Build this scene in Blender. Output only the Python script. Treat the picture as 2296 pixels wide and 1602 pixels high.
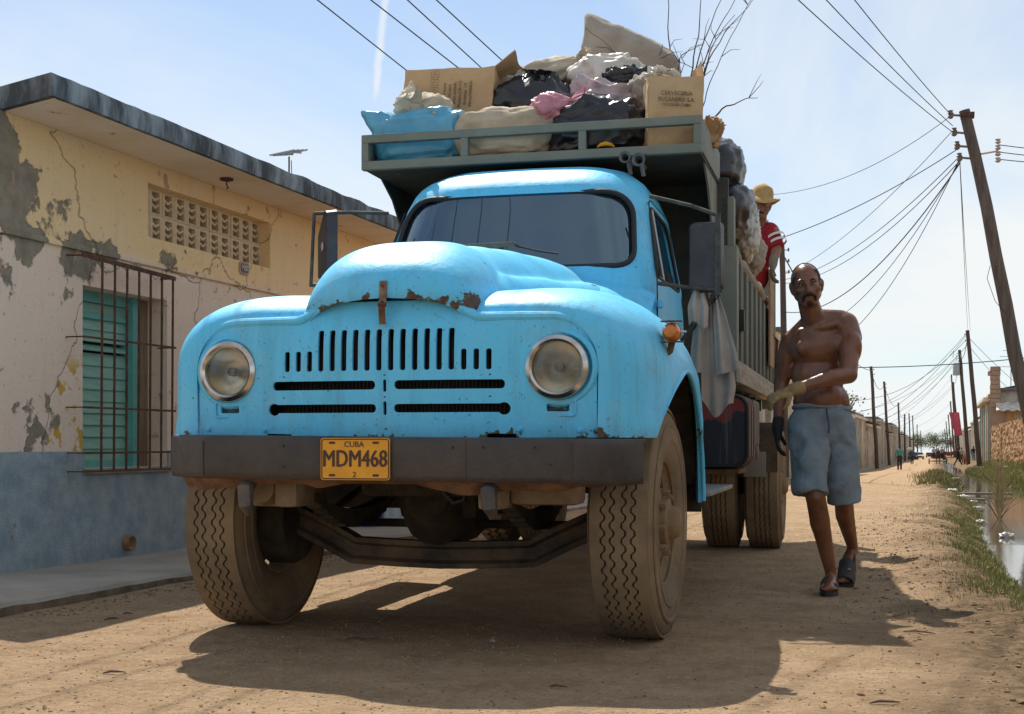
import bpy, bmesh, math, random
import numpy as np
from mathutils import Vector, Matrix, noise, Euler
R = math.radians
random.seed(7)
S = bpy.context.scene
for o in list(bpy.data.objects): bpy.data.objects.remove(o)
COL = S.collection

# ------------------------------------------------------------------ camera
cam = bpy.data.cameras.new('camera'); camo = bpy.data.objects.new('camera', cam); COL.objects.link(camo)
cam.sensor_width = 36; cam.lens = 47.04; cam.shift_y = 0.0832
cam.clip_start = .05; cam.clip_end = 6000
camo.location = (0, 0, .85); camo.rotation_euler = (R(90), 0, R(17.5))
S.camera = camo

# ------------------------------------------------------------------ sky and sun
SUN = Vector((-.40, .60, 1.0)).normalized()
w = bpy.data.worlds.new('World'); S.world = w; w.use_nodes = True
nt = w.node_tree; nt.nodes.clear()
def N(t, **k):
    n = nt.nodes.new(t)
    for a, b in k.items(): setattr(n, a, b)
    return n
sky = N('ShaderNodeTexSky', sky_type='NISHITA', sun_disc=False)
sky.sun_elevation = math.asin(SUN.z); sky.sun_rotation = math.atan2(SUN.x, SUN.y)
sky.air_density = 1.0; sky.dust_density = .3; sky.ozone_density = 1.6
tc = N('ShaderNodeTexCoord'); sx = N('ShaderNodeSeparateXYZ'); nt.links.new(tc.outputs['Generated'], sx.inputs[0])
# project the view direction on a cloud deck so that the streaks flatten towards the horizon
zz = N('ShaderNodeMath', operation='ADD'); nt.links.new(sx.outputs[2], zz.inputs[0]); zz.inputs[1].default_value = .10
zm = N('ShaderNodeMath', operation='MAXIMUM'); nt.links.new(zz.outputs[0], zm.inputs[0]); zm.inputs[1].default_value = .05
dx = N('ShaderNodeMath', operation='DIVIDE'); nt.links.new(sx.outputs[0], dx.inputs[0]); nt.links.new(zm.outputs[0], dx.inputs[1])
dy = N('ShaderNodeMath', operation='DIVIDE'); nt.links.new(sx.outputs[1], dy.inputs[0]); nt.links.new(zm.outputs[0], dy.inputs[1])
cb = N('ShaderNodeCombineXYZ'); nt.links.new(dx.outputs[0], cb.inputs[0]); nt.links.new(dy.outputs[0], cb.inputs[1])
mp = N('ShaderNodeMapping'); mp.inputs['Rotation'].default_value = (0, 0, R(35)); mp.inputs['Scale'].default_value = (1.0, .45, 1); mp.inputs['Location'].default_value = (3.1, 1.7, 0)
nt.links.new(cb.outputs[0], mp.inputs[0])
n1 = N('ShaderNodeTexNoise'); n1.inputs['Scale'].default_value = .62; n1.inputs['Detail'].default_value = 9; n1.inputs['Roughness'].default_value = .56; n1.inputs['Distortion'].default_value = .7
nt.links.new(mp.outputs[0], n1.inputs['Vector'])
r1 = N('ShaderNodeMapRange'); r1.inputs[1].default_value = .38; r1.inputs[2].default_value = .70; r1.inputs[3].default_value = .22; r1.inputs[4].default_value = 1.0
nt.links.new(n1.outputs[0], r1.inputs[0])
# milky veil towards the horizon: thin haze seen edge-on
hz = N('ShaderNodeMapRange'); hz.inputs[1].default_value = .0; hz.inputs[2].default_value = .40; hz.inputs[3].default_value = .50; hz.inputs[4].default_value = .0
nt.links.new(sx.outputs[2], hz.inputs[0])
thin = N('ShaderNodeMapRange'); thin.inputs[1].default_value = .25; thin.inputs[2].default_value = .75; thin.inputs[3].default_value = 1; thin.inputs[4].default_value = 1.0
nt.links.new(sx.outputs[2], thin.inputs[0])
r1b = N('ShaderNodeMath', operation='MULTIPLY'); nt.links.new(r1.outputs[0], r1b.inputs[0]); nt.links.new(thin.outputs[0], r1b.inputs[1])
# old contrail: a fuzzy band along a great circle
def cdir(px, py):
    v = Vector(((px - 1148) / 3000, 1, (992 - py) / 3000)); return (Matrix.Rotation(R(17.5), 3, 'Z') @ v).normalized()
c1, c2 = cdir(868, -40), cdir(838, 240); cn = c1.cross(c2).normalized()
dt = N('ShaderNodeVectorMath', operation='DOT_PRODUCT'); nt.links.new(tc.outputs['Generated'], dt.inputs[0]); dt.inputs[1].default_value = cn
n2 = N('ShaderNodeTexNoise'); n2.inputs['Scale'].default_value = 60; n2.inputs['Detail'].default_value = 5; nt.links.new(tc.outputs['Generated'], n2.inputs['Vector'])
wob = N('ShaderNodeMath', operation='MULTIPLY_ADD'); nt.links.new(n2.outputs[0], wob.inputs[0]); wob.inputs[1].default_value = .006; nt.links.new(dt.outputs['Value'], wob.inputs[2])
wo2 = N('ShaderNodeMath', operation='SUBTRACT'); nt.links.new(wob.outputs[0], wo2.inputs[0]); wo2.inputs[1].default_value = .003
ab = N('ShaderNodeMath', operation='ABSOLUTE'); nt.links.new(wo2.outputs[0], ab.inputs[0])
cr_ = N('ShaderNodeMapRange'); cr_.inputs[1].default_value = .001; cr_.inputs[2].default_value = .0052; cr_.inputs[3].default_value = .62; cr_.inputs[4].default_value = 0; nt.links.new(ab.outputs[0], cr_.inputs[0])
al = N('ShaderNodeVectorMath', operation='DOT_PRODUCT'); nt.links.new(tc.outputs['Generated'], al.inputs[0]); al.inputs[1].default_value = c1
al2 = N('ShaderNodeMapRange'); al2.inputs[1].default_value = c1.dot(cdir(836, 265)); al2.inputs[2].default_value = c1.dot(cdir(842, 190)); nt.links.new(al.outputs['Value'], al2.inputs[0])
cr2 = N('ShaderNodeMath', operation='MULTIPLY'); nt.links.new(cr_.outputs[0], cr2.inputs[0]); nt.links.new(al2.outputs[0], cr2.inputs[1])
r1c = N('ShaderNodeMath', operation='MAXIMUM'); nt.links.new(r1b.outputs[0], r1c.inputs[0]); nt.links.new(cr2.outputs[0], r1c.inputs[1])
ad = N('ShaderNodeMath', operation='ADD'); ad.use_clamp = True
nt.links.new(r1c.outputs[0], ad.inputs[0]); nt.links.new(hz.outputs[0], ad.inputs[1])
mx = N('ShaderNodeMix', data_type='RGBA')
nt.links.new(ad.outputs[0], mx.inputs[0]); dim = N('ShaderNodeMix', data_type='RGBA', blend_type='MULTIPLY'); dim.inputs[0].default_value = 1; nt.links.new(sky.outputs[0], dim.inputs[6]); dim.inputs[7].default_value = (.36, .46, .53, 1)
nt.links.new(dim.outputs[2], mx.inputs[6]); mx.inputs[7].default_value = (3.55, 3.68, 3.68, 1)
bg = N('ShaderNodeBackground'); bg.inputs[1].default_value = .102; nt.links.new(mx.outputs[2], bg.inputs[0])
ow = N('ShaderNodeOutputWorld'); nt.links.new(bg.outputs[0], ow.inputs[0])

sl = bpy.data.lights.new('sun', 'SUN'); sl.energy = 2.35; sl.angle = R(.53); sl.color = (1, .95, .86)
so = bpy.data.objects.new('sun', sl); COL.objects.link(so)
so.rotation_euler = (-SUN).to_track_quat('-Z', 'Y').to_euler(); so.location = (0, 0, 30)

S.view_settings.view_transform = 'Standard'; S.view_settings.look = 'None'
S.view_settings.gamma = 1; S.view_settings.exposure = 1.32; S.view_settings.use_curve_mapping = False
S.render.engine = 'CYCLES'
S.cycles.max_bounces = 6; S.cycles.transparent_max_bounces = 12

# ------------------------------------------------------------------ materials
MC = {}
def mat(name, col, rough=.7, metal=0, col2=None, scale=4, lo=.4, hi=.62, detail=6, bump=0, bscale=60, coat=0, stretch=None,
        spot=None, spotcol=(.1, .045, .02), spotscale=14, spec=.5, alpha=None, trans=0, sss=0, dust=None, emis=None, objvar=0, spotlo=.0):
    if name in MC: return MC[name]
    m = bpy.data.materials.new(name); m.use_nodes = True; t = m.node_tree; L = t.links
    b = t.nodes['Principled BSDF']
    def n(ty, **k):
        x = t.nodes.new(ty)
        for a, c in k.items(): setattr(x, a, c)
        return x
    tc = n('ShaderNodeTexCoord'); vec = tc.outputs['Object']
    if stretch:
        mp = n('ShaderNodeMapping'); mp.inputs['Scale'].default_value = stretch; L.new(vec, mp.inputs[0]); vec2 = mp.outputs[0]
    else: vec2 = vec
    cur = None
    base = (*col, 1)
    if col2 is not None:
        no = n('ShaderNodeTexNoise'); no.inputs['Scale'].default_value = scale; no.inputs['Detail'].default_value = detail; no.inputs['Roughness'].default_value = .65
        L.new(vec2, no.inputs['Vector'])
        mr = n('ShaderNodeMapRange'); mr.inputs[1].default_value = lo; mr.inputs[2].default_value = hi; L.new(no.outputs[0], mr.inputs[0])
        mi = n('ShaderNodeMix', data_type='RGBA'); L.new(mr.outputs[0], mi.inputs[0]); mi.inputs[6].default_value = base; mi.inputs[7].default_value = (*col2, 1)
        cur = mi.outputs[2]
    def over(fac, c):
        nonlocal cur
        mi = n('ShaderNodeMix', data_type='RGBA'); L.new(fac, mi.inputs[0])
        if cur is None: mi.inputs[6].default_value = base
        else: L.new(cur, mi.inputs[6])
        mi.inputs[7].default_value = (*c, 1); cur = mi.outputs[2]
    if dust:   # settled dust: patchy film of dirt colour
        no = n('ShaderNodeTexNoise'); no.inputs['Scale'].default_value = dust[1]; no.inputs['Detail'].default_value = 8; no.inputs['Roughness'].default_value = .7
        L.new(vec, no.inputs['Vector'])
        mr = n('ShaderNodeMapRange'); mr.inputs[1].default_value = .35; mr.inputs[2].default_value = .75; mr.inputs[4].default_value = dust[0]; L.new(no.outputs[0], mr.inputs[0])
        over(mr.outputs[0], dust[2])
    if spot:
        no = n('ShaderNodeTexNoise'); no.inputs['Scale'].default_value = spotscale; no.inputs['Detail'].default_value = 5; no.inputs['Roughness'].default_value = .6
        L.new(vec, no.inputs['Vector'])
        mr = n('ShaderNodeMapRange'); mr.inputs[1].default_value = spot; mr.inputs[2].default_value = spot + .03; L.new(no.outputs[0], mr.inputs[0])
        over(mr.outputs[0], spotcol)
    if objvar:
        oi = n('ShaderNodeObjectInfo'); hs = n('ShaderNodeHueSaturation')
        mr = n('ShaderNodeMapRange'); mr.inputs[3].default_value = 1 - objvar; mr.inputs[4].default_value = 1 + objvar; L.new(oi.outputs['Random'], mr.inputs[0])
        L.new(mr.outputs[0], hs.inputs['Value'])
        if cur is None: hs.inputs['Color'].default_value = base
        else: L.new(cur, hs.inputs['Color'])
        cur = hs.outputs[0]
    if cur is None: b.inputs['Base Color'].default_value = base
    else: L.new(cur, b.inputs['Base Color'])
    b.inputs['Roughness'].default_value = rough; b.inputs['Metallic'].default_value = metal
    b.inputs['Specular IOR Level'].default_value = spec
    if coat: b.inputs['Coat Weight'].default_value = coat; b.inputs['Coat Roughness'].default_value = .12
    if trans: b.inputs['Transmission Weight'].default_value = trans
    if sss:
        b.inputs['Subsurface Weight'].default_value = sss; b.inputs['Subsurface Radius'].default_value = (.02, .008, .004); b.inputs['Subsurface Scale'].default_value = .5
    if emis: b.inputs['Emission Color'].default_value = (*emis[0], 1); b.inputs['Emission Strength'].default_value = emis[1]
    if bump:
        no = n('ShaderNodeTexNoise'); no.inputs['Scale'].default_value = bscale; no.inputs['Detail'].default_value = 6; no.inputs['Roughness'].default_value = .6
        L.new(vec2 if stretch else vec, no.inputs['Vector'])
        bu = n('ShaderNodeBump'); bu.inputs['Strength'].default_value = min(1, bump); bu.inputs['Distance'].default_value = .01 * max(1, bump); L.new(no.outputs[0], bu.inputs['Height'])
        L.new(bu.outputs[0], b.inputs['Normal'])
    MC[name] = m
    return m
def glassmat(name, tint=(.75, .85, .85), refl=1.0, rough=.02, dirt=.12, ior=1.7):
    if name in MC: return MC[name]
    m = bpy.data.materials.new(name); m.use_nodes = True; t = m.node_tree; t.nodes.clear(); L = t.links
    tr = t.nodes.new('ShaderNodeBsdfTransparent'); tr.inputs[0].default_value = (*tint, 1)
    gl = t.nodes.new('ShaderNodeBsdfGlossy'); gl.inputs['Roughness'].default_value = rough; gl.inputs['Color'].default_value = (refl * .62, refl * .86, refl, 1)
    fr = t.nodes.new('ShaderNodeFresnel'); fr.inputs[0].default_value = ior
    mx = t.nodes.new('ShaderNodeMixShader'); L.new(fr.outputs[0], mx.inputs[0]); L.new(tr.outputs[0], mx.inputs[1]); L.new(gl.outputs[0], mx.inputs[2])
    df = t.nodes.new('ShaderNodeBsdfDiffuse'); df.inputs[0].default_value = (.35, .40, .42, 1)
    no = t.nodes.new('ShaderNodeTexNoise'); no.inputs['Scale'].default_value = 5; no.inputs['Detail'].default_value = 6
    tcn = t.nodes.new('ShaderNodeTexCoord'); L.new(tcn.outputs['Object'], no.inputs['Vector'])
    mr = t.nodes.new('ShaderNodeMapRange'); mr.inputs[1].default_value = .35; mr.inputs[2].default_value = .75; mr.inputs[3].default_value = dirt * .3; mr.inputs[4].default_value = dirt; L.new(no.outputs[0], mr.inputs[0])
    m2 = t.nodes.new('ShaderNodeMixShader'); L.new(mr.outputs[0], m2.inputs[0]); L.new(mx.outputs[0], m2.inputs[1]); L.new(df.outputs[0], m2.inputs[2])
    ou = t.nodes.new('ShaderNodeOutputMaterial'); L.new(m2.outputs[0], ou.inputs[0])
    MC[name] = m; return m

DIRT = (.36, .23, .125)
# ------------------------------------------------------------------ mesh helpers
def smooth(me, ang=35):
    me.shade_smooth()
    me.set_sharp_from_angle(angle=R(ang))
def obj(name, me, m=None, parent=None, label=None, cat=None, group=None, kind=None, loc=None, rot=None, sm=35):
    if isinstance(me, bmesh.types.BMesh):
        d = bpy.data.meshes.new(name); me.normal_update(); me.to_mesh(d); me.free(); me = d
        if sm: smooth(me, sm)
    o = bpy.data.objects.new(name, me); COL.objects.link(o)
    if m is not None and me is not None and not me.materials: me.materials.append(m)
    if parent: o.parent = parent
    if label: o['label'] = label
    if cat: o['category'] = cat
    if group: o['group'] = group
    if kind: o['kind'] = kind
    if loc is not None: o.location = loc
    if rot is not None: o.rotation_euler = rot
    return o
def empty(name, loc=(0, 0, 0), rz=0, label=None, cat=None, group=None):
    o = bpy.data.objects.new(name, None); COL.objects.link(o); o.location = loc; o.rotation_euler = (0, 0, rz); o.empty_display_size = .1
    if label: o['label'] = label
    if cat: o['category'] = cat
    if group: o['group'] = group
    return o
def bm_new(): return bmesh.new()
def box(bm, x0, x1, y0, y1, z0, z1, bev=0):
    r = bmesh.ops.create_cube(bm, size=1)
    vs = r['verts']
    for v in vs: v.co = Vector(((x0 + x1) / 2 + v.co.x * (x1 - x0), (y0 + y1) / 2 + v.co.y * (y1 - y0), (z0 + z1) / 2 + v.co.z * (z1 - z0)))
    if bev:
        es = list({e for v in vs for e in v.link_edges})
        bmesh.ops.bevel(bm, geom=es, offset=bev, segments=2, affect='EDGES', profile=.6)
    return bm
def boxo(name, x0, x1, y0, y1, z0, z1, m, parent=None, bev=.004, **k):
    return obj(name, box(bm_new(), x0, x1, y0, y1, z0, z1, bev), m, parent, **k)
def bar(bm, p, q, wx, wz, up=(0, 0, 1), bev=0):
    p = Vector(p); q = Vector(q); d = (q - p); L = d.length; d.normalize()
    u = Vector(up); s = d.cross(u)
    if s.length < 1e-4: s = d.cross(Vector((1, 0, 0)))
    s.normalize(); u = s.cross(d)
    r = bmesh.ops.create_cube(bm, size=1); vs = r['verts']
    for v in vs:
        c = v.co.copy(); v.co = p + d * (c.y + .5) * L + s * c.x * wx + u * c.z * wz
    if bev: bmesh.ops.bevel(bm, geom=list({e for v in vs for e in v.link_edges}), offset=bev, segments=1, affect='EDGES')
    return bm
def tube(bm, pts, rad, n=10, cap=True, closed=False):
    pts = [Vector(p) for p in pts]; k = len(pts)
    if not isinstance(rad, (list, tuple)): rad = [rad] * k
    rings = []; ref = None
    for i, p in enumerate(pts):
        if closed: d = pts[(i + 1) % k] - pts[i - 1]
        else: d = pts[min(i + 1, k - 1)] - pts[max(i - 1, 0)]
        if d.length < 1e-9: d = Vector((0, 0, 1))
        d.normalize()
        if ref is None:
            ref = d.orthogonal().normalized()
        ref = (ref - d * ref.dot(d))
        if ref.length < 1e-6: ref = d.orthogonal()
        ref.normalize(); b = d.cross(ref)
        rings.append([bm.verts.new(p + (ref * math.cos(2 * math.pi * j / n) + b * math.sin(2 * math.pi * j / n)) * rad[i]) for j in range(n)])
    m = k if closed else k - 1
    for i in range(m):
        a, c = rings[i], rings[(i + 1) % k]
        for j in range(n): bm.faces.new((a[j], a[(j + 1) % n], c[(j + 1) % n], c[j]))
    if cap and not closed:
        bm.faces.new(rings[0][::-1]); bm.faces.new(rings[-1])
    return bm
def lathe(bm, prof, axis='z', n=32, c=(0, 0, 0), close=False, a0=0, a1=2 * math.pi):
    """prof: list of (r, h). axis = direction of h"""
    full = abs(a1 - a0 - 2 * math.pi) < 1e-6
    cnt = n if full else n + 1
    rings = []
    c = Vector(c)
    for r, h in prof:
        ring = []
        for j in range(cnt):
            a = a0 + (a1 - a0) * j / n
            x, y = r * math.cos(a), r * math.sin(a)
            v = {'z': (x, y, h), 'x': (h, x, y), 'y': (y, h, x)}[axis]
            ring.append(bm.verts.new(c + Vector(v)))
        rings.append(ring)
    k = len(rings)
    for i in range(k if close else k - 1):
        a, b = rings[i], rings[(i + 1) % k]
        for j in range(n):
            j2 = (j + 1) % cnt
            try: bm.faces.new((a[j], a[j2], b[j2], b[j]))
            except ValueError: pass
    return bm
def grid(bm, f, nu, nv, u0=0, u1=1, v0=0, v1=1, wrap=False):
    vs = [[bm.verts.new(f(u0 + (u1 - u0) * i / nu, v0 + (v1 - v0) * j / nv)) for j in range(nv + 1)] for i in range(nu + (0 if wrap else 1))]
    k = len(vs)
    for i in range(nu):
        for j in range(nv):
            a, b = vs[i], vs[(i + 1) % k]
            bm.faces.new((a[j], b[j], b[j + 1], a[j + 1]))
    return vs
def prism(bm, pts, axis, h0, h1):
    """extrude polygon pts (2-d) along axis between h0 and h1; x:(y,z) y:(x,z) z:(x,y)"""
    def P(p, h): return {'x': (h, p[0], p[1]), 'y': (p[0], h, p[1]), 'z': (p[0], p[1], h)}[axis]
    a = [bm.verts.new(P(p, h0)) for p in pts]; b = [bm.verts.new(P(p, h1)) for p in pts]
    n = len(pts)
    fs = [bm.faces.new(a[::-1]), bm.faces.new(b)]
    for i in range(n): fs.append(bm.faces.new((a[i], a[(i + 1) % n], b[(i + 1) % n], b[i])))
    bmesh.ops.recalc_face_normals(bm, faces=fs)
    return bm
def rrect(w, h, r, cx=0, cy=0, k=6):
    out = []
    for sx_, sy_, a0 in ((1, 1, 0), (-1, 1, 90), (-1, -1, 180), (1, -1, 270)):
        for i in range(k + 1):
            a = R(a0 + 90 * i / k); out.append((cx + sx_ * (w / 2 - r) + r * math.cos(a), cy + sy_ * (h / 2 - r) + r * math.sin(a)))
    return out
def evalmesh(o):
    dg = bpy.context.evaluated_depsgraph_get(); dg.update()
    me = bpy.data.meshes.new_from_object(o.evaluated_get(dg)); return me
def tmpobj(me, mods=()):
    if isinstance(me, bmesh.types.BMesh):
        d = bpy.data.meshes.new('tmp'); me.normal_update(); me.to_mesh(d); me.free(); me = d
    o = bpy.data.objects.new('tmp', me); COL.objects.link(o); return o
def bake(me, *mods):
    """apply modifiers [(type, {attrs})] to a bmesh/mesh and return the new mesh"""
    o = tmpobj(me); extra = []
    for ty, kw in mods:
        md = o.modifiers.new('m', ty)
        for a, b in kw.items():
            if a == 'object' and isinstance(b, bmesh.types.BMesh): b = tmpobj(b); extra.append(b)
            setattr(md, a, b)
    r = evalmesh(o)
    for e in [o] + extra: bpy.data.objects.remove(e)
    return r
def cut(me, cutter, solid=None, **k):
    mods = []
    if solid: mods.append(('SOLIDIFY', dict(thickness=solid, offset=-1)))
    mods.append(('BOOLEAN', dict(operation='DIFFERENCE', solver='EXACT', use_self=True, object=cutter)))
    me = bake(me, *mods)
    smooth(me, k.get('sm', 30)); return me
def copy_tree(o, parent=None):
    c = o.copy(); COL.objects.link(c); c.parent = parent
    for ch in list(o.children): copy_tree(ch, c)
    return c
def lerp(a, b, t): return a + (b - a) * t
def interp(x, tab):
    if x <= tab[0][0]: return tab[0][1]
    for (a, b), (c, d) in zip(tab, tab[1:]):
        if x <= c:
            t = (x - a) / (c - a); t = t * t * (3 - 2 * t) * .5 + t * .5
            return b + (d - b) * t
    return tab[-1][1]
def textmesh(s, size, ext=.0015, align='CENTER', bold=.0):
    cu = bpy.data.curves.new('t', 'FONT'); cu.body = s; cu.size = size; cu.extrude = ext; cu.align_x = align; cu.align_y = 'CENTER'; cu.offset = bold
    cu.resolution_u = 3
    o = bpy.data.objects.new('t', cu); COL.objects.link(o); me = evalmesh(o); bpy.data.objects.remove(o); return me
def text(name, s, size, m, parent, loc, rot, bold=0, sx=1, **k):
    me = textmesh(s, size, bold=bold); o = obj(name, me, m, parent, loc=loc, rot=rot, **k); o.scale = (sx, 1, 1); return o
def fbm(p, o=4): return noise.fractal(Vector(p), 1.0, 2.0, o)

# ------------------------------------------------------------------ terrain
def gz(y):
    if y < 14: return 0.0
    if y < 95: return -1.10 * ((y - 14) / 81) ** 1.15
    return -1.10 - .0078 * (y - 95)
def sstep(a, b, x):
    t = max(0, min(1, (x - a) / (b - a))); return t * t * (3 - 2 * t)
DL = lambda y: .62 + .10 * math.sin(y * .33) + .0028 * max(0, y - 12) + .75 * (1 - sstep(3.5, 9.5, y))
DR = lambda y: 1.95 + .75 * (1 - sstep(3.5, 9.5, y)) + .12 * math.sin(y * .21 + 1)
WZ = -.16
def ground_h(x, y):
    z = gz(y)
    d = 0
    if y > -40 and y < 400:
        l, r_ = DL(y), DR(y)
        d = sstep(l - .45, l + .28, x) * (1 - sstep(r_ - .1, r_ + .5, x))
        depth = .30
        z -= depth * d
        # verge hump beside the ditch
        z += .045 * math.exp(-((x - (l - .62)) / .3) ** 2) * sstep(4, 9, y)
        z += .10 * sstep(r_ + .2, r_ + 1.6, x) + .34 * sstep(40, 80, y) * sstep(2.4, 3.6, x)
    if y < 60 and abs(x) < 8:
        a = fbm((x * .55, y * .55, 3), 3) * .018
        b = fbm((x * 2.6, y * 2.6, 9), 3) * .007
        lump = sstep(DL(y) - 1.6, DL(y) - .5, x) * (1 - sstep(DL(y) + .3, DL(y) + .9, x))
        b += lump * fbm((x * 5, y * 5, 1), 4) * .032
        k = 1 - .75 * math.exp(-((x + 1.8) / 2.2) ** 2)
        z += (a * k + b)
        # wheel ruts run along the street
        z -= .014 * (math.exp(-((x + 2.9) / .22) ** 2) + math.exp(-((x + 1.1) / .25) ** 2)) * (1 - sstep(10, 20, y)) * 0
    return z
def axis_pts(segs):
    out = [segs[0][0]]
    for a, b, s in segs:
        n = max(1, round((b - a) / s)); out += [a + (b - a) * (i + 1) / n for i in range(n)]
    return out
xs = axis_pts([(-900, -100, 100), (-100, -12, 11), (-12, -5, .7), (-5, -4.2, .1), (-4.2, .1, .05), (.1, 2.0, .045), (2.0, 4.2, .2), (4.2, 12, 1), (12, 100, 11), (100, 900, 100)])
ys = axis_pts([(-60, -4, 8), (-4, 3.4, .4), (3.4, 8, .042), (8, 14, .07), (14, 30, .18), (30, 70, .8), (70, 140, 4), (140, 400, 20), (400, 3600, 200)])
nx, ny = len(xs), len(ys)
vco = [(x, y, ground_h(x, y)) for y in ys for x in xs]
fac = [(j * nx + i, j * nx + i + 1, (j + 1) * nx + i + 1, (j + 1) * nx + i) for j in range(ny - 1) for i in range(nx - 1)]
gm = bpy.data.meshes.new('dirt_road'); gm.from_pydata(vco, [], fac); gm.shade_smooth()
def groundmat():
    m = bpy.data.materials.new('dirt'); m.use_nodes = True; t = m.node_tree; L = t.links; b = t.nodes['Principled BSDF']
    def n(ty): return t.nodes.new(ty)
    tc = n('ShaderNodeTexCoord'); P = tc.outputs['Object']
    def noi(s, d=8, r=.62, vec=P):
        x = n('ShaderNodeTexNoise'); x.inputs['Scale'].default_value = s; x.inputs['Detail'].default_value = d; x.inputs['Roughness'].default_value = r; L.new(vec, x.inputs['Vector']); return x.outputs[0]
    def rng(v, a, c, lo=0, hi=1):
        x = n('ShaderNodeMapRange'); x.inputs[1].default_value = a; x.inputs[2].default_value = c; x.inputs[3].default_value = lo; x.inputs[4].default_value = hi; L.new(v, x.inputs[0]); return x.outputs[0]
    def mix(f, a, c):
        x = n('ShaderNodeMix'); x.data_type = 'RGBA'; L.new(f, x.inputs[0])
        for k, v in ((6, a), (7, c)):
            if isinstance(v, tuple): x.inputs[k].default_value = (*v, 1)
            else: L.new(v, x.inputs[k])
        return x.outputs[2]
    c = mix(rng(noi(.9), .35, .68), (.44, .295, .17), (.54, .375, .225))
    c = mix(rng(noi(3.5, 10, .7), .42, .70), c, (.33, .205, .11))
    c = mix(rng(noi(17, 6, .75), .50, .70, 0, .75), c, (.58, .43, .28))
    c = mix(rng(noi(11, 8, .8), .54, .70, 0, .7), c, (.27, .165, .09))
    c = mix(rng(noi(55, 4, .7), .57, .66, 0, .8), c, (.19, .115, .06))
    c = mix(rng(noi(120, 2, .5), .68, .73, 0, .9), c, (.60, .50, .38))
    # verge: dark humus soil beside the ditch
    sp = n('ShaderNodeSeparateXYZ'); L.new(P, sp.inputs[0])
    wob = n('ShaderNodeMath'); wob.operation = 'MULTIPLY_ADD'; L.new(noi(1.1, 6), wob.inputs[0]); wob.inputs[1].default_value = 1.4; L.new(sp.outputs[0], wob.inputs[2])
    v1 = rng(wob.outputs[0], .35, .95)
    c = mix(v1, c, mix(rng(noi(14, 8, .7), .38, .62), (.13, .085, .045), (.27, .18, .10)))
    L.new(c, b.inputs['Base Color']); b.inputs['Roughness'].default_value = .95; b.inputs['Specular IOR Level'].default_value = .15
    h1 = noi(38, 8, .7); h2 = noi(150, 3, .6); h3 = noi(9, 6, .6)
    a = n('ShaderNodeMath'); a.operation = 'MULTIPLY_ADD'; L.new(h2, a.inputs[0]); a.inputs[1].default_value = .35; L.new(h1, a.inputs[2])
    a2 = n('ShaderNodeMath'); a2.operation = 'MULTIPLY_ADD'; L.new(h3, a2.inputs[0]); a2.inputs[1].default_value = 1.6; L.new(a.outputs[0], a2.inputs[2])
    bu = n('ShaderNodeBump'); bu.inputs['Strength'].default_value = 1.0; bu.inputs['Distance'].default_value = .028; L.new(a2.outputs[0], bu.inputs['Height']); L.new(bu.outputs[0], b.inputs['Normal'])
    return m
ground = obj('dirt_road', gm, groundmat(), kind='structure', label='sunlit tan dirt road with ruts and a ditch along its right side')

# ditch water
wv = []; wf = []
yy = axis_pts([(-30, 8, 2), (8, 30, .5), (30, 90, 3), (90, 230, 10)])
for i, y in enumerate(yy):
    zc_ = WZ + gz(y) * 1.0
    wv += [(DL(y) - .6, y, zc_), (DR(y) + .5, y, zc_)]
    if i: wf.append((2 * i - 2, 2 * i - 1, 2 * i + 1, 2 * i))
wm = bpy.data.meshes.new('ditch_water'); wm.from_pydata(wv, [], wf)
wmat = mat('water', (.055, .045, .03), rough=.06, col2=(.11, .09, .06), scale=1.2, bump=.10, bscale=9, spec=.9, stretch=(1, .35, 1))
obj('ditch_water', wm, wmat, kind='structure', label='shallow murky ditch water reflecting the sky')
# ------------------------------------------------------------------ sidewalk
kerbm = mat('kerb_stone', (.25, .18, .12), rough=.95, col2=(.14, .095, .06), scale=7, bump=1, bscale=30)
def strip(name, x0f, x1f, ylist, top, m, label, drop=.25):
    vs = []; fs = []
    for i, y in enumerate(ylist):
        t = top + gz(y); a, b = x0f(y), x1f(y)
        bz = t + fbm((1, y * 3, 0), 3) * .008
        vs += [(a, y, t), (b - .02, y, bz), (b, y, bz - .02), (b + .01 + fbm((5, y * 4, 0)) * .012, y, t - drop)]
        if i:
            k = 4 * (i - 1)
            for j in range(3): fs.append((k + j, k + j + 1, k + j + 5, k + j + 4))
    me = bpy.data.meshes.new(name); me.from_pydata(vs, [], fs); smooth(me, 40); me.materials.append(m); me.materials.append(kerbm)
    for i, p in enumerate(me.polygons): p.material_index = 1 if i % 3 == 2 else 0
    return obj(name, me, None, kind='structure', label=label)
cement = mat('cement_walk', (.36, .33, .29), rough=.95, col2=(.27, .24, .205), scale=2.2, bump=.5, bscale=45, dust=(.55, 1.4, (.40, .30, .19)))
ys_w = axis_pts([(-6, 4, 1), (4, 24, .06), (24, 60, .5), (60, 260, 5)])
strip('sidewalk', lambda y: -5.42, lambda y: -4.33 + .018 * fbm((0, y * 1.7, 0), 3), ys_w, .06, cement, 'worn cement sidewalk with a crumbling kerb along the left houses')

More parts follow.
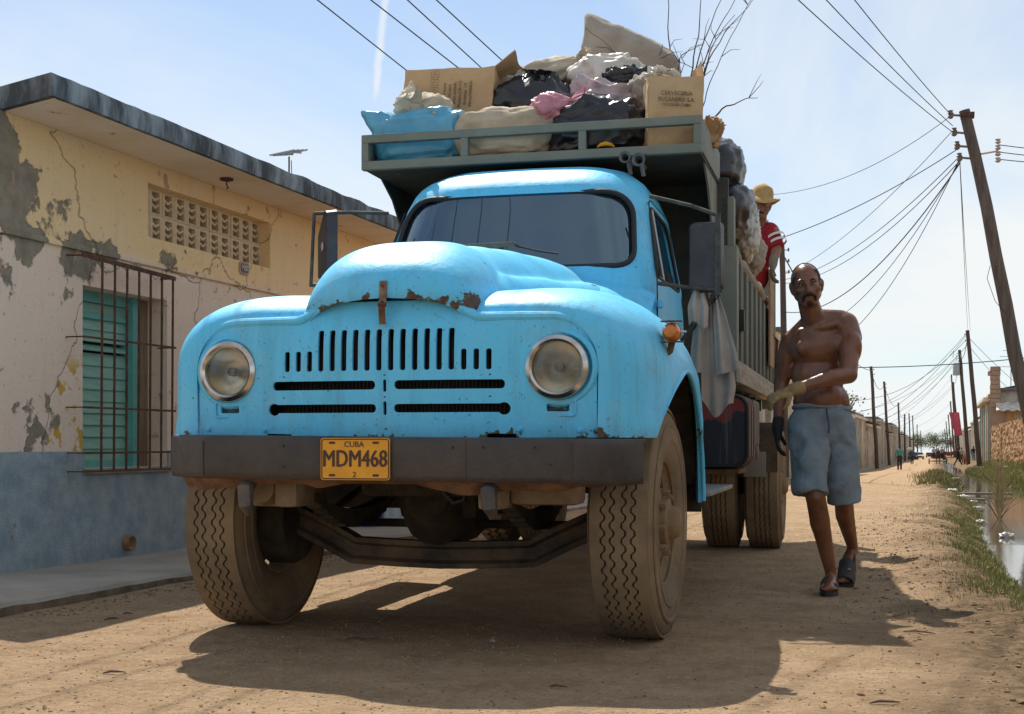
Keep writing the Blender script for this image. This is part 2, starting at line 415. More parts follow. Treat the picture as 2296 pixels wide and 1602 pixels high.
# ------------------------------------------------------------------ near house
HX = -5.34; HY0, HY1 = 6.45, 17.5
house = empty('plaster_house', (HX, (HY0 + HY1) / 2, 0), 0, 'peeling cream plaster house with blue dado and flat concrete eave at the left', 'house')
HO = Vector(house.location)
def hobj(name, me, m, parent=None, **k):
    """child of the house given in world coordinates"""
    p = parent or house
    o = obj(name, me, m, p, **k)
    o.location = Vector(o.location) - (HO if p is house else Vector((0, 0, 0)))
    return o
def wallmat():
    m = bpy.data.materials.new('old_plaster'); m.use_nodes = True; t = m.node_tree; L = t.links; b = t.nodes['Principled BSDF']
    def n(ty): return t.nodes.new(ty)
    tc = n('ShaderNodeTexCoord'); mp0 = n('ShaderNodeMapping'); mp0.inputs['Location'].default_value = HO; L.new(tc.outputs['Object'], mp0.inputs[0]); P = tc.outputs['Object']; sp = n('ShaderNodeSeparateXYZ'); L.new(P, sp.inputs[0])
    def noi(s, d=8, r=.62, vec=P, off=0):
        x = n('ShaderNodeTexNoise'); x.inputs['Scale'].default_value = s; x.inputs['Detail'].default_value = d; x.inputs['Roughness'].default_value = r
        if off:
            q = n('ShaderNodeMapping'); q.inputs['Location'].default_value = (off, off * 2, off * 3); L.new(vec, q.inputs[0]); L.new(q.outputs[0], x.inputs['Vector'])
        else: L.new(vec, x.inputs['Vector'])
        return x.outputs[0]
    def rng(v, a, c, lo=0, hi=1):
        x = n('ShaderNodeMapRange'); x.inputs[1].default_value = a; x.inputs[2].default_value = c; x.inputs[3].default_value = lo; x.inputs[4].default_value = hi; L.new(v, x.inputs[0]); return x.outputs[0]
    def mix(f, a, c):
        x = n('ShaderNodeMix'); x.data_type = 'RGBA'; L.new(f, x.inputs[0])
        for k, v in ((6, a), (7, c)):
            if isinstance(v, tuple): x.inputs[k].default_value = (*v, 1)
            else: L.new(v, x.inputs[k])
        return x.outputs[2]
    def M2(op, a, c, d=None):
        x = n('ShaderNodeMath'); x.operation = op
        for k, v in ((0, a), (1, c), (2, d)):
            if v is None: continue
            if isinstance(v, (int, float)): x.inputs[k].default_value = v
            else: L.new(v, x.inputs[k])
        return x.outputs[0]
    y, z = sp.outputs[1], sp.outputs[2]      # object space: house centre is the origin in y
    yc = (HY0 + HY1) / 2
    upper = rng(M2('MULTIPLY_ADD', noi(1.6), .25, z), 2.20, 2.30)
    c = mix(upper, (.88, .67, .53), (.93, .66, .36))  # upper wall yellower: its own paint, with warm bounce light put into the colour
    c = mix(rng(noi(2.2, 8, .7, off=3), .52, .72, 0, .55), c, (.90, .72, .56))
    # grey cement render laid bare near the end of the house
    left = rng(y, 6.7 - yc, 8.5 - yc, .15, -.06)
    band = M2('SUBTRACT', 1, M2('ABSOLUTE', M2('MULTIPLY', M2('SUBTRACT', z, 2.15), 1.5), 0)); band = rng(band, 0, 1, -.13, .07)
    bare = M2('ADD', noi(1.15, 9, .6, off=7), M2('ADD', left, band))
    fb = rng(bare, .585, .60)
    c = mix(fb, c, mix(rng(noi(7, 6, .7), .4, .6), (.34, .285, .215), (.25, .205, .15)))
    # scattered chips: ochre undercoat and brown stains
    c = mix(rng(noi(5.5, 7, .7, off=11), .62, .645, 0, .85), c, (.46, .29, .19))
    oc = M2('ADD', noi(4, 7, .65, off=17), rng(M2('ABSOLUTE', M2('SUBTRACT', y, 7.42 - yc), 0), 0, .35, .13, -.1))
    oc = M2('MULTIPLY', rng(oc, .60, .625), rng(z, 1.30, 1.45, 1, 0))
    c = mix(oc, c, (.66, .38, .06))
    st = n('ShaderNodeMapping'); st.inputs['Scale'].default_value = (1, 5, .6); L.new(P, st.inputs[0])
    c = mix(rng(noi(2.0, 8, .7, vec=st.outputs[0]), .54, .78, 0, .26), c, (.36, .26, .16))
    c = mix(rng(noi(22, 5, .7, off=5), .62, .67, 0, .6), c, (.34, .23, .15))
    # thin meandering cracks
    vo = n('ShaderNodeTexVoronoi'); vo.feature = 'DISTANCE_TO_EDGE'; vo.inputs['Scale'].default_value = .45
    wq = n('ShaderNodeMapping'); L.new(P, wq.inputs[0]); wn = n('ShaderNodeTexNoise'); wn.inputs['Scale'].default_value = 3; wn.inputs['Detail'].default_value = 6; L.new(P, wn.inputs['Vector'])
    va = n('ShaderNodeVectorMath'); va.operation = 'MULTIPLY_ADD'; L.new(wn.outputs[1], va.inputs[0]); va.inputs[1].default_value = (.5, .5, .5); L.new(P, va.inputs[2]); L.new(va.outputs[0], vo.inputs['Vector'])
    crack = rng(vo.outputs['Distance'], .0, .004, .55, 0)
    c = mix(crack, c, (.15, .10, .07))
    L.new(c, b.inputs['Base Color']); b.inputs['Roughness'].default_value = .93; b.inputs['Specular IOR Level'].default_value = .2
    h = M2('MULTIPLY_ADD', fb, -.8, M2('MULTIPLY_ADD', noi(30, 8, .7), .5, M2('MULTIPLY', crack, -.9)))
    bu = n('ShaderNodeBump'); bu.inputs['Strength'].default_value = .9; bu.inputs['Distance'].default_value = .022; L.new(h, bu.inputs['Height']); L.new(bu.outputs[0], b.inputs['Normal'])
    return m
plaster = wallmat()
blue_dado = mat('blue_stucco', (.24, .32, .39), rough=.95, col2=(.42, .48, .50), scale=7, lo=.38, hi=.66, bump=1.0, bscale=75, spot=.68, spotcol=(.30, .22, .15), spotscale=5, dust=(.45, 1.1, (.33, .30, .26)))
cream = mat('cream_soffit', (.88, .74, .60), rough=.9, col2=(.78, .62, .45), scale=1.5, bump=.25, bscale=25, spot=.68, spotcol=(.38, .27, .18), spotscale=5)
roofcon = mat('mossy_concrete', (.055, .065, .075), rough=.95, col2=(.27, .31, .34), scale=3.2, lo=.42, hi=.66, detail=9, bump=.9, bscale=22, stretch=(1, 2.2, .5))
W1 = (7.545, 8.56, .675, 1.885)      # y0 y1 z0 z1 window
W2 = (9.36, 10.4, .675, 1.90)
VT = (8.31, 10.15, 2.315, 2.70)
cutr = bm_new()
for a in (W1, W2, VT): box(cutr, HX - .5, HX + .5, a[0] - HO.y, a[1] - HO.y, a[2], a[3])
for v in cutr.verts: v.co.x -= HX
wb = box(bm_new(), -.30, 0, HY0 - HO.y, HY1 - HO.y, -.05, 2.845)
obj('front_wall', cut(wb, cutr), plaster, house)
# rest of the shell, ends and back
eb = box(bm_new(), -7, -.30, HY0 - HO.y, HY0 - HO.y + .25, -.05, 2.845); obj('end_wall', eb, plaster, house)
eb = box(bm_new(), -7, -.30, HY1 - HO.y - .25, HY1 - HO.y, -.05, 2.845); obj('end_wall', eb, plaster, house)
eb = box(bm_new(), -7.25, -7, HY0 - HO.y, HY1 - HO.y, -.05, 2.845); obj('back_wall', eb, plaster, house)
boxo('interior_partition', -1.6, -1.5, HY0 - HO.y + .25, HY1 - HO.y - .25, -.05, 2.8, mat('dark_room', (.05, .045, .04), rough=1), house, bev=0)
dado = bm_new(); box(dado, .0, .012, HY0 - HO.y, HY1 - HO.y, -.05, .79)
dc = bm_new()
for a in (W1, W2): box(dc, -.5, .5, a[0] - HO.y, a[1] - HO.y, a[2], a[3])
obj('blue_dado', cut(dado, dc), blue_dado, house)
sc_ = bm_new(); box(sc_, .0, .022, HY0 - HO.y, HY1 - HO.y, 2.105, 2.14, .006); obj('string_course', sc_, plaster, house)
# roof slab with a ragged weathered edge
def roof_pts():
    o = []
    for i in range(0, 120):
        y = 6.56 + (HY1 + .3 - 6.56) * i / 119
        o.append((-4.84 + fbm((2, y * 2.5, 1), 4) * .010, y))
    return o
rp = roof_pts()
bmr = bm_new(); top = []; mid = []; bot = []
for x, y in rp:
    j = fbm((y * 3, 4, 2), 4) * .012
    bot.append(bmr.verts.new((x - HX, y - HO.y, 2.85))); mid.append(bmr.verts.new((x - HX + .004 + j * .5, y - HO.y, 2.94))); top.append(bmr.verts.new((x - HX - .012, y - HO.y, 2.985 + j)))
lef = [(-5.36, 6.74), (-12.6, 6.1)]
def addrow(lst, z, dz):
    a = [bmr.verts.new((q[0] - HX, q[1] - HO.y, z + dz)) for q in lef]
    e = bmr.verts.new((-12.6 - HX, rp[-1][1] - HO.y, z + dz)); return a, e
b_a, b_e = addrow(bot, 2.85, 0); m_a, m_e = addrow(mid, 2.94, 0); t_a, t_e = addrow(top, 2.985, 0)
LB = [b_a[1], b_a[0]] + bot + [b_e]; LM = [m_a[1], m_a[0]] + mid + [m_e]; LT = [t_a[1], t_a[0]] + top + [t_e]
for A_, B_ in ((LB, LM), (LM, LT)):
    for i in range(len(A_)): bmr.faces.new((A_[i], A_[(i + 1) % len(A_)], B_[(i + 1) % len(A_)], B_[i]))
bmr.faces.new(LB[::-1]); bmr.faces.new(LT)
bmesh.ops.recalc_face_normals(bmr, faces=bmr.faces[:])
roof = obj('roof_slab', bmr, roofcon, house)
sf = bm_new(); pts = [(-5.34, 6.77), (-4.865, 6.60), (-4.865, HY1 + .28), (-5.34, HY1 + .28)]
sf.faces.new([sf.verts.new((x - HX, y - HO.y, 2.846)) for x, y in pts][::-1]); obj('soffit', sf, cream, roof)
# breeze-block vent
ven = empty('vent_grille', (0, 0, 0)); ven.parent = house
blockm = mat('breeze_block', (.76, .59, .38), rough=.95, col2=(.62, .46, .28), scale=6, bump=.3, bscale=40)
bw = (VT[1] - VT[0]) / 11; bh = (VT[3] - VT[2]) / 2
bb = bm_new()
ow_, oh = bw * .60, bh * .80
fx0, fx1 = -.17, -.09
box(bb, fx0, fx1, -bw / 2 + .001, -ow_ / 2, -bh / 2 + .001, bh / 2 - .001); box(bb, fx0, fx1, ow_ / 2, bw / 2 - .001, -bh / 2 + .001, bh / 2 - .001)
box(bb, fx0, fx1, -ow_ / 2, ow_ / 2, -bh / 2 + .001, -oh / 2); box(bb, fx0, fx1, -ow_ / 2, ow_ / 2, oh / 2, bh / 2 - .001)
for zc_ in (-oh * .17, oh * .17):
    prism(bb, [(-ow_ / 2, zc_ + .008), (0, zc_ - .018), (ow_ / 2, zc_ + .008), (ow_ / 2, zc_ + .026), (0, zc_ + .002), (-ow_ / 2, zc_ + .026)], 'x', fx0 + .01, fx1 - .006)
bme = bpy.data.meshes.new('breeze_block'); bb.to_mesh(bme); bb.free(); bme.materials.append(blockm)
for i in range(11):
    for j in range(2):
        o = obj('breeze_block', bme, None, ven, loc=(random.uniform(-.004, .004), VT[0] + bw * (i + .5) - HO.y, VT[2] + bh * (j + .5)))
# windows: frame, louvred shutter, grille
green = mat('green_paint', (.27, .54, .44), rough=.6, col2=(.20, .44, .36), scale=9, dust=(.55, 4, (.36, .33, .24)), stretch=(1, .5, 4), bump=.2, bscale=60)
teal = mat('teal_frame', (.13, .46, .42), rough=.55, col2=(.10, .36, .33), scale=6, dust=(.3, 6, (.3, .3, .22)))
iron = mat('rusty_iron', (.055, .03, .022), rough=.85, col2=(.15, .06, .03), scale=18, bump=.5, bscale=120)
sillm = mat('grey_sill', (.38, .32, .26), rough=.95, col2=(.25, .19, .14), scale=6)
def window(W, full=True):
    y0, y1, z0, z1 = W[0] - HO.y, W[1] - HO.y, W[2], W[3]
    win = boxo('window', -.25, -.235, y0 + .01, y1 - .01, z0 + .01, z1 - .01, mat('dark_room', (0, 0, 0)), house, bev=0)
    fr = bm_new(); d0, d1 = -.235, -.155
    ye = y1 - .17
    box(fr, d0, d1, y0, y0 + .045, z0, z1); box(fr, d0, d1 + .03, ye - .075, ye, z0, z1); box(fr, d0, d1, y0 + .045, ye - .075, z1 - .075, z1); box(fr, d0, d1, y0 + .045, ye - .075, z0, z0 + .05)
    box(fr, d0, d1 - .015, y0 + .045, ye - .075, z1 - .185, z1 - .15)
    obj('window_frame', fr, teal, win)
    sil = bm_new(); box(sil, -.235, .03, y0 - .02, y1 + .02, z0 - .035, z0 - .002, .005); obj('window_sill', sil, sillm, win)
    bk = bm_new(); box(bk, -.235, -.16, ye + .001, y1 - .001, z0 + .001, z1 - .001, .003); obj('jamb_board', bk, mat('bare_wood', (.30, .21, .13), rough=.9, col2=(.19, .12, .07), scale=6, stretch=(1, 6, .5)), win)
    a, b_ = y0 + .047, ye - .077
    sl_ = bm_new(); bar(sl_, (0, 0, 0), (0, b_ - a, 0), .010, .088, bev=.002)
    sme = bpy.data.meshes.new('shutter_slat'); sl_.to_mesh(sme); sl_.free(); sme.materials.append(green)
    z = z0 + .09
    while z < z1 - .19:
        op = z > z1 - .46
        o = obj('shutter_slat', sme, None, win, loc=(-.195, a, z)); o.rotation_euler = (0, R(-58 if op and z < z1 - .30 else -9 + random.uniform(-3, 3)), 0)
        z += .082
    boxo('shutter_slat', -.20, -.188, a, b_, z1 - .15, z1 - .076, green, win, bev=.002)
    if not full: return
    g = empty('window_grille', (0, 0, 0)); g.parent = house
    gx = .12
    vb = [7.59 - HO.y + i * .1427 for i in range(7)]
    for i, y in enumerate(vb):
        m_ = tube(bm_new(), [(gx, y + .014 * (1 - k / 3) * -1, lerp(.655, 2.045 - i * .004, k / 3)) for k in range(4)], .0085, 8); obj('grille_bar', m_, iron, g)
    for z in (.66, .78, 1.075, 1.53, 2.03):
        if z == 2.03:
            m_ = bm_new(); bar(m_, (-.02, vb[0] - .22, z + .03), (gx, vb[0] - .15, z + .03), .03, .008); bar(m_, (gx, vb[0] - .22, z + .028), (gx, vb[-1] + .03, z - .002), .008, .03)
            bar(m_, (gx, vb[-1] + .03, z), (-.02, vb[-1] + .03, z), .03, .008)
        else:
            m_ = bm_new(); bar(m_, (gx + .006, vb[0] - .22, z), (gx + .006, vb[-1] + .03, z), .006, .014); bar(m_, (gx, vb[-1] + .02, z), (-.02, vb[-1] + .02, z), .014, .008)
            bar(m_, (gx, vb[0] - .22, z), (-.02, vb[0] - .22, z), .014, .008)
        obj('grille_crossbar', m_, iron, g)
window(W1); window(W2, False)
# house number plate
pl_ = bm_new(); prism(pl_, rrect(.15, .10, .03, 9.69 - HO.y, 2.26), 'x', .0, .014); np_ = obj('number_plate', pl_, mat('plate_rim', (.42, .33, .26), rough=.7), house)
pl_ = bm_new(); prism(pl_, rrect(.12, .07, .02, 9.69 - HO.y, 2.26), 'x', .0145, .019); obj('plate_panel', pl_, mat('plate_brown', (.13, .06, .045), rough=.5), np_)
text('plate_lettering', 'MBS', .062, mat('plate_letters', (.5, .42, .38), rough=.6), np_, (.0195, 9.69 - HO.y, 2.26), (R(90), 0, R(90)), bold=.002)
# lamp hook under the eave, drain stub by the foot of the wall
hk = bm_new(); lathe(hk, [(.001, 2.846), (.05, 2.843), (.052, 2.83), (.02, 2.822), (.001, 2.822)], 'z', 16, (.24, 9.0 - HO.y, 0)); tube(hk, [(.24, 9.0 - HO.y, 2.83), (.24, 9.0 - HO.y, 2.79), (.255, 9.0 - HO.y, 2.775), (.24, 9.0 - HO.y, 2.765)], .006, 6); obj('ceiling_hook', hk, iron, house)
dr = bm_new(); lathe(dr, [(.052, -.02), (.055, .05), (.047, .052), (.036, .03), (.001, .02)], 'x', 14, (0.012, 8.02 - HO.y, .155)); obj('drain_pipe', dr, mat('terracotta', (.24, .12, .06), rough=.9, col2=(.33, .2, .1), scale=20), house)
# flat slatted aerial on the roof
an = empty('roof_aerial', (-5.9, 11.6, 2.97), R(-20), 'small slatted metal aerial on a thin mast above the left eave', 'aerial')
mt = mat('dull_steel', (.35, .36, .36), rough=.5, metal=.7)
obj('mast', tube(bm_new(), [(0, 0, 0), (0, 0, .62)], .008, 8), iron, an)
obj('cable', tube(bm_new(), [(.03, 0, .58), (.045, 0, .3), (.04, 0, .0)], .004, 6), iron, an)
for i in range(4):
    q = bm_new(); bar(q, (-.17 + i * .02, -.09 + i * .06, .64 + i * .012), (.17 - i * .005, -.09 + i * .06, .645 + i * .012), .016, .012); obj('aerial_slat', q, mt, an)
q = bm_new(); bar(q, (-.12, -.1, .63), (-.05, .1, .665), .014, .014); bar(q, (.12, -.1, .63), (.06, .1, .665), .014, .014); obj('aerial_crosspiece', q, mt, an)
# ------------------------------------------------------------------ truck
TX, TY, TR = -2.124, 5.706, R(3.0)
truck = empty('dump_truck', (TX, TY, 0), TR, 'old sky-blue dump truck with rounded fenders heaped with rubbish sacks', 'truck')
TM = Matrix.Translation((TX, TY, 0)) @ Matrix.Rotation(TR, 4, 'Z')
def TW(x, y, z): return TM @ Vector((x, y, z))
BLUE = (.095, .57, .90)
def paintmat(name, seed=0, rustspot=.70, edge=None):
    m = bpy.data.materials.new(name); m.use_nodes = True; t = m.node_tree; L = t.links; b = t.nodes['Principled BSDF']
    def n(ty): return t.nodes.new(ty)
    tc = n('ShaderNodeTexCoord'); P = tc.outputs['Object']
    of = n('ShaderNodeMapping'); of.inputs['Location'].default_value = (seed, seed * 1.3, seed * .7); L.new(P, of.inputs[0]); Q = of.outputs[0]
    def noi(s, d=8, r=.62, vec=Q):
        x = n('ShaderNodeTexNoise'); x.inputs['Scale'].default_value = s; x.inputs['Detail'].default_value = d; x.inputs['Roughness'].default_value = r; L.new(vec, x.inputs['Vector']); return x.outputs[0]
    def rng(v, a, c, lo=0, hi=1):
        x = n('ShaderNodeMapRange'); x.inputs[1].default_value = a; x.inputs[2].default_value = c; x.inputs[3].default_value = lo; x.inputs[4].default_value = hi; L.new(v, x.inputs[0]); return x.outputs[0]
    def mix(f, a, c):
        x = n('ShaderNodeMix'); x.data_type = 'RGBA'; L.new(f, x.inputs[0])
        for k, v in ((6, a), (7, c)):
            if isinstance(v, tuple): x.inputs[k].default_value = (*v, 1)
            else: L.new(v, x.inputs[k])
        return x.outputs[2]
    def mul(a, c):
        x = n('ShaderNodeMath'); x.operation = 'MULTIPLY'; L.new(a, x.inputs[0]); L.new(c, x.inputs[1]); return x.outputs[0]
    c = mix(rng(noi(1.6), .35, .68), BLUE, (.12, .60, .92))
    c = mix(rng(noi(5, 9, .7), .55, .80, 0, .45), c, (.19, .57, .76))
    st = n('ShaderNodeMapping'); st.inputs['Scale'].default_value = (9, 9, .8); L.new(Q, st.inputs[0])
    c = mix(rng(noi(1.5, 8, .7, st.outputs[0]), .50, .74, 0, .62), c, (.09, .36, .52))         # rain streaks
    c = mix(rng(noi(1.1, 9, .75, st.outputs[0]), .60, .82, 0, .5), c, (.42, .66, .80))         # chalky run-off
    c = mix(rng(noi(3.3, 8, .75), .58, .78, 0, .62), c, (.22, .33, .33))                        # grime
    c = mix(rng(noi(60, 3, .6), .64, .69, 0, .6), c, (.05, .13, .16))
    c = mix(rng(noi(2.1, 10, .8), .50, .66, 0, .35), c, (.30, .55, .66))                          # stone chips
    rn_ = noi(8.5, 6, .62)
    sp = n('ShaderNodeSeparateXYZ'); L.new(P, sp.inputs[0])
    if edge:      # chipped along a bumped edge: band in z, forward of y
        def MM(op, a, c_):
            x = n('ShaderNodeMath'); x.operation = op
            for k, v in ((0, a), (1, c_)):
                if isinstance(v, (int, float)): x.inputs[k].default_value = v
                else: L.new(v, x.inputs[k])
            return x.outputs[0]
        bandz = rng(MM('ABSOLUTE', MM('SUBTRACT', sp.outputs[2], edge[0]), 0), 0, edge[1], .20, 0)
        front = rng(sp.outputs[1], edge[2], edge[2] + .25, 1, 0)
        rn_ = MM('ADD', rn_, MM('MULTIPLY', bandz, front))
        c = mix(MM('MULTIPLY', rng(bandz, 0, .2, 0, 1), rng(noi(6, 8, .7), .35, .65, .1, .6)), c, (.10, .22, .25))
    r1_ = rng(rn_, rustspot, rustspot + .02)
    c = mix(rng(rn_, rustspot - .014, rustspot), c, (.05, .09, .06))
    c = mix(r1_, c, mix(rng(noi(40), .4, .6), (.045, .02, .012), (.11, .05, .022)))
    L.new(c, b.inputs['Base Color'])
    L.new(rng(noi(4, 6), .35, .7, .40, .62), b.inputs['Roughness'])
    b.inputs['Specular IOR Level'].default_value = .5
    bu = n('ShaderNodeBump'); bu.inputs['Strength'].default_value = .28; bu.inputs['Distance'].default_value = .03; L.new(noi(4.5, 5, .5), bu.inputs['Height'])
    b2 = n('ShaderNodeBump'); b2.inputs['Strength'].default_value = .25; b2.inputs['Distance'].default_value = .004; L.new(noi(70, 4, .6), b2.inputs['Height']); L.new(bu.outputs[0], b2.inputs['Normal']); L.new(b2.outputs[0], b.inputs['Normal'])
    return m
blue = paintmat('blue_paint', 0, .715, (.865, .06, 2)); blue2 = paintmat('blue_paint_hood', 4.1, .69, (1.395, .06, -.68)); blue3 = paintmat('blue_paint_cab', 9.3, .70)
black = mat('black_metal', (.012, .012, .012), rough=.6)
grime = mat('oily_grime', (.022, .017, .012), rough=.9, col2=(.06, .04, .022), scale=9, bump=.4, bscale=60)
rubber = mat('dusty_rubber', (.13, .095, .06), rough=.95, col2=(.21, .15, .085), scale=5, dust=(.7, 3, (.30, .21, .115)), bump=.3, bscale=90)
rubdark = mat('rubber_groove', (.060, .044, .030), rough=.95, col2=(.11, .078, .046), scale=9)
dustmetal = mat('dusty_metal', (.20, .14, .085), rough=.9, col2=(.11, .075, .045), scale=7, dust=(.7, 3, (.34, .24, .13)), bump=.4, bscale=50)
bumperm = mat('bumper_paint', (.026, .023, .022), rough=.5, col2=(.048, .038, .031), scale=5, lo=.38, hi=.62, detail=9, bump=.3, bscale=60, spot=.70, spotcol=(.13, .07, .035), spotscale=8, dust=(.4, 2.5, (.095, .070, .052)))
chrome = mat('worn_chrome', (.62, .58, .53), rough=.22, metal=1, col2=(.40, .30, .2), scale=10, lo=.5, hi=.75)
rustm = mat('rust_brown', (.10, .045, .022), rough=.9, col2=(.19, .10, .05), scale=14, bump=.5, bscale=80)
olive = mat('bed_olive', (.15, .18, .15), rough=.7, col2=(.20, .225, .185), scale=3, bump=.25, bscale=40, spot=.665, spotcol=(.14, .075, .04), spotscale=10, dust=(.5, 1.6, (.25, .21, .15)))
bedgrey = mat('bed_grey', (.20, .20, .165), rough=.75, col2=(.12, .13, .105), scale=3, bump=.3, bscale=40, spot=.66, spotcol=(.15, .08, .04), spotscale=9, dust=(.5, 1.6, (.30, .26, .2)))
def tobj(name, me, m, parent=truck, **k): return obj(name, me, m, parent, **k)

# --- front panel with grille slots
def panel_y(x): return -.775 + .07 * (abs(x) / .85) ** 2.2
def panel_top(x):
    a = abs(x)
    t = lerp(1.415, 1.34, sstep(.22, .40, a))
    if a > .66: t -= .155 * (1 - math.sqrt(max(0, 1 - ((a - .66) / .187) ** 2)))
    return t
bp = bm_new()
def pf(u, v):
    x = lerp(-.845, .845, u); z0 = .868
    z = lerp(z0, panel_top(x), v)
    y = panel_y(x) + .012 * math.sin(v * math.pi) * -1 + .03 * sstep(1.25, 1.42, z) * (1 - sstep(.25, .5, abs(x)))
    # soft raised field around each grille block
    return Vector((x, y, z))
grid(bp, pf, 80, 24)
bmesh.ops.recalc_face_normals(bp, faces=bp.faces[:])
if bp.faces[0].normal.y > 0: bmesh.ops.reverse_faces(bp, faces=bp.faces[:])
ct = bm_new()
def cutbox(x, z, w_, h_, r_=.008): prism(ct, rrect(w_, h_, min(r_, w_ * .45, h_ * .45), x, z, 3), 'y', -1.1, -.5)
for s_ in (-1, 1):
    for i in range(6): cutbox(s_ * (.025 + .05 * i), 1.218, .024, .165)
    for i in range(3): cutbox(s_ * (.325 + .05 * i), 1.176, .023, .082)
    cutbox(s_ * .265, 1.078, .45, .036, .016); cutbox(s_ * .265, .985, .455, .034, .015)
    prism(ct, [(s_ * .485 + .027 * math.cos(a * math.pi / 6), .982 + .025 * math.sin(a * math.pi / 6)) for a in range(12)], 'y', -1.1, -.5)
    cutbox(s_ * .695, .985, .088, .030, .006)
    prism(ct, [(s_ * .695 + .098 * math.cos(a * math.pi / 16), 1.142 + .098 * math.sin(a * math.pi / 16)) for a in range(32)], 'y', -1.1, -.5)
cutbox(0, 1.075, .014, .05); cutbox(0, .985, .014, .055)
for x, z in ((-.44, 1.115), (0, 1.117), (.43, 1.115), (-.44, 1.03), (0, 1.03), (.43, 1.03)): cutbox(x, z, .010, .005, .002)
for s_ in (-1, 1): prism(ct, [(s_ * .47 - .07, .83), (s_ * .47 + .07, .83), (s_ * .47 + .06, .882), (s_ * .47 - .05, .885)], 'y', -1.1, -.5)
tobj('grille_panel', cut(bp, ct, solid=.014), blue)
rad_ = bm_new(); box(rad_, -.50, .50, -.62, -.58, .88, 1.36)
for i in range(60): box(rad_, -.5 + i / 60, -.5 + i / 60 + .006, -.632, -.62, .88, 1.36)
tobj('radiator_core', rad_, mat('radiator', (.018, .013, .010), rough=.7, col2=(.05, .035, .02), scale=5))
sb = bm_new(); box(sb, -.84, .84, -.575, -.57, .80, 1.36); tobj('radiator_baffle', sb, black)
# brow lips over the headlights
for s_ in (-1, 1):
    pts = []; rr_ = []
    for i in range(26):
        t = i / 25; x = lerp(.27, .845, t); pts.append((s_ * x, panel_y(x) + .012, panel_top(x) + .002)); rr_.append(.020 * min(1, .35 + t * 4) * (1 - .0 * t))
    for z in (1.12, 1.04): pts.append((s_ * .847, panel_y(.847) + .012, z)); rr_.append(.011 if z > 1.1 else .004)
    tobj('fender_brow', tube(bm_new(), pts, rr_, 10), blue)
# bolts
for x, z in ((-.53, .90), (-.80, .905), (.545, .90), (.78, .895)):
    tobj('panel_bolt', lathe(bm_new(), [(.001, -.012), (.008, -.012), (.009, -.002), (.014, 0), (.014, .006)], 'y', 6, (x, panel_y(x) - .004, z)), blue)

# --- headlights
lensm = glassmat('lens_glass', (.97, .96, .93), .9, .04, .03)
refl = mat('reflector', (.90, .86, .76), rough=.30, metal=1)
for s_ in (-1, 1):
    c = (s_ * .695, panel_y(.695), 1.142)
    h = tobj('headlight', lathe(bm_new(), [(.094, .02), (.126, .0), (.130, -.012), (.124, -.034), (.108, -.046), (.099, -.038), (.097, -.018)], 'y', 40, c), chrome)
    obj('reflector', lathe(bm_new(), [(.001, .075), (.04, .067), (.072, .04), (.097, -.012)], 'y', 36, c), refl, h)
    obj('bulb', lathe(bm_new(), [(.001, -.005), (.018, .0), (.02, .03), (.012, .07)], 'y', 12, c), mat('bulb_cap', (.3, .27, .22), rough=.4, metal=.6), h)
    lb = bm_new()
    def lf(u, v):
        a = u * 2 * math.pi; r_ = v * .097
        y = -.022 - .020 * (1 - v * v)
        if v < .93: y += .0022 * math.sin((r_ * math.cos(a)) * 520) * (1 - v ** 4)
        return Vector((c[0] + r_ * math.sin(a), c[1] + y, c[2] + r_ * math.cos(a)))
    grid(lb, lf, 64, 24, wrap=True, v0=.01)
    obj('lens', lb, lensm, h)
    rg = bm_new(); lathe(rg, [(.131, .004), (.136, -.006), (.148, -.004), (.156, .006)], 'y', 40, c); obj('headlight_surround', rg, blue, h)
    mk = bm_new(); pl = rrect(.135, .062, .012, c[0], .985)
    yk = panel_y(.695)
    tobj('marker_frame', tube(bm_new(), [(x, yk - .004, z) for x, z in pl], .004, 6, closed=True), blue)
    b_ = bm_new(); box(b_, c[0] - .05, c[0] + .05, yk + .022, yk + .03, .965, 1.005); box(b_, c[0] - .02, c[0] + .03, yk + .012, yk + .024, .973, 1.0, .002); box(b_, c[0] - .005, c[0] + .010, yk + .004, yk + .013, .979, .992)
    tobj('marker_socket', b_, mat('socket_teal', (.05, .18, .22), rough=.6, col2=(.02, .03, .03), scale=30))

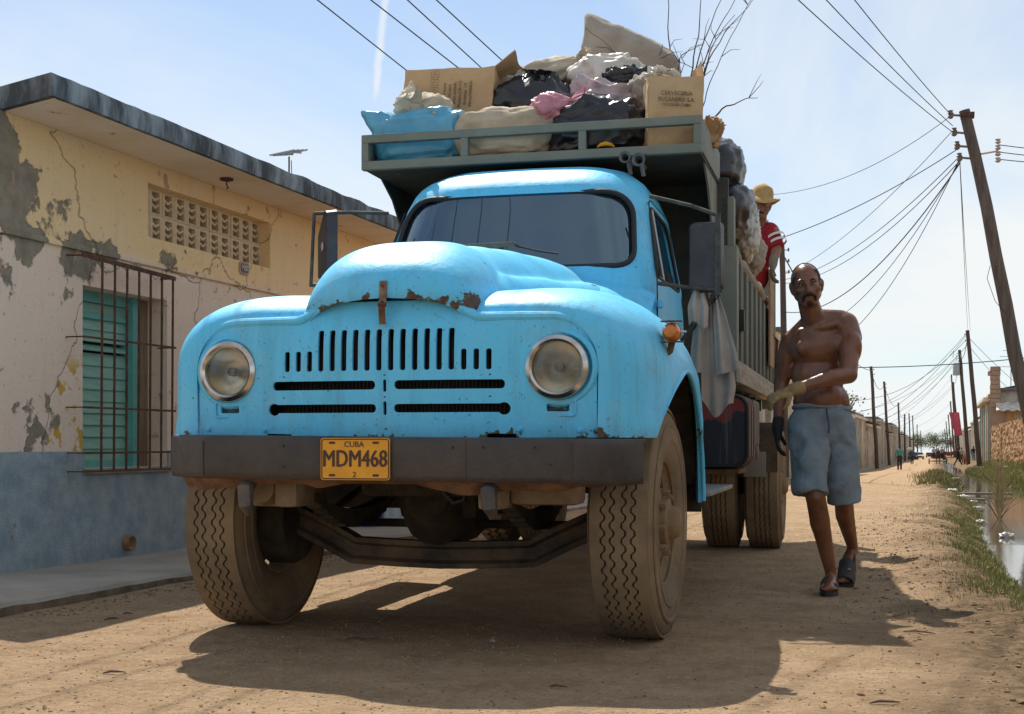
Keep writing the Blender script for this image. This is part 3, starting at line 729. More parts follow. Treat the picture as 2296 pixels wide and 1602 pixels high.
# --- front fenders
AC = (0.0, .50); AR_ = .655
def fend(s_):
    bf = bm_new()
    crown = [(-.10, 1.505), (.15, 1.50), (.45, 1.46), (.70, 1.37), (.90, 1.24), (1.02, 1.10)]
    def prof(v):
        # v 0..1 from front lip to the rear
        if v < .4:
            q = v / .4; th = q * math.pi / 2
            y = lerp(-.725, -.12, 1 - math.cos(th)); g = math.sin(th)
            return y, 1.352 + (1.505 - 1.352) * g ** .9, .852 + (1.085 - .852) * g ** .8, g
        q = (v - .4) / .6; y = lerp(-.12, .98, q)
        return y, interp(y, crown), 1.085 - .02 * sstep(.4, 1, q), 1
    def ff(u, v):
        y, zc, w_, g = prof(v)
        if u < .22:
            x = lerp(.24, .56, u / .22); z = zc - .012 * (1 - u / .22) * g
        elif u < .8:
            a = (u - .22) / .58 * math.pi / 2; e = 2 / 2.5
            x = .56 + (w_ - .56) * math.sin(a) ** e; zl = min(1.12, zc - .2)
            z = zl + (zc - zl) * math.cos(a) ** e
        else:
            zl = min(1.12, zc - .2)
            t = (u - .8) / .2; x = w_ - .004 * t; z = lerp(zl, .56 if y > .3 else .868, t)
        if u > .62: # flared swell above the wheel opening
            d = math.hypot(y - AC[0], z - AC[1]) - AR_
            x += .022 * math.exp(-(max(0, d - .0) / .085) ** 2) * sstep(.62, .75, u)
        # the front of the outer side turns in behind the seam
        return Vector((s_ * x, y + (.0 if u < .8 else 0), z))
    grid(bf, ff, 54, 60)
    # close the rear skirt
    bmesh.ops.recalc_face_normals(bf, faces=bf.faces[:])
    up = max(bf.faces, key=lambda f: f.calc_center_median().z)
    if up.normal.z < 0: bmesh.ops.reverse_faces(bf, faces=bf.faces[:])
    cy = bm_new()
    arch = [(AC[0] + (AR_ if math.cos(a) > 0 else AR_ * .98) * math.cos(a), AC[1] + AR_ * math.sin(a)) for a in [math.pi * i / 40 for i in range(41)]] + [(-.64, -.2), (.655, -.2)]
    prism(cy, arch, 'x', s_ * .62, s_ * 1.5)
    return cut(bf, cy, solid=.016)
for s_ in (-1, 1):
    fe = tobj('front_fender', fend(s_), blue)
    lip = [(s_ * 1.094, AC[0] + AR_ * math.cos(a), AC[1] + AR_ * math.sin(a)) for a in [math.pi * i / 36 for i in range(5, 37)]]
    def fw(y):
        if y > -.12: return 1.104
        th = math.acos(max(-1, min(1, 1 - (y + .725) / .605))); return .874 + .233 * math.sin(th) ** .8
    lip = [(s_ * fw(AC[0] + AR_ * math.cos(R(a))), AC[0] + AR_ * math.cos(R(a)), AC[1] + AR_ * math.sin(R(a))) for a in range(6, 141, 5)]
    obj('arch_lip', tube(bm_new(), lip, [.010 * min(1, (len(lip) - 1 - i) / 6 + .15) for i in range(len(lip))], 8), blue, fe)
    # inner splash panel of the wheel well
    ib = bm_new(); lathe(ib, [(.72, s_ * .52), (.72, s_ * 1.06)], 'x', 24, (0, AC[0], AC[1]), a0=R(12), a1=R(128))
    box(ib, s_ * .50 - .006, s_ * .50 + .006, -.42, .95, .72, 1.44); box(ib, min(s_ * .5, s_ * 1.06), max(s_ * .5, s_ * 1.06), .93, .945, .5, 1.2)
    obj('splash_panel', ib, grime, fe)
# --- hood
def hood_mesh():
    bh_ = bm_new()
    ztop = [(-.80, 1.43), (-.16, 1.715), (.1, 1.755), (.5, 1.80), (.9, 1.825), (1.12, 1.83)]
    def prm(y):
        s = max(0, min(1, (y + .80) / .62)); g = max(0, 1 - (1 - s) ** 2.6) ** .5
        zt = 1.425 + (1.712 - 1.425) * g if y < -.18 else interp(y, [(-.18, 1.712), (.1, 1.752), (.5, 1.79), (.9, 1.815), (1.12, 1.82)])
        zs = 1.40 + (1.575 - 1.40) * g ** .9 if y < -.18 else interp(y, [(-.18, 1.575), (.4, 1.62), (1.12, 1.68)])
        w_ = .355 + .06 * g if y < -.18 else interp(y, [(-.18, .415), (.4, .53), (1.12, .66)])
        zb = interp(y, [(-.80, 1.37), (-.6, 1.42), (-.2, 1.47), (.5, 1.44), (1.12, 1.42)])
        return zt, zs, w_, zb
    def hf(u, v):
        y = -.80 + 1.92 * v ** 1.5; zt, zs, w_, zb = prm(y)
        a = lerp(-1, 1, u); a = math.copysign(abs(a) ** .9, a); x = a * w_; q = abs(a)
        fd = lerp(.97, .835, sstep(-.66, -.10, y))
        dome = zb + (zt - zb) * max(0, 1 - (q / fd) ** 3.4) ** .58
        gs = math.sqrt(max(0, 1 - (1 - max(0, min(1, (y + .46) / .20))) ** 2))       # shelf starts as a rounded bulb behind the nose
        zsh = zb + (zs + .012 - zb) * gs
        shelf = zb + (zsh - zb) * max(0, 1 - q ** 9) ** .5
        k = 130.0
        z = math.log(math.exp(k * (dome - 1.4)) + math.exp(k * (shelf - 1.4))) / k + 1.4
        if y < -.70: z = z + .02 * (1 - q) * (1 - (y + .80) / .1)
        yy_ = y + .05 * (q ** 3) * (1 - sstep(-.8, -.2, y))
        if q > .985: z = min(z, zb - (.03 if y < -.3 else 0))
        return Vector((x, yy_, z))
    g_ = grid(bh_, hf, 120, 90)
    # front lip: fold the leading edge down
    fr = [g_[i][0] for i in range(121)]
    dn = [bh_.verts.new(v.co + Vector((0, .004, -.022 - .035 * abs(lerp(-1, 1, i / 120)) ** 4))) for i, v in enumerate(fr)]
    for i in range(120): bh_.faces.new((fr[i], fr[i + 1], dn[i + 1], dn[i]))
    bmesh.ops.recalc_face_normals(bh_, faces=bh_.faces[:])
    up = max(bh_.faces, key=lambda f: f.calc_center_median().z)
    if up.normal.z < 0: bmesh.ops.reverse_faces(bh_, faces=bh_.faces[:])
    me = bake(bh_, ('SOLIDIFY', dict(thickness=.010, offset=-1))); smooth(me, 50); return me
hood = tobj('hood', hood_mesh(), blue2)
# latch on the nose
lt = bm_new(); bar(lt, (0, -.80, 1.49), (0, -.81, 1.385), .030, .006, up=(0, 1, 0)); obj('hood_latch', lt, mat('latch_brown', (.25, .17, .11), rough=.7, col2=(.12, .06, .03), scale=30), hood)
lt = bm_new(); bar(lt, (-.003, -.815, 1.40), (-.004, -.80, 1.318), .026, .007, up=(0, 1, 0)); tube(lt, [(-.016, -.82, 1.395), (.016, -.82, 1.395)], .006, 8); obj('latch_strap', lt, rustm, hood)
for z in (1.405, 1.47): obj('latch_rivet', lathe(bm_new(), [(.001, -.006), (.005, -.004), (.006, 0)], 'y', 8, (.0, -.812, z)), rustm, hood)
# --- bumper: channel with swept ends
def bump_pt(u): # u -1..1
    a = abs(u); x = u * .985 + .05
    y = -.925 + .012 * a ** 2 + .14 * sstep(.72, 1.0, a) ** 1.4
    return x, y
bb_ = bm_new(); sec = [(.05, .0), (.0, .002), (-.006, .012), (-.008, .02), (-.008, .14), (-.006, .150), (0, .158), (.05, .16)]
rings = []
nU = 60
for i in range(nU + 1):
    u = -1 + 2 * i / nU; x, y = bump_pt(u); dent = fbm((x * 4, 1, 2), 3) * .006
    tilt = -.010 * u
    rings.append([bb_.verts.new((x, y + a, .705 + b_ + tilt + (dent if b_ < .05 else 0))) for a, b_ in sec])
for i in range(nU):
    for j in range(len(sec) - 1): bb_.faces.new((rings[i][j], rings[i][j + 1], rings[i + 1][j + 1], rings[i + 1][j]))
bmesh.ops.recalc_face_normals(bb_, faces=bb_.faces[:])
me = bake(bb_, ('SOLIDIFY', dict(thickness=.007, offset=1))); smooth(me, 35)
bumper = tobj('front_bumper', me, bumperm)
for x in (-.365, .33, .65, .71, .45):
    for z in ((.835, .755) if x < 0 else (.83,) if x != .71 else (.765,)):
        obj('bolt_hole', lathe(bm_new(), [(.001, -.0115), (.006, -.0115), (.007, -.004)], 'y', 8, (x, bump_pt((x - .05) / .985)[1] - .005, z)), black, bumper)
for x in (-.72, .38, .79):
    q = bm_new(); bar(q, (x, bump_pt((x - .05) / .985)[1] - .0165, .712), (x, bump_pt((x - .05) / .985)[1] - .0165, .855), .005, .003, up=(0, 1, 0)); obj('weld_seam', q, bumperm, bumper)
q = bm_new()
grid(q, lambda u, v: Vector((lerp(-.94, .94, u) + .05, bump_pt(lerp(-.94, .94, u) / .985)[1] + .012 + .05 * v, .708 - (.030 + .030 * fbm((u * 7, 2, 5), 3) + .018 * math.sin(u * 9 + 1)) * v)), 80, 5)
tobj('bumper_backing', bake(q, ('SOLIDIFY', dict(thickness=.006, offset=0))), rustm)
# licence plate
LPX = -.06
lp = bm_new(); prism(lp, rrect(.285, .163, .012, LPX, .785), 'y', -.954, -.950); plate = tobj('licence_plate', lp, mat('plate_yellow', (.80, .37, .012), rough=.5, col2=(.72, .31, .01), scale=12, spot=.68, spotcol=(.35, .16, .03), spotscale=20))
brown = mat('plate_brown_ink', (.055, .022, .018), rough=.5)
obj('plate_rim', tube(bm_new(), [(x, -.9545, z) for x, z in rrect(.275, .153, .010, LPX, .785)], .0022, 6, closed=True), brown, plate)
text('plate_text', 'MDM468', .092, brown, plate, (LPX - .0025, -.955, .783), (R(90), 0, 0), bold=.0, sx=.765)
text('plate_text', 'MDM468', .092, brown, plate, (LPX + .0005, -.9551, .784), (R(90), 0, 0), bold=.0, sx=.765)
text('plate_text', 'CUBA', .031, brown, plate, (LPX - .004, -.955, .841), (R(90), 0, 0), bold=0)
text('plate_text', '2', .031, brown, plate, (LPX - .002, -.955, .724), (R(90), 0, 0), bold=0)
for x in (-.095, .085):
    for z in (.848, .722):
        q = bm_new(); prism(q, rrect(.026, .009, .004, LPX + x, z, 3), 'y', -.956, -.9535); obj('plate_slot', q, brown, plate)
# tow hooks
for x in (-.55, .46):
    tobj('tow_hook', tube(bm_new(), [(x, -.70, .74), (x, -.84, .705), (x, -.895, .665), (x + .005, -.90, .60), (x + .01, -.87, .565)], [.03, .034, .034, .03, .018], 10), mat('hook_iron', (.05, .045, .045), rough=.6, col2=(.12, .09, .07), scale=9))
# --- chassis
for s_ in (-1, 1):
    tobj('frame_rail', box(bm_new(), s_ * .42 - .04, s_ * .42 + .04, -.84, 7.2, .70, .862, .004), grime)
    sp_ = bm_new()
    for i in range(7):
        L_ = .62 - i * .07
        pts = [(s_ * .43, t * L_, .54 + .10 * (t * t) * (L_ / .62) ** 2 - i * .012) for t in [k / 6 - 1 for k in range(13)]]
        for a, b_ in zip(pts, pts[1:]): bar(sp_, a, b_, .065, .012)
    tobj('leaf_spring', sp_, grime)
    tobj('spring_hanger', box(bm_new(), s_ * .43 - .05, s_ * .43 + .05, -.78, -.58, .585, .72, .02), dustmetal)
    tobj('shock_mount', box(bm_new(), s_ * .60 - .06, s_ * .60 + .06, -.20, .0, .62, .84, .03), dustmetal)
ax = [(-.86, 0, .50), (-.70, 0, .49), (-.55, 0, .42), (-.42, -.01, .355), (-.2, -.01, .345), (0, -.01, .34), (.2, -.01, .345), (.42, -.01, .355), (.55, 0, .42), (.70, 0, .49), (.86, 0, .50)]
axm = bm_new()
def ibeam(path):
    sec = [(-.045, -.055), (.045, -.055), (.045, -.035), (.018, -.022), (.018, .022), (.045, .035), (.045, .055), (-.045, .055), (-.045, .035), (-.018, .022), (-.018, -.022), (-.045, -.035)]
    rr = []
    for i, p in enumerate(path):
        p = Vector(p); d = (Vector(path[min(i + 1, len(path) - 1)]) - Vector(path[max(0, i - 1)])).normalized()
        up = Vector((-d.z, 0, d.x))
        rr.append([axm.verts.new(p + Vector((0, a, 0)) + up * b_ * 1.1) for a, b_ in sec])
    for a, b_ in zip(rr, rr[1:]):
        for j in range(12): axm.faces.new((a[j], a[(j + 1) % 12], b_[(j + 1) % 12], b_[j]))
    axm.faces.new(rr[0]); axm.faces.new(rr[-1][::-1])
fine = []
for a, b_ in zip(ax, ax[1:]):
    for k in range(4): fine.append(tuple(lerp(a[i], b_[i], k / 4) for i in range(3)))
fine.append(ax[-1]); ibeam(fine)
bmesh.ops.recalc_face_normals(axm, faces=axm.faces[:])
tobj('front_axle', axm, mat('axle_grime', (.03, .022, .015), rough=.75, col2=(.12, .078, .042), scale=4, bump=.4, bscale=50))
tobj('tie_rod', tube(bm_new(), [(-.72, .18, .47), (.72, .18, .47)], .02, 10), grime)
tobj('drag_link', tube(bm_new(), [(-.60, .05, .50), (-.62, .75, .66)], .018, 8), grime)
eg = bm_new(); box(eg, -.24, .24, -.45, .75, .62, 1.36, .04); box(eg, -.19, .19, -.10, .7, .50, .63, .05); tube(eg, [(.0, .7, .68), (.0, 1.6, .66)], [.17, .11], 14); tobj('engine', eg, grime)
tobj('oil_pan', tube(bm_new(), [(-.02, -.20, .60), (-.02, -.05, .545), (-.02, .30, .53), (-.02, .55, .62)], [.10, .16, .16, .10], 14), grime)
tobj('drive_shaft', tube(bm_new(), [(0, 1.6, .66), (0, 3.2, .62), (0, 5.0, .56)], .045, 12), grime)
st_ = bm_new(); box(st_, -.66, -.50, -.64, -.42, .58, .80, .025); lathe(st_, [(.001, -.70), (.06, -.70), (.075, -.66), (.075, -.60)], 'y', 14, (-.575, 0, .66)); tobj('steering_box', st_, dustmetal)
st_ = bm_new(); box(st_, .48, .76, -.66, -.50, .60, .78, .025); tobj('spring_bracket', st_, dustmetal)
tobj('brake_hose', tube(bm_new(), [(.15, -.5, .70), (.16, -.5, .64), (.20, -.5, .60), (.245, -.5, .61), (.26, -.5, .67), (.32, -.5, .62), (.37, -.5, .61), (.41, -.5, .68)], .012, 8), black)
tobj('cross_member', box(bm_new(), -.38, .38, -.70, -.60, .68, .80, .01), rustm)
# --- wheels
def tread_rib(bm, x0, x1, zig0, zig1, r_, base, n=200, amp=.008, crown=0):
    top0 = []; top1 = []; b0 = []; b1 = []
    for j in range(n):
        a = 2 * math.pi * j / n; k = 1 if j % 4 in (0, 1) else -1
        u0 = x0 + (amp * k if zig0 else 0); u1 = x1 + (amp * k if zig1 else 0)
        for u, tl, bl in ((u0, top0, b0), (u1, top1, b1)):
            rt = r_ - crown * (u / .12) ** 2
            tl.append(bm.verts.new((u, rt * math.cos(a), rt * math.sin(a)))); bl.append(bm.verts.new((u, base * math.cos(a), base * math.sin(a))))
    for j in range(n):
        k = (j + 1) % n
        bm.faces.new((top0[j], top1[j], top1[k], top0[k])); bm.faces.new((b0[j], top0[j], top0[k], b0[k])); bm.faces.new((top1[j], b1[j], b1[k], top1[k]))
TR_R = .505; TWD = .265
tyre_prof = [(.262, -.095), (.275, -.115), (.34, -.135), (.40, -.138), (.45, -.130), (.475, -.118), (.486, -.108), (.488, 0), (.486, .108), (.475, .118), (.45, .130), (.40, .138), (.34, .135), (.275, .115), (.262, .095)]
tb = lathe(bm_new(), tyre_prof, 'x', 72)
for s_ in (-1, 1):
    for r0 in (.36, .425): lathe(tb, [(r0 - .012, s_ * .1365), (r0 - .004, s_ * .141), (r0 + .006, s_ * .1405), (r0 + .012, s_ * .1345)], 'x', 72)
tyre_me = bpy.data.meshes.new('tyre'); tb.normal_update(); tb.to_mesh(tyre_me); tb.free(); smooth(tyre_me, 40); tyre_me.materials.append(rubber)
def tread_mesh(kind):
    t_ = bm_new()
    if kind == 'zig':
        ed = [-.116, -.062, -.024, .024, .062, .116]
        for i in range(5): tread_rib(t_, ed[i] + (.0045 if i else 0), ed[i + 1] - (.0045 if i < 4 else 0), i > 0, i < 4, TR_R, .486, crown=.006)
        lathe(t_, [(.4875, -.118), (.4875, .118)], 'x', 104)
    elif kind == 'rib':
        ed = [-.118, -.055, -.018, .018, .055, .118]
        for i in range(5): tread_rib(t_, ed[i] + (.004 if i else 0), ed[i + 1] - (.004 if i < 4 else 0), i > 0, i < 4, TR_R, .486, amp=.003, crown=.006)
    else:
        for r_ in range(36):
            for s_ in (-1, 0, 1):
                a = 2 * math.pi * (r_ + (.5 if s_ == 0 else 0)) / 36; d = 2 * math.pi / 36
                vs = []
                for (uu, aa) in ((-.034, 0), (0, -.36), (.034, 0), (0, .36)):
                    vs.append((s_ * .072 + uu * (1.0), a + aa * d * 1.15))
                lo = [t_.verts.new((u, .484 * math.cos(q), .484 * math.sin(q))) for u, q in vs]; hi = [t_.verts.new((u * .97, TR_R * math.cos(q), TR_R * math.sin(q))) for u, q in vs]
                t_.faces.new(hi)
                for i in range(4): t_.faces.new((lo[i], lo[(i + 1) % 4], hi[(i + 1) % 4], hi[i]))
    bmesh.ops.recalc_face_normals(t_, faces=t_.faces[:])
    me = bpy.data.meshes.new('tread'); t_.to_mesh(me); t_.free(); me.materials.append(rubber); return me
treads = {k: tread_mesh(k) for k in ('zig', 'rib', 'lug')}
gro = lathe(bm_new(), [(.4885, -.112), (.4885, .112)], 'x', 72); groove_me = bpy.data.meshes.new('tread_groove'); gro.to_mesh(groove_me); gro.free(); smooth(groove_me, 60); groove_me.materials.append(rubdark)
def rim_mesh(s_, convex):
    b_ = bm_new()
    lathe(b_, [(.262, s_ * -.098), (.255, s_ * -.10), (.235, s_ * -.08), (.235, s_ * .07), (.258, s_ * .088), (.272, s_ * .100), (.276, s_ * .108), (.270, s_ * .112), (.262, s_ * .104)], 'x', 48)
    n = 60
    rad = [.245, .225, .20, .175, .15, .125, .10, .06]
    h = [.045, .05, .060, .075, .092, .10, .10, .10] if convex else [.06, .05, .03, .01, -.01, -.02, -.02, -.02]
    vs = [[b_.verts.new((s_ * hh, r_ * math.cos(2 * math.pi * j / n), r_ * math.sin(2 * math.pi * j / n))) for j in range(n)] for r_, hh in zip(rad, h)]
    for i in range(len(rad) - 1):
        for j in range(n):
            if 1 <= i <= 3 and (j % 12) in ((3, 4, 5, 6, 7, 8) if i == 2 else (4, 5, 6, 7)): continue
            b_.faces.new((vs[i][j], vs[i][(j + 1) % n], vs[i + 1][(j + 1) % n], vs[i + 1][j]))
    return b_
def hub_mesh(s_):
    b_ = bm_new(); lathe(b_, [(.11, s_ * .095), (.105, s_ * .125), (.075, s_ * .135), (.068, s_ * .16), (.05, s_ * .175), (.001, s_ * .18)], 'x', 24)
    return b_
rimmat = mat('dusty_wheel', (.21, .145, .08), rough=.9, col2=(.13, .09, .055), scale=6, dust=(.75, 4, (.36, .24, .12)), bump=.5, bscale=50)
rimgrey = mat('rim_ring', (.33, .29, .23), rough=.7, col2=(.2, .14, .08), scale=8)
def wheel(x, y, outer, kind, convex, steer=0, rot=0, detail=True, label=None):
    w_ = bpy.data.objects.new('wheel', None)
    me = bpy.data.meshes.new('wheel'); b_ = rim_mesh(outer, convex); b_.normal_update(); b_.to_mesh(me); b_.free(); smooth(me, 35); me.materials.append(rimmat)
    w_ = obj('wheel', me, None, truck, loc=(x, y, TR_R - .004), rot=(rot, 0, steer))
    if label: w_['label'] = label
    obj('tyre', tyre_me, None, w_); obj('tread', treads[kind], None, w_); obj('tread_groove', groove_me, None, w_)
    if detail:
        obj('hub', hub_mesh(outer), rimmat, w_)
        for k in range(8):
            a = 2 * math.pi * k / 8
            q = lathe(bm_new(), [(.017, outer * .085), (.017, outer * .125), (.012, outer * .132), (.001, outer * .132)], 'x', 6, (0, .132 * math.cos(a), .132 * math.sin(a))); obj('wheel_nut', q, rimmat, w_)
    return w_
steer = R(-1.5)
wheel(-.90, 0, -1, 'zig', True, steer, .3)
wheel(.90, 0, 1, 'zig', True, steer, .9)
for s_ in (-1, 1):
    dk = lathe(bm_new(), [(.20, s_ * .70), (.215, s_ * .73), (.215, s_ * .83), (.06, s_ * .84)], 'x', 32, (0, 0, .50)); lathe(dk, [(.001, s_ * .70), (.20, s_ * .70)], 'x', 32, (0, 0, .5)); tobj('brake_drum', dk, grime)
    kn = bm_new(); box(kn, s_ * .76 - .05, s_ * .76 + .05, -.07, .07, .38, .64, .02); tube(kn, [(s_ * .76, .0, .42), (s_ * .70, .18, .46)], .025, 8); tobj('steering_knuckle', kn, dustmetal)
RA = 5.2
wheel(1.10, RA, 1, 'rib', False, 0, .2); wheel(.765, RA, 1, 'rib', False, 0, .6, False)
wheel(-1.10, RA, -1, 'lug', False, 0, .2); wheel(-.765, RA, -1, 'rib', False, 0, .6, False)
tobj('rear_axle', tube(bm_new(), [(-1.0, RA, .5), (-.3, RA, .5), (-.16, RA, .5), (0, RA, .5), (.16, RA, .5), (.3, RA, .5), (1.0, RA, .5)], [.07, .08, .17, .22, .17, .08, .07], 18), grime)
for s_ in (-1, 1):
    q = bm_new()
    for i in range(6): bar(q, (s_ * .45, RA - .6 + i * .05, .70 - i * .02), (s_ * .45, RA + .6 - i * .05, .70 - i * .02), .07, .012)
    tobj('leaf_spring', q, grime)
    tobj('mud_flap', box(bm_new(), s_ * .95 - .28, s_ * .95 + .28, RA - .66, RA - .65, .62, 1.0, .002), rubdark)
# --- cab shell
HW = [(.90, .79), (1.5, .80), (1.76, .785), (2.18, .705), (2.30, .655), (2.38, .56), (2.425, .40), (2.44, .2)]
YF = [(.90, 1.02), (1.5, 1.02), (1.76, 1.07), (2.18, 1.285), (2.26, 1.32), (2.33, 1.40), (2.40, 1.56), (2.43, 1.72), (2.44, 1.85)]
YB = [(.90, 2.42), (2.18, 2.40), (2.30, 2.36), (2.38, 2.28), (2.425, 2.15), (2.44, 2.02)]
RCF = [(.90, .16), (1.5, .20), (1.76, .26), (2.18, .27), (2.30, .27), (2.38, .22), (2.425, .16), (2.44, .06)]
def lin(x, tab):
    if x <= tab[0][0]: return tab[0][1]
    for (a, b), (c, d) in zip(tab, tab[1:]):
        if x <= c: return b + (d - b) * (x - a) / (c - a)
    return tab[-1][1]
def front_y(x, z):
    hw, yf, rc = lin(z, HW), lin(z, YF), lin(z, RCF); q = abs(x) - (hw - rc)
    crown = .05 * (x / hw) ** 2
    return yf + crown + (0 if q <= 0 else rc - math.sqrt(max(0, rc * rc - q * q)))
def cab_shell(off=0):
    b_ = bm_new()
    zl = [.90, 1.1, 1.3, 1.5, 1.6, 1.7, 1.76, 1.85, 1.95, 2.05, 2.12, 2.18, 2.22, 2.26, 2.30, 2.33, 2.36, 2.38, 2.40, 2.415, 2.425, 2.433, 2.438, 2.44]
    rings = []
    for z in zl:
        hw, yb, rc, rb = lin(z, HW) - off, lin(z, YB) - off, lin(z, RCF), .10
        ring = []
        xsn = 24
        yf0 = lin(z, YF)
        for i in range(xsn + 1):               # front, left to right, up to the tangent of the side
            a = -math.pi / 2 + math.pi * i / xsn
            x = (hw) * math.sin(a) if False else None
        fr = []
        for i in range(9): fr.append((-(hw - rc) * (1 - i / 8), None))
        pts = []
        k = 8
        for i in range(k + 1):                 # front-left corner
            a = math.pi / 2 * i / k; pts.append((-(hw - rc) - rc * math.cos(a), yf0 + off + .05 * (((hw - rc) + rc * math.cos(a)) / hw) ** 2 + rc * (1 - math.sin(a))))
        for i in range(1, 12):
            x = lerp(-(hw - rc), hw - rc, i / 12); pts.append((x, yf0 + off + .05 * (x / hw) ** 2))
        for i in range(k, -1, -1):
            a = math.pi / 2 * i / k; pts.append(((hw - rc) + rc * math.cos(a), yf0 + off + .05 * (((hw - rc) + rc * math.cos(a)) / hw) ** 2 + rc * (1 - math.sin(a))))
        ys0 = pts[-1][1]
        for i in range(1, 8): pts.append((hw, lerp(ys0, yb - rb, i / 8)))
        for i in range(k + 1):
            a = math.pi / 2 * i / k; pts.append((hw - rb + rb * math.cos(a), yb - rb + rb * math.sin(a)))
        for i in range(1, 8): pts.append((lerp(hw - rb, -hw + rb, i / 8), yb))
        for i in range(k, -1, -1):
            a = math.pi / 2 * i / k; pts.append((-(hw - rb) - rb * math.cos(a), yb - rb + rb * math.sin(a)))
        for i in range(1, 8): pts.append((-hw, lerp(yb - rb, ys0, i / 8)))
        zo = z - off * (1 if z > 2.3 else 0)
        rings.append([b_.verts.new((x, y, zo)) for x, y in pts])
    n = len(rings[0])
    for a, c in zip(rings, rings[1:]):
        for j in range(n): b_.faces.new((a[j], a[(j + 1) % n], c[(j + 1) % n], c[j]))
    b_.faces.new(rings[-1])
    bmesh.ops.recalc_face_normals(b_, faces=b_.faces[:])
    f = max(b_.faces, key=lambda f: f.calc_center_median().z)
    if f.normal.z < 0: bmesh.ops.reverse_faces(b_, faces=b_.faces[:])
    return b_
def poly_round(pts, r_, k=5):
    out = []; n = len(pts)
    for i in range(n):
        p0, p, p1 = Vector(pts[i - 1]), Vector(pts[i]), Vector(pts[(i + 1) % n]); rr = r_[i] if isinstance(r_, (list, tuple)) else r_
        a = p + (p0 - p).normalized() * rr; c = p + (p1 - p).normalized() * rr
        for j in range(k + 1):
            t = j / k; q = a * (1 - t) ** 2 + p * 2 * t * (1 - t) + c * t * t; out.append((q.x, q.y))
    return out
WS = poly_round([(-.685, 1.775), (.685, 1.775), (.635, 2.205), (-.635, 2.205)], [.11, .11, .15, .15], 8)
WS = [(x, z + .012 * (1 - (x / .64) ** 2) * (1 if z > 2 else 0)) for x, z in WS]
DW = poly_round([(1.30, 1.735), (2.22, 1.745), (2.20, 2.14), (1.53, 2.15)], [.06, .08, .12, .08], 5)
RW = rrect(.75, .26, .06, 0, 1.98)
ctb = bm_new(); prism(ctb, WS, 'y', .6, 1.75); prism(ctb, DW, 'x', -1.2, 1.2); prism(ctb, RW, 'y', 2.2, 2.7)
cab = tobj('cab', cut(cab_shell(), ctb, solid=.028, sm=40), blue3)
wg = glassmat('windscreen_glass', (.92, .96, .98), 1.0, .015, .05, 2.8); sg = glassmat('side_glass', (.55, .62, .64), .9, .02, .12)
def inter(shell, cutter):
    me = bake(shell, ('SOLIDIFY', dict(thickness=.004, offset=-1)), ('BOOLEAN', dict(operation='INTERSECT', solver='EXACT', object=cutter))); smooth(me, 40); return me
q = bm_new(); prism(q, WS, 'y', .6, 1.75); obj('windscreen', inter(cab_shell(.012), q), wg, cab)
q = bm_new(); prism(q, RW, 'y', 2.2, 2.7); obj('rear_window', inter(cab_shell(.012), q), sg, cab)
gk = mat('gasket_rubber', (.012, .013, .013), rough=.6)
obj('windscreen_gasket', tube(bm_new(), [(x, front_y(x, z) - .002, z) for x, z in WS], .015, 8, closed=True), gk, cab)
for s_ in (-1, 1):
    def sx_(z): return s_ * (lin(z, HW) - .004)
    obj('window_channel', tube(bm_new(), [(sx_(z), y, z) for y, z in DW], .011, 6, closed=True), gk, cab)
    obj('vent_divider', tube(bm_new(), [(sx_(1.74), 1.55, 1.74), (sx_(2.145), 1.60, 2.145)], .011, 6), mat('dull_aluminium', (.4, .39, .36), rough=.45, metal=.7), cab)
    seam = [(1.22, 1.25), (1.24, 1.60), (1.27, 1.72), (1.50, 2.165), (1.62, 2.20), (2.15, 2.20), (2.26, 2.10), (2.28, 1.7), (2.28, 1.05), (1.24, 1.05), (1.22, 1.25)]
    obj('door_seam', tube(bm_new(), [(s_ * (lin(z, HW) + .0005), y, z) for y, z in seam], .004, 6), gk, cab)
    obj('door_handle', tube(bm_new(), [(s_ * .80, 2.05, 1.50), (s_ * .84, 2.05, 1.50), (s_ * .845, 2.20, 1.50)], .010, 8), chrome, cab)
    for z in (1.35, 1.58): obj('door_hinge', box(bm_new(), s_ * .812 - .012, s_ * .812 + .012, 1.20, 1.26, z - .02, z + .02, .004), blue3, cab)
    # half-lowered door glass
    gl_ = bm_new(); y0 = 1.57; vs = [(y0, 1.735), (2.22, 1.735), (2.22, 1.84), (y0, 1.86)]
    gl_.faces.new([gl_.verts.new((s_ * (lin(z, HW) - .02), y, z)) for y, z in vs]); obj('door_glass', gl_, sg, cab)
# cowl sides swell between the hood and the door
for s_ in (-1, 1):
    cb_ = bm_new()
    def cf(u, v):
        x = lerp(.40, .80, u); y = lerp(.70, 1.14, v)
        zt = lerp(1.60, 1.72, v) - .22 * u ** 2.2 * (1 - .55 * v)
        return Vector((s_ * x, y + .10 * u * u * (1 - v), zt))
    grid(cb_, cf, 14, 10); bmesh.ops.recalc_face_normals(cb_, faces=cb_.faces[:])
    if cb_.faces[0].normal.z < 0: bmesh.ops.reverse_faces(cb_, faces=cb_.faces[:])
    me = bake(cb_, ('SOLIDIFY', dict(thickness=.25, offset=-1))); smooth(me, 45); obj('cowl_side', me, blue3, cab)
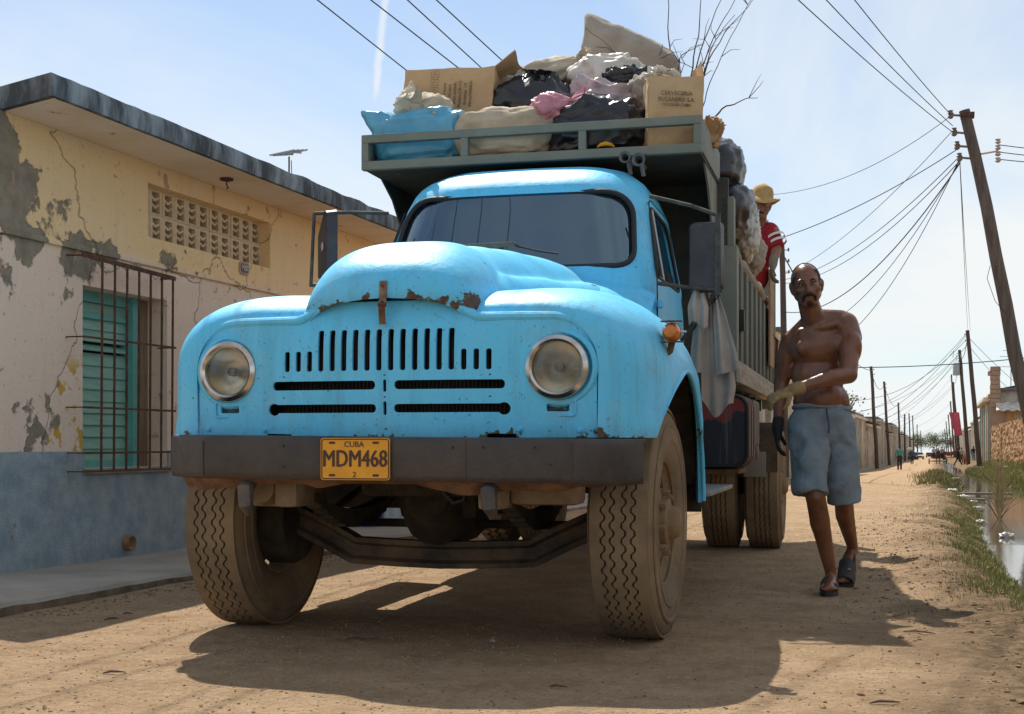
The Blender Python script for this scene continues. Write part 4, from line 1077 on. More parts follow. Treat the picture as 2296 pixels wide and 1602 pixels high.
# cowl ventilator lid and wiper
q = bm_new(); bar(q, (-.40, 1.0, 1.885), (.085, 1.0, 1.892), .10, .010, bev=.003); bar(q, (-.40, .95, 1.875), (.085, .95, 1.882), .008, .026); bar(q, (-.30, 1.02, 1.80), (-.30, 1.02, 1.885), .02, .02); bar(q, (.0, 1.02, 1.80), (.0, 1.02, 1.885), .02, .02); obj('cowl_vent', q, mat('vent_dark', (.05, .055, .04), rough=.7, col2=(.12, .12, .09), scale=8), cab)
obj('wiper_arm', tube(bm_new(), [(.30, 1.055, 1.84), (.18, 1.04, 1.86), (.08, 1.02, 1.885)], .006, 6), gk, cab)
# interior
inn = mat('cab_interior', (.08, .20, .28), rough=.8, col2=(.04, .07, .09), scale=4)
obj('dashboard', box(bm_new(), -.70, .70, 1.20, 1.42, 1.50, 1.70, .04), inn, cab)
obj('bench_seat', box(bm_new(), -.70, .70, 1.75, 2.25, 1.25, 1.42, .05), mat('seat_vinyl', (.03, .028, .025), rough=.6), cab)
obj('seat_back', box(bm_new(), -.70, .70, 2.20, 2.34, 1.40, 1.90, .05), mat('seat_vinyl', (0, 0, 0)), cab)
obj('cab_floor', box(bm_new(), -.76, .76, 1.05, 2.38, .92, .96, 0), grime, cab)
swl = bm_new(); SC = Vector((.34, 1.58, 1.72)); ax1 = Vector((1, 0, 0)); ax2 = Vector((0, .45, .89))
tube(swl, [SC + ax1 * .205 * math.cos(a) + ax2 * .205 * math.sin(a) for a in [2 * math.pi * i / 32 for i in range(32)]], .011, 8, closed=True)
for a in (90, 210, 330): tube(swl, [SC, SC + ax1 * .2 * math.cos(R(a)) + ax2 * .2 * math.sin(R(a))], .008, 6)
tube(swl, [SC, SC + Vector((0, -.40, -.22)) * 1.1], .018, 8); obj('steering_wheel', swl, black, cab)
# air horns on the roof
for i, (x, z, r_) in enumerate(((.575, 2.425, .033), (.648, 2.412, .038))):
    h = lathe(bm_new(), [(.010, .24), (.013, .1), (.02, .04), (r_ * .6, .012), (r_, 0), (r_ * .95, .004), (r_ * .5, .03), (.008, .08)], 'y', 20, (x, 1.50 + i * .02, z)); tube(h, [(x, 1.62, z), (x + .01, 1.64, z - .07)], .012, 8)
    obj('air_horn', h, mat('horn_grey', (.16, .16, .155), rough=.5, metal=.5), cab)
# mirrors
mirb = mat('mirror_housing', (.018, .018, .024), rough=.42, col2=(.045, .04, .042), scale=6, bump=.1, bscale=30)
barm = mat('bracket_bar', (.03, .03, .03), rough=.6, col2=(.09, .07, .05), scale=14)
mr_ = bm_new()
pl = rrect(.185, .375, .035, 1.045, 1.83)
bk_ = [mr_.verts.new((x, 1.315, z)) for x, z in pl]; fr_ = [mr_.verts.new((1.045 + (x - 1.045) * .86, 1.262, 1.83 + (z - 1.83) * .93)) for x, z in pl]
n = len(pl)
for i in range(n): mr_.faces.new((bk_[i], bk_[(i + 1) % n], fr_[(i + 1) % n], fr_[i]))
mr_.faces.new(fr_); mr_.faces.new(bk_[::-1]); bmesh.ops.recalc_face_normals(mr_, faces=mr_.faces[:])
mirror_r = tobj('side_mirror', mr_, mirb)
q = bm_new(); prism(q, rrect(.165, .35, .03, 1.045, 1.83), 'y', 1.316, 1.319); obj('mirror_glass', q, mat('mirror_silver', (.8, .82, .84), rough=.03, metal=1), mirror_r)
q = bm_new(); bar(q, (1.108, 1.25, 1.62), (1.112, 1.25, 2.05), .026, .010, up=(0, 1, 0)); tube(q, [(1.112, 1.262, 2.04), (.97, 1.28, 2.10), (.745, 1.30, 2.165)], .011, 8); tube(q, [(1.13, 1.26, 1.645), (.95, 1.24, 1.665), (.80, 1.18, 1.685)], .011, 8)
tube(q, [(1.10, 1.26, 1.64), (1.0, 1.34, 1.49), (.80, 1.42, 1.30)], .011, 8); obj('mirror_bracket', q, barm, mirror_r)
ml_ = bm_new(); ang = R(-52)
def mlp(a, d, z): # a across, d depth
    return (-.99 + a * math.cos(ang) - d * math.sin(ang), 1.02 + a * math.sin(ang) + d * math.cos(ang), z)
pl = poly_round([(-.10, 1.74), (.11, 1.76), (.11, 2.10), (.045, 2.12), (-.10, 1.99)], .025, 4); n = len(pl)
bk_ = [ml_.verts.new(mlp(a, .03, z)) for a, z in pl]; fr_ = [ml_.verts.new(mlp(a * .9, -.025, 1.925 + (z - 1.925) * .95)) for a, z in pl]
for i in range(n): ml_.faces.new((bk_[i], bk_[(i + 1) % n], fr_[(i + 1) % n], fr_[i]))
ml_.faces.new(fr_); ml_.faces.new(bk_[::-1]); bmesh.ops.recalc_face_normals(ml_, faces=ml_.faces[:])
mirror_l = tobj('side_mirror', ml_, mirb)
q = bm_new(); s0 = [mlp(*t) for t in ((-.02, -.0275, 1.93), (.022, -.0275, 1.945), (.034, -.0275, 1.905), (-.008, -.0275, 1.89))]; q.faces.new([q.verts.new(p) for p in s0]); obj('paper_sticker', q, mat('pink_sticker', (.55, .28, .30), rough=.7, col2=(.6, .45, .42), scale=60), mirror_l, label='faded pink square sticker')
q = bm_new(); tube(q, [(-1.075, 1.0, 1.70), (-1.055, 1.0, 2.10)], .010, 8); tube(q, [(-1.055, 1.0, 2.10), (-.9, 1.10, 2.115), (-.72, 1.26, 2.13)], .010, 8); tube(q, [(-1.075, 1.0, 1.71), (-.9, 1.1, 1.70), (-.78, 1.16, 1.69)], .010, 8); obj('mirror_bracket', q, barm, mirror_l)
# turn signals
amber = mat('amber_lens', (.95, .28, .01), rough=.18, trans=.55, coat=.4)
SGX, SGY, SGZ = 1.085, -.36, 1.30
q = lathe(bm_new(), [(.001, -.048), (.024, -.046), (.033, -.032), (.037, 0), (.037, .02)], 'y', 18, (SGX, SGY, SGZ))
tsg = tobj('turn_signal', lathe(bm_new(), [(.001, .06), (.03, .055), (.040, .03), (.040, .015)], 'y', 18, (SGX, SGY, SGZ)), chrome)
obj('amber_lens', q, amber, tsg)
q = bm_new(); tube(q, [(SGX, SGY + .03, SGZ - .03), (SGX - .01, SGY + .03, SGZ - .075), (SGX - .05, SGY + .03, SGZ - .10)], .015, 8); bar(q, (SGX - .04, SGY - .02, SGZ + .042), (SGX + .045, SGY - .02, SGZ + .042), .05, .003); bar(q, (SGX - .04, SGY - .02, SGZ - .042), (SGX + .05, SGY - .02, SGZ - .042), .05, .003); obj('signal_stalk', q, rustm, tsg)
q = lathe(bm_new(), [(.001, -.03), (.025, -.026), (.032, 0), (.032, .03)], 'y', 14, (-1.08, -.35, 1.20)); tobj('marker_boss', q, blue)
# --- running board, tanks
tobj('running_board', box(bm_new(), .78, 1.10, .98, 2.25, .575, .60, .006), mat('worn_step', (.20, .22, .23), rough=.5, col2=(.33, .31, .27), scale=7, metal=.3))
tobj('running_board', box(bm_new(), -1.10, -.78, .98, 2.25, .575, .60, .006), mat('worn_step', (0, 0, 0)))
def rbox_y(name, x0, x1, y0, y1, z0, z1, r_, m, parent=truck):
    q = bm_new(); prism(q, rrect(x1 - x0, z1 - z0, r_, (x0 + x1) / 2, (z0 + z1) / 2, 6), 'y', y0, y1); return obj(name, q, m, parent)
tankm = bpy.data.materials.new('tank_paint'); tankm.use_nodes = True
def _tank():
    t = tankm.node_tree; L = t.links; b = t.nodes['Principled BSDF']
    def n(ty): return t.nodes.new(ty)
    tc = n('ShaderNodeTexCoord'); sp = n('ShaderNodeSeparateXYZ'); L.new(tc.outputs['Object'], sp.inputs[0])
    no = n('ShaderNodeTexNoise'); no.inputs['Scale'].default_value = 6; no.inputs['Detail'].default_value = 6; L.new(tc.outputs['Object'], no.inputs['Vector'])
    a = n('ShaderNodeMath'); a.operation = 'MULTIPLY_ADD'; L.new(no.outputs[0], a.inputs[0]); a.inputs[1].default_value = .45; L.new(sp.outputs[2], a.inputs[2])
    r_ = n('ShaderNodeMapRange'); r_.inputs[1].default_value = 1.22; r_.inputs[2].default_value = 1.235; L.new(a.outputs[0], r_.inputs[0])
    mi = n('ShaderNodeMix'); mi.data_type = 'RGBA'; L.new(r_.outputs[0], mi.inputs[0]); mi.inputs[6].default_value = (.012, .013, .02, 1); mi.inputs[7].default_value = (.22, .025, .015, 1)
    st = n('ShaderNodeMapping'); st.inputs['Scale'].default_value = (14, 14, .9); L.new(tc.outputs['Object'], st.inputs[0])
    n2 = n('ShaderNodeTexNoise'); n2.inputs['Scale'].default_value = 2; n2.inputs['Detail'].default_value = 7; L.new(st.outputs[0], n2.inputs['Vector'])
    r2 = n('ShaderNodeMapRange'); r2.inputs[1].default_value = .58; r2.inputs[2].default_value = .75; r2.inputs[4].default_value = .5; L.new(n2.outputs[0], r2.inputs[0])
    m3 = n('ShaderNodeMix'); m3.data_type = 'RGBA'; L.new(r2.outputs[0], m3.inputs[0]); L.new(mi.outputs[2], m3.inputs[6]); m3.inputs[7].default_value = (.16, .16, .17, 1)
    L.new(m3.outputs[2], b.inputs['Base Color']); b.inputs['Roughness'].default_value = .45
_tank()
tank = rbox_y('fuel_tank', .52, 1.17, 2.45, 3.02, .70, 1.14, .08, tankm)
tan_ = mat('tank_tan', (.22, .16, .10), rough=.8, col2=(.14, .10, .07), scale=5, bump=.3, bscale=50)
for y in (2.52, 2.72, 2.92): rbox_y('tank_strap', .513, 1.177, y, y + .07, .693, 1.147, .085, tan_, tank)
obj('tank_lip', tube(bm_new(), [(x, 2.452, z) for x, z in rrect(.64, .43, .08, .845, .92)], .012, 8, closed=True), black, tank)
rbox_y('battery_box', .70, 1.15, 3.25, 3.75, .82, 1.14, .03, mat('box_greybrown', (.12, .10, .08), rough=.8, col2=(.07, .06, .05), scale=5))
tobj('tank_bracket', box(bm_new(), .46, 1.12, 2.46, 3.0, .655, .685, .004), rustm)
q = bm_new(); tube(q, [(1.05, 3.9, 1.0), (1.10, 3.95, .9), (1.12, 4.0, .72)], .02, 8); box(q, 1.02, 1.18, 3.98, 3.99, .60, .78, .003); tobj('side_reflector_flap', q, mat('flap_grey', (.22, .19, .16), rough=.7))
# --- dump body
ribm = mat('rib_dark', (.075, .085, .068), rough=.75, col2=(.12, .125, .10), scale=3, bump=.3, bscale=30, dust=(.35, 2, (.2, .18, .13)))
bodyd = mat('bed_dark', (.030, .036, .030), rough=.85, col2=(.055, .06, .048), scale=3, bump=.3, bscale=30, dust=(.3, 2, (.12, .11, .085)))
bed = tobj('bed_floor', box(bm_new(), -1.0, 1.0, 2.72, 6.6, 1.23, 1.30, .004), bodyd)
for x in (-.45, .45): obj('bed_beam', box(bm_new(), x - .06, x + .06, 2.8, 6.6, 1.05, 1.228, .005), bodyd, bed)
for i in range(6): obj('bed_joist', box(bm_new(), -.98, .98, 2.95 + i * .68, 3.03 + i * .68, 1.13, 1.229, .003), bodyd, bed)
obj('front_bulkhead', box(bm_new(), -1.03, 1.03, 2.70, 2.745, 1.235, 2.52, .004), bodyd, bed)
wood = mat('grey_plank', (.30, .25, .19), rough=.9, col2=(.20, .16, .11), scale=3, stretch=(3, .6, 14), bump=.5, bscale=12)
ply = mat('plywood', (.37, .235, .13), rough=.85, col2=(.28, .165, .085), scale=2.5, stretch=(2, .5, 9), bump=.3, bscale=14)
whitew = mat('chalky_board', (.40, .36, .29), rough=.9, col2=(.26, .22, .16), scale=4, stretch=(2, .5, 9), bump=.5, bscale=14, dust=(.4, 6, (.2, .15, .1)))
for s_ in (-1, 1):
    def X(a, b): return (min(s_ * a, s_ * b), max(s_ * a, s_ * b))
    side = obj('bed_side', box(bm_new(), *X(.965, .99), 2.745, 6.6, 1.30, 2.04, .003), wood, bed)
    obj('corner_post', box(bm_new(), *X(.975, 1.085), 2.69, 2.83, 1.23, 2.09, .006), olive, bed)
    obj('corner_post', box(bm_new(), *X(.985, 1.065), 2.70, 2.82, 2.092, 2.40, .006), olive, bed)
    obj('lower_rail', box(bm_new(), *X(.995, 1.09), 2.832, 6.55, 1.232, 1.375, .012), whitew, bed)
    for i in range(8):
        y = 3.12 + i * .44
        obj('side_rib', box(bm_new(), *X(.992, 1.075), y, y + .20, 1.377, 2.03 - .006 * i, .008), ribm, bed)
    obj('rear_post', box(bm_new(), *X(.975, 1.09), 6.56, 6.70, 1.15, 2.35, .006), bedgrey, bed)
    pts = []; rr_ = []
    for i in range(60):
        y = 2.84 + i * 3.7 / 59; pts.append((s_ * (1.035 + .03 * fbm((y * 1.6, s_ * 3, 0), 2)), y, 2.075 + .045 * fbm((y * 1.3, s_ * 5 + 7, 0), 3))); rr_.append(.040 + .008 * fbm((y * 4, 9, 0), 2))
    obj('dented_top_rail', tube(bm_new(), pts, rr_, 10), whitew, bed)
    if s_ > 0:
        for y0, y1, za, zb_ in ((2.83, 4.12, 2.46, 2.40), (4.13, 5.45, 2.42, 2.33)):
            q = bm_new(); prism(q, [(y0, 2.0), (y1, 2.0), (y1, zb_), (y0, za)], 'x', .94, .962); obj('plywood_board', q, ply, bed)
        q = bm_new(); prism(q, [(5.62, 1.5), (6.1, 1.5), (6.12, 2.36), (5.6, 2.30)], 'x', 1.095, 1.11); obj('plywood_board', q, ply, bed)
        obj('latch_rod', tube(bm_new(), [(1.12, 6.2, 1.35), (1.13, 6.2, 1.75), (1.10, 6.1, 1.78), (1.10, 5.95, 1.78)], .014, 8), rustm, bed)
    else:
        q = bm_new(); prism(q, [(2.83, 2.0), (5.6, 2.0), (5.6, 2.35), (2.83, 2.42)], 'x', -.962, -.94); obj('plywood_board', q, ply, bed)
q = bm_new(); box(q, 1.04, 1.10, 3.06, 3.12, 1.58, 1.72, .004); obj('side_step', q, black, bed)
obj('tailgate', box(bm_new(), -.97, .97, 6.60, 6.64, 1.30, 2.0, .003), olive, bed)
# cab protector shelf
HB0, HB1, HBF, HBB = -1.05, .975, 1.70, 2.70
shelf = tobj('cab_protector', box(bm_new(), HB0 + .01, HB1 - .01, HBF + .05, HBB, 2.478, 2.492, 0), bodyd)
obj('protector_rail', box(bm_new(), HB0, HB1, HBF, HBF + .05, 2.474, 2.526, .006), olive, shelf)
obj('protector_rail', box(bm_new(), HB0, HB1, HBF, HBF + .05, 2.634, 2.684, .006), olive, shelf)
for x in (HB0 + .022, -.41, .294, HB1 - .022): obj('protector_post', box(bm_new(), x - .0215, x + .0215, HBF + .003, HBF + .046, 2.5265, 2.6335, 0), olive, shelf)
for x in (HB0 + .012, HB1 - .012): obj('protector_side', box(bm_new(), x - .011, x + .011, HBF + .051, HBB + .04, 2.494, 2.683, .003), olive, shelf)
for s_, xx in ((-1, HB0 + .02), (1, HB1 - .02)):
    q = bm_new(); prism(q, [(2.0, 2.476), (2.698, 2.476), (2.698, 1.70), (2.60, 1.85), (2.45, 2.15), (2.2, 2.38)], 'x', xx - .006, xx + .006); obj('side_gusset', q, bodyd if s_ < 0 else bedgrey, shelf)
# ------------------------------------------------------------------ load on the truck
def tplace(o, x, y, z, rot=(0, 0, 0)):
    o.matrix_world = TM @ Matrix.Translation((x, y, z)) @ Euler([R(a) for a in rot]).to_matrix().to_4x4()
    return o
def sgp(v, e): return math.copysign(abs(v) ** e, v)
def bag_mesh(d, e=(.75, .8), wr=.02, fr=3.0, seed=0, crease=.0, cfr=4.0, neck=None, nu=56, nv=40, sag=.0, pinch=()):
    """soft sack. d half sizes; neck=(dir angle length flare) pulls the top into a tied neck; pinch: list of (corner dir, length)"""
    b_ = bm_new(); a_, bb, c_ = d
    rows = []
    for j in range(nv + 1):
        v = -math.pi / 2 + math.pi * j / nv; row = []
        for i in range(nu):
            u = 2 * math.pi * i / nu
            x = sgp(math.cos(v), e[0]) * sgp(math.cos(u), e[1]); y = sgp(math.cos(v), e[0]) * sgp(math.sin(u), e[1]); z = sgp(math.sin(v), e[0])
            n = Vector((math.cos(v) * math.cos(u), math.cos(v) * math.sin(u), math.sin(v)))
            p = Vector((x * a_, y * bb, z * c_))
            k = 1; p += n * fbm(n * fr + Vector((seed, seed * 2, 0)), 3) * wr * 1.4
            cz = 0
            if crease:
                q = n * cfr; r1_ = 1 - abs(noise.noise(Vector((q.x * 1.7 + seed, q.y * 1.7, q.z * .8)))) * 2
                r2_ = 1 - abs(noise.noise(Vector((q.x * 3 + 5, q.y * 3 + seed, q.z * 1.3)))) * 2
                cz = crease * (max(0, r1_) ** 3 + .4 * max(0, r2_) ** 3 - .35)
            p *= k
            p += n * cz
            if sag: p.z -= sag * (x * x + y * y) * (.5 if z > 0 else 0)
            if p.z < 0: p.z *= .93
            for dr_, ln in pinch:
                dd = Vector(dr_).normalized(); w_ = max(0, n.dot(dd)) ** 14; p += dd * ln * w_
            row.append((p, u, v))
        rows.append(row)
    if neck:
        ax, r0, L_, fl = neck     # ax direction, neck radius, length, flare radius
        ax = Vector(ax).normalized(); s = ax.orthogonal().normalized(); t = ax.cross(s)
        # pull verts close to the axis into pleats
        ext = max(Vector((ax.x * a_, ax.y * bb, ax.z * c_)).length, .01)
        for row in rows:
            for idx, (p, u, v) in enumerate(row):
                h = p.dot(ax) / ext
                if h > .35:
                    rad = p - ax * p.dot(ax); ang = math.atan2(rad.dot(t), rad.dot(s)); w_ = sstep(.35, 1.0, h)
                    pl = 1 + .16 * w_ * math.sin(ang * 13 + seed) * (1 if rad.length > .01 else 0)
                    row[idx] = (ax * p.dot(ax) + rad * lerp(1, .55, w_) * pl + ax * w_ * ext * .18, u, v)
    vs = [[b_.verts.new(p) for p, _, _ in row] for row in rows[1:-1]]
    bot = b_.verts.new(rows[0][0][0]); top = b_.verts.new(rows[-1][0][0])
    for j in range(len(vs) - 1):
        for i in range(nu): b_.faces.new((vs[j][i], vs[j][(i + 1) % nu], vs[j + 1][(i + 1) % nu], vs[j + 1][i]))
    for i in range(nu): b_.faces.new((bot, vs[0][(i + 1) % nu], vs[0][i])); b_.faces.new((top, vs[-1][i], vs[-1][(i + 1) % nu]))
    return b_
def frill_mesh(r0, r1, L_, n=60, seed=0, waves=9):
    """gathered mouth of a sack above the tie, along +z"""
    b_ = bm_new(); rows = []
    for j in range(7):
        t = j / 6; rr = lerp(r0, r1, t ** .8)
        rows.append([b_.verts.new(((rr * (1 + .35 * t * math.sin(waves * a + seed) + .2 * t * fbm((math.cos(a) * 2, math.sin(a) * 2, seed)))) * math.cos(a), (rr * (1 + .35 * t * math.cos((waves - 2) * a + seed))) * math.sin(a), L_ * t * (1 + .2 * fbm((math.cos(a) * 3, math.sin(a) * 3, seed + 4))))) for a in [2 * math.pi * i / n for i in range(n)]])
    for a, c in zip(rows, rows[1:]):
        for i in range(n): b_.faces.new((a[i], a[(i + 1) % n], c[(i + 1) % n], c[i]))
    return b_
def weave(name, col, col2, sc=160):
    if name in MC: return MC[name]
    m = mat(name, col, rough=.9, col2=col2, scale=5, bump=0, dust=(.35, 3, (.32, .25, .17)))
    t = m.node_tree; b = t.nodes['Principled BSDF']; L = t.links
    tc = t.nodes.new('ShaderNodeTexCoord')
    w1 = t.nodes.new('ShaderNodeTexWave'); w1.inputs['Scale'].default_value = sc; w1.bands_direction = 'X'; w1.inputs['Distortion'].default_value = .6
    w2 = t.nodes.new('ShaderNodeTexWave'); w2.inputs['Scale'].default_value = sc; w2.bands_direction = 'Z'; w2.inputs['Distortion'].default_value = .6
    L.new(tc.outputs['Object'], w1.inputs['Vector']); L.new(tc.outputs['Object'], w2.inputs['Vector'])
    a = t.nodes.new('ShaderNodeMath'); L.new(w1.outputs[1], a.inputs[0]); L.new(w2.outputs[1], a.inputs[1])
    no = t.nodes.new('ShaderNodeTexNoise'); no.inputs['Scale'].default_value = 25; no.inputs['Detail'].default_value = 5; L.new(tc.outputs['Object'], no.inputs['Vector'])
    a2 = t.nodes.new('ShaderNodeMath'); a2.operation = 'MULTIPLY_ADD'; L.new(no.outputs[0], a2.inputs[0]); a2.inputs[1].default_value = 3; L.new(a.outputs[0], a2.inputs[2])
    bu = t.nodes.new('ShaderNodeBump'); bu.inputs['Strength'].default_value = .3; bu.inputs['Distance'].default_value = .004; L.new(a2.outputs[0], bu.inputs['Height']); L.new(bu.outputs[0], b.inputs['Normal'])
    return m
def plastic(name, col, rough=.28, trans=0, col2=None):
    if name in MC: return MC[name]
    m = mat(name, col, rough=rough, col2=col2, scale=6, coat=.0, spec=.6)
    t = m.node_tree; b = t.nodes['Principled BSDF']; L = t.links
    tc = t.nodes.new('ShaderNodeTexCoord'); mp = t.nodes.new('ShaderNodeMapping'); mp.inputs['Scale'].default_value = (1, 1, .5); L.new(tc.outputs['Object'], mp.inputs[0])
    n1 = t.nodes.new('ShaderNodeTexNoise'); n1.noise_type = 'RIDGED_MULTIFRACTAL'; n1.inputs['Scale'].default_value = 4; n1.inputs['Detail'].default_value = 3; n1.inputs['Distortion'].default_value = .6; L.new(mp.outputs[0], n1.inputs['Vector'])
    bu = t.nodes.new('ShaderNodeBump'); bu.inputs['Strength'].default_value = .35; bu.inputs['Distance'].default_value = .010; L.new(n1.outputs[0], bu.inputs['Height']); L.new(bu.outputs[0], b.inputs['Normal'])
    return m
burlap = weave('burlap', (.60, .51, .38), (.49, .40, .28)); cream_w = weave('cream_weave', (.66, .60, .48), (.54, .46, .33)); grey_w = weave('grey_weave', (.42, .38, .33), (.33, .28, .23))
blackp = plastic('black_plastic', (.014, .014, .017), .34); bluep = plastic('blue_plastic', (.07, .33, .52), .33, col2=(.12, .42, .60)); pinkp = plastic('pink_plastic', (.62, .25, .30), .32, col2=(.50, .19, .24)); whitep = plastic('white_plastic', (.66, .63, .57), .35, col2=(.5, .46, .40)); greyp = plastic('grey_pink_film', (.40, .33, .35), .3, col2=(.55, .42, .44))
SG = 'sacks and bags heaped on the truck'
def bag(name, label, cat, m, pos, rot, d, neck=None, **k):
    root = empty(name, (0, 0, 0), 0, label, cat, SG); tplace(root, pos[0], pos[1], pos[2] - 0, rot)
    me = bag_mesh(d, neck=(neck['dir'], .05, .1, .1) if neck else None, **k)
    obj('sack_body', me, m, root, sm=60)
    if neck:
        ax = Vector(neck['dir']).normalized(); ext = Vector((ax.x * d[0], ax.y * d[1], ax.z * d[2])).length
        base = ax * ext * neck.get('off', 1.06)
        q = ax.to_track_quat('Z', 'Y').to_euler()
        o = obj('gathered_mouth', frill_mesh(neck.get('r0', .02), neck.get('r1', .07), neck.get('len', .10), seed=k.get('seed', 0)), m, root, loc=base, rot=q, sm=60)
        tie = tube(bm_new(), [(.021 * math.cos(a), .021 * math.sin(a), .004 * math.sin(a)) for a in [2 * math.pi * i / 12 for i in range(12)]], .006, 6, closed=True)
        obj('tie_string', tie, mat('string', (.1, .075, .05), rough=.9), root, loc=base + ax * .004, rot=q)
    return root
bag('plastic_bag', 'bulging blue plastic bag behind the left end of the shelf rail', 'bag', bluep, (-.765, 2.02, 2.675), (0, -4, 4), (.275, .22, .185), e=(.5, .45), wr=.02, seed=1.3, crease=.012, cfr=3.2, pinch=(((-1, -.4, .75), .10), ((1, -.3, .4), .05)))
bag('woven_sack', 'cream woven sack tied at the front on top of the blue bag', 'sack', cream_w, (-.76, 2.03, 2.885), (6, 6, 10), (.185, .17, .105), e=(.8, .8), wr=.02, seed=2.2, neck=dict(dir=(-.1, -1, -.1), off=.98, r0=.018, r1=.10, len=.06))
bag('woven_sack', 'ragged cream sack corner with frayed threads beside the left cardboard box', 'sack', cream_w, (-.86, 2.12, 2.90), (0, 30, 20), (.12, .10, .10), e=(.7, .7), wr=.03, seed=5.2, pinch=(((-.6, -.2, 1), .07),))
bag('burlap_sack', 'beige burlap sack lying full behind the middle of the shelf rail', 'sack', burlap, (-.225, 1.98, 2.675), (0, 3, -3), (.315, .21, .165), e=(.62, .7), wr=.022, seed=3.1, pinch=(((1, -.2, .35), .06), ((-1, -.1, .25), .06)))
bag('rubbish_bag', 'black rubbish bag between the left cardboard box and the pink bag', 'bag', blackp, (-.135, 2.36, 2.955), (0, 5, 8), (.305, .23, .165), e=(.8, .85), wr=.03, seed=4.4, crease=.016, cfr=3.4, neck=dict(dir=(.05, -.2, 1), off=.95, r1=.09, len=.06))
bag('plastic_bag', 'small pink plastic bag resting on the shelf rail', 'bag', pinkp, (.06, 1.93, 2.822), (10, 0, 0), (.125, .12, .098), e=(.9, .9), wr=.012, seed=6.1, crease=.007, cfr=4, neck=dict(dir=(1, .15, .25), off=1.0, r0=.025, r1=.06, len=.10))
bag('rubbish_bag', 'black rubbish bag low behind the right half of the shelf rail', 'bag', blackp, (.33, 1.99, 2.675), (0, -4, 0), (.295, .22, .18), e=(.7, .75), wr=.03, seed=7.7, crease=.016, cfr=3.0, pinch=(((.1, -.3, 1), .03),))
bag('film_bag', 'translucent grey and pink film bag above the pink bag', 'bag', greyp, (.36, 2.22, 2.925), (0, 10, 5), (.215, .16, .095), e=(.75, .7), wr=.03, seed=8.3, crease=.012, cfr=3.4, pinch=(((-.8, -.3, .7), .06),))
bag('rubbish_bag', 'small black rubbish bag tucked under the white bag', 'bag', blackp, (.43, 2.40, 3.055), (0, 0, 10), (.17, .14, .10), e=(.8, .8), wr=.03, seed=9.4, crease=.014)
bag('plastic_bag', 'dirty white plastic bag below the big grey pillow sack', 'bag', whitep, (.315, 2.50, 3.145), (0, 6, 0), (.225, .18, .135), e=(.8, .8), wr=.02, seed=10.9, crease=.008, cfr=2.4, pinch=(((-1, -.3, .0), .05),))
bag('woven_sack', 'beige sack tied at its right end on top of the heap', 'sack', cream_w, (-.10, 2.66, 3.205), (0, -8, -6), (.245, .20, .125), e=(.8, .85), wr=.02, seed=12.1, neck=dict(dir=(1, -.4, .15), off=1.0, r1=.07, len=.07))
bag('pillow_sack', 'big grey pillow-shaped sack standing highest on the heap', 'sack', grey_w, (.36, 2.95, 3.335), (0, 27, 4), (.335, .17, .205), e=(.65, .55), wr=.012, seed=13.0, sag=0, pinch=(((-1, 0, .55), .13), ((1, 0, -.5), .06)))
bag('woven_sack', 'small grey sack leaning on the right cardboard box', 'sack', grey_w, (.585, 2.22, 2.925), (0, 25, 0), (.125, .13, .135), e=(.8, .8), wr=.02, seed=14.0, pinch=(((.7, 0, 1), .05),))
bag('plastic_bag', 'crumpled white plastic scrap on top of the right cardboard box', 'bag', whitep, (.705, 2.12, 3.015), (0, 15, 20), (.10, .07, .045), e=(.8, .8), wr=.03, seed=15.0, crease=.012)
bag('plastic_bag', 'silvery plastic bag behind the open flap of the left cardboard box', 'bag', whitep, (-.36, 2.55, 3.14), (0, 0, 0), (.16, .14, .09), e=(.8, .8), wr=.03, seed=16.0, crease=.014)
# side of the load
bag('rubbish_bag', 'round black rubbish bag high on the side of the load', 'bag', blackp, (.86, 3.55, 2.735), (0, 8, 0), (.20, .30, .215), e=(.85, .85), wr=.016, seed=17.0, crease=.007, cfr=2.2, pinch=(((-.2, 0, 1), .05),))
bag('rubbish_bag', 'long black rubbish bag drooping over the plywood side board', 'bag', blackp, (.99, 3.60, 2.42), (0, 14, 0), (.13, .42, .21), e=(.8, .85), wr=.016, seed=18.0, crease=.007, cfr=2.2, pinch=(((.2, .3, -1), .10),))
bag('plastic_bag', 'white plastic bag hanging below the drooping black bag', 'bag', whitep, (1.045, 4.25, 2.36), (0, 5, 0), (.075, .13, .13), e=(.8, .8), wr=.016, seed=19.0, crease=.007, cfr=2.2, pinch=(((0, .2, -1), .06),))
bag('woven_sack', 'grey sack hanging over the side board near the man in red', 'sack', grey_w, (1.03, 4.75, 2.31), (0, 8, 0), (.095, .22, .145), e=(.8, .8), wr=.012, seed=20.0, pinch=(((0, .3, -1), .07),))
bag('rubbish_bag', 'grey plastic bag lying in front of the man in red', 'bag', plastic('slate_plastic', (.06, .065, .08), .3), (.93, 4.55, 2.58), (0, 12, 0), (.16, .42, .12), e=(.8, .8), wr=.016, seed=21.0, crease=.006, cfr=2.2)
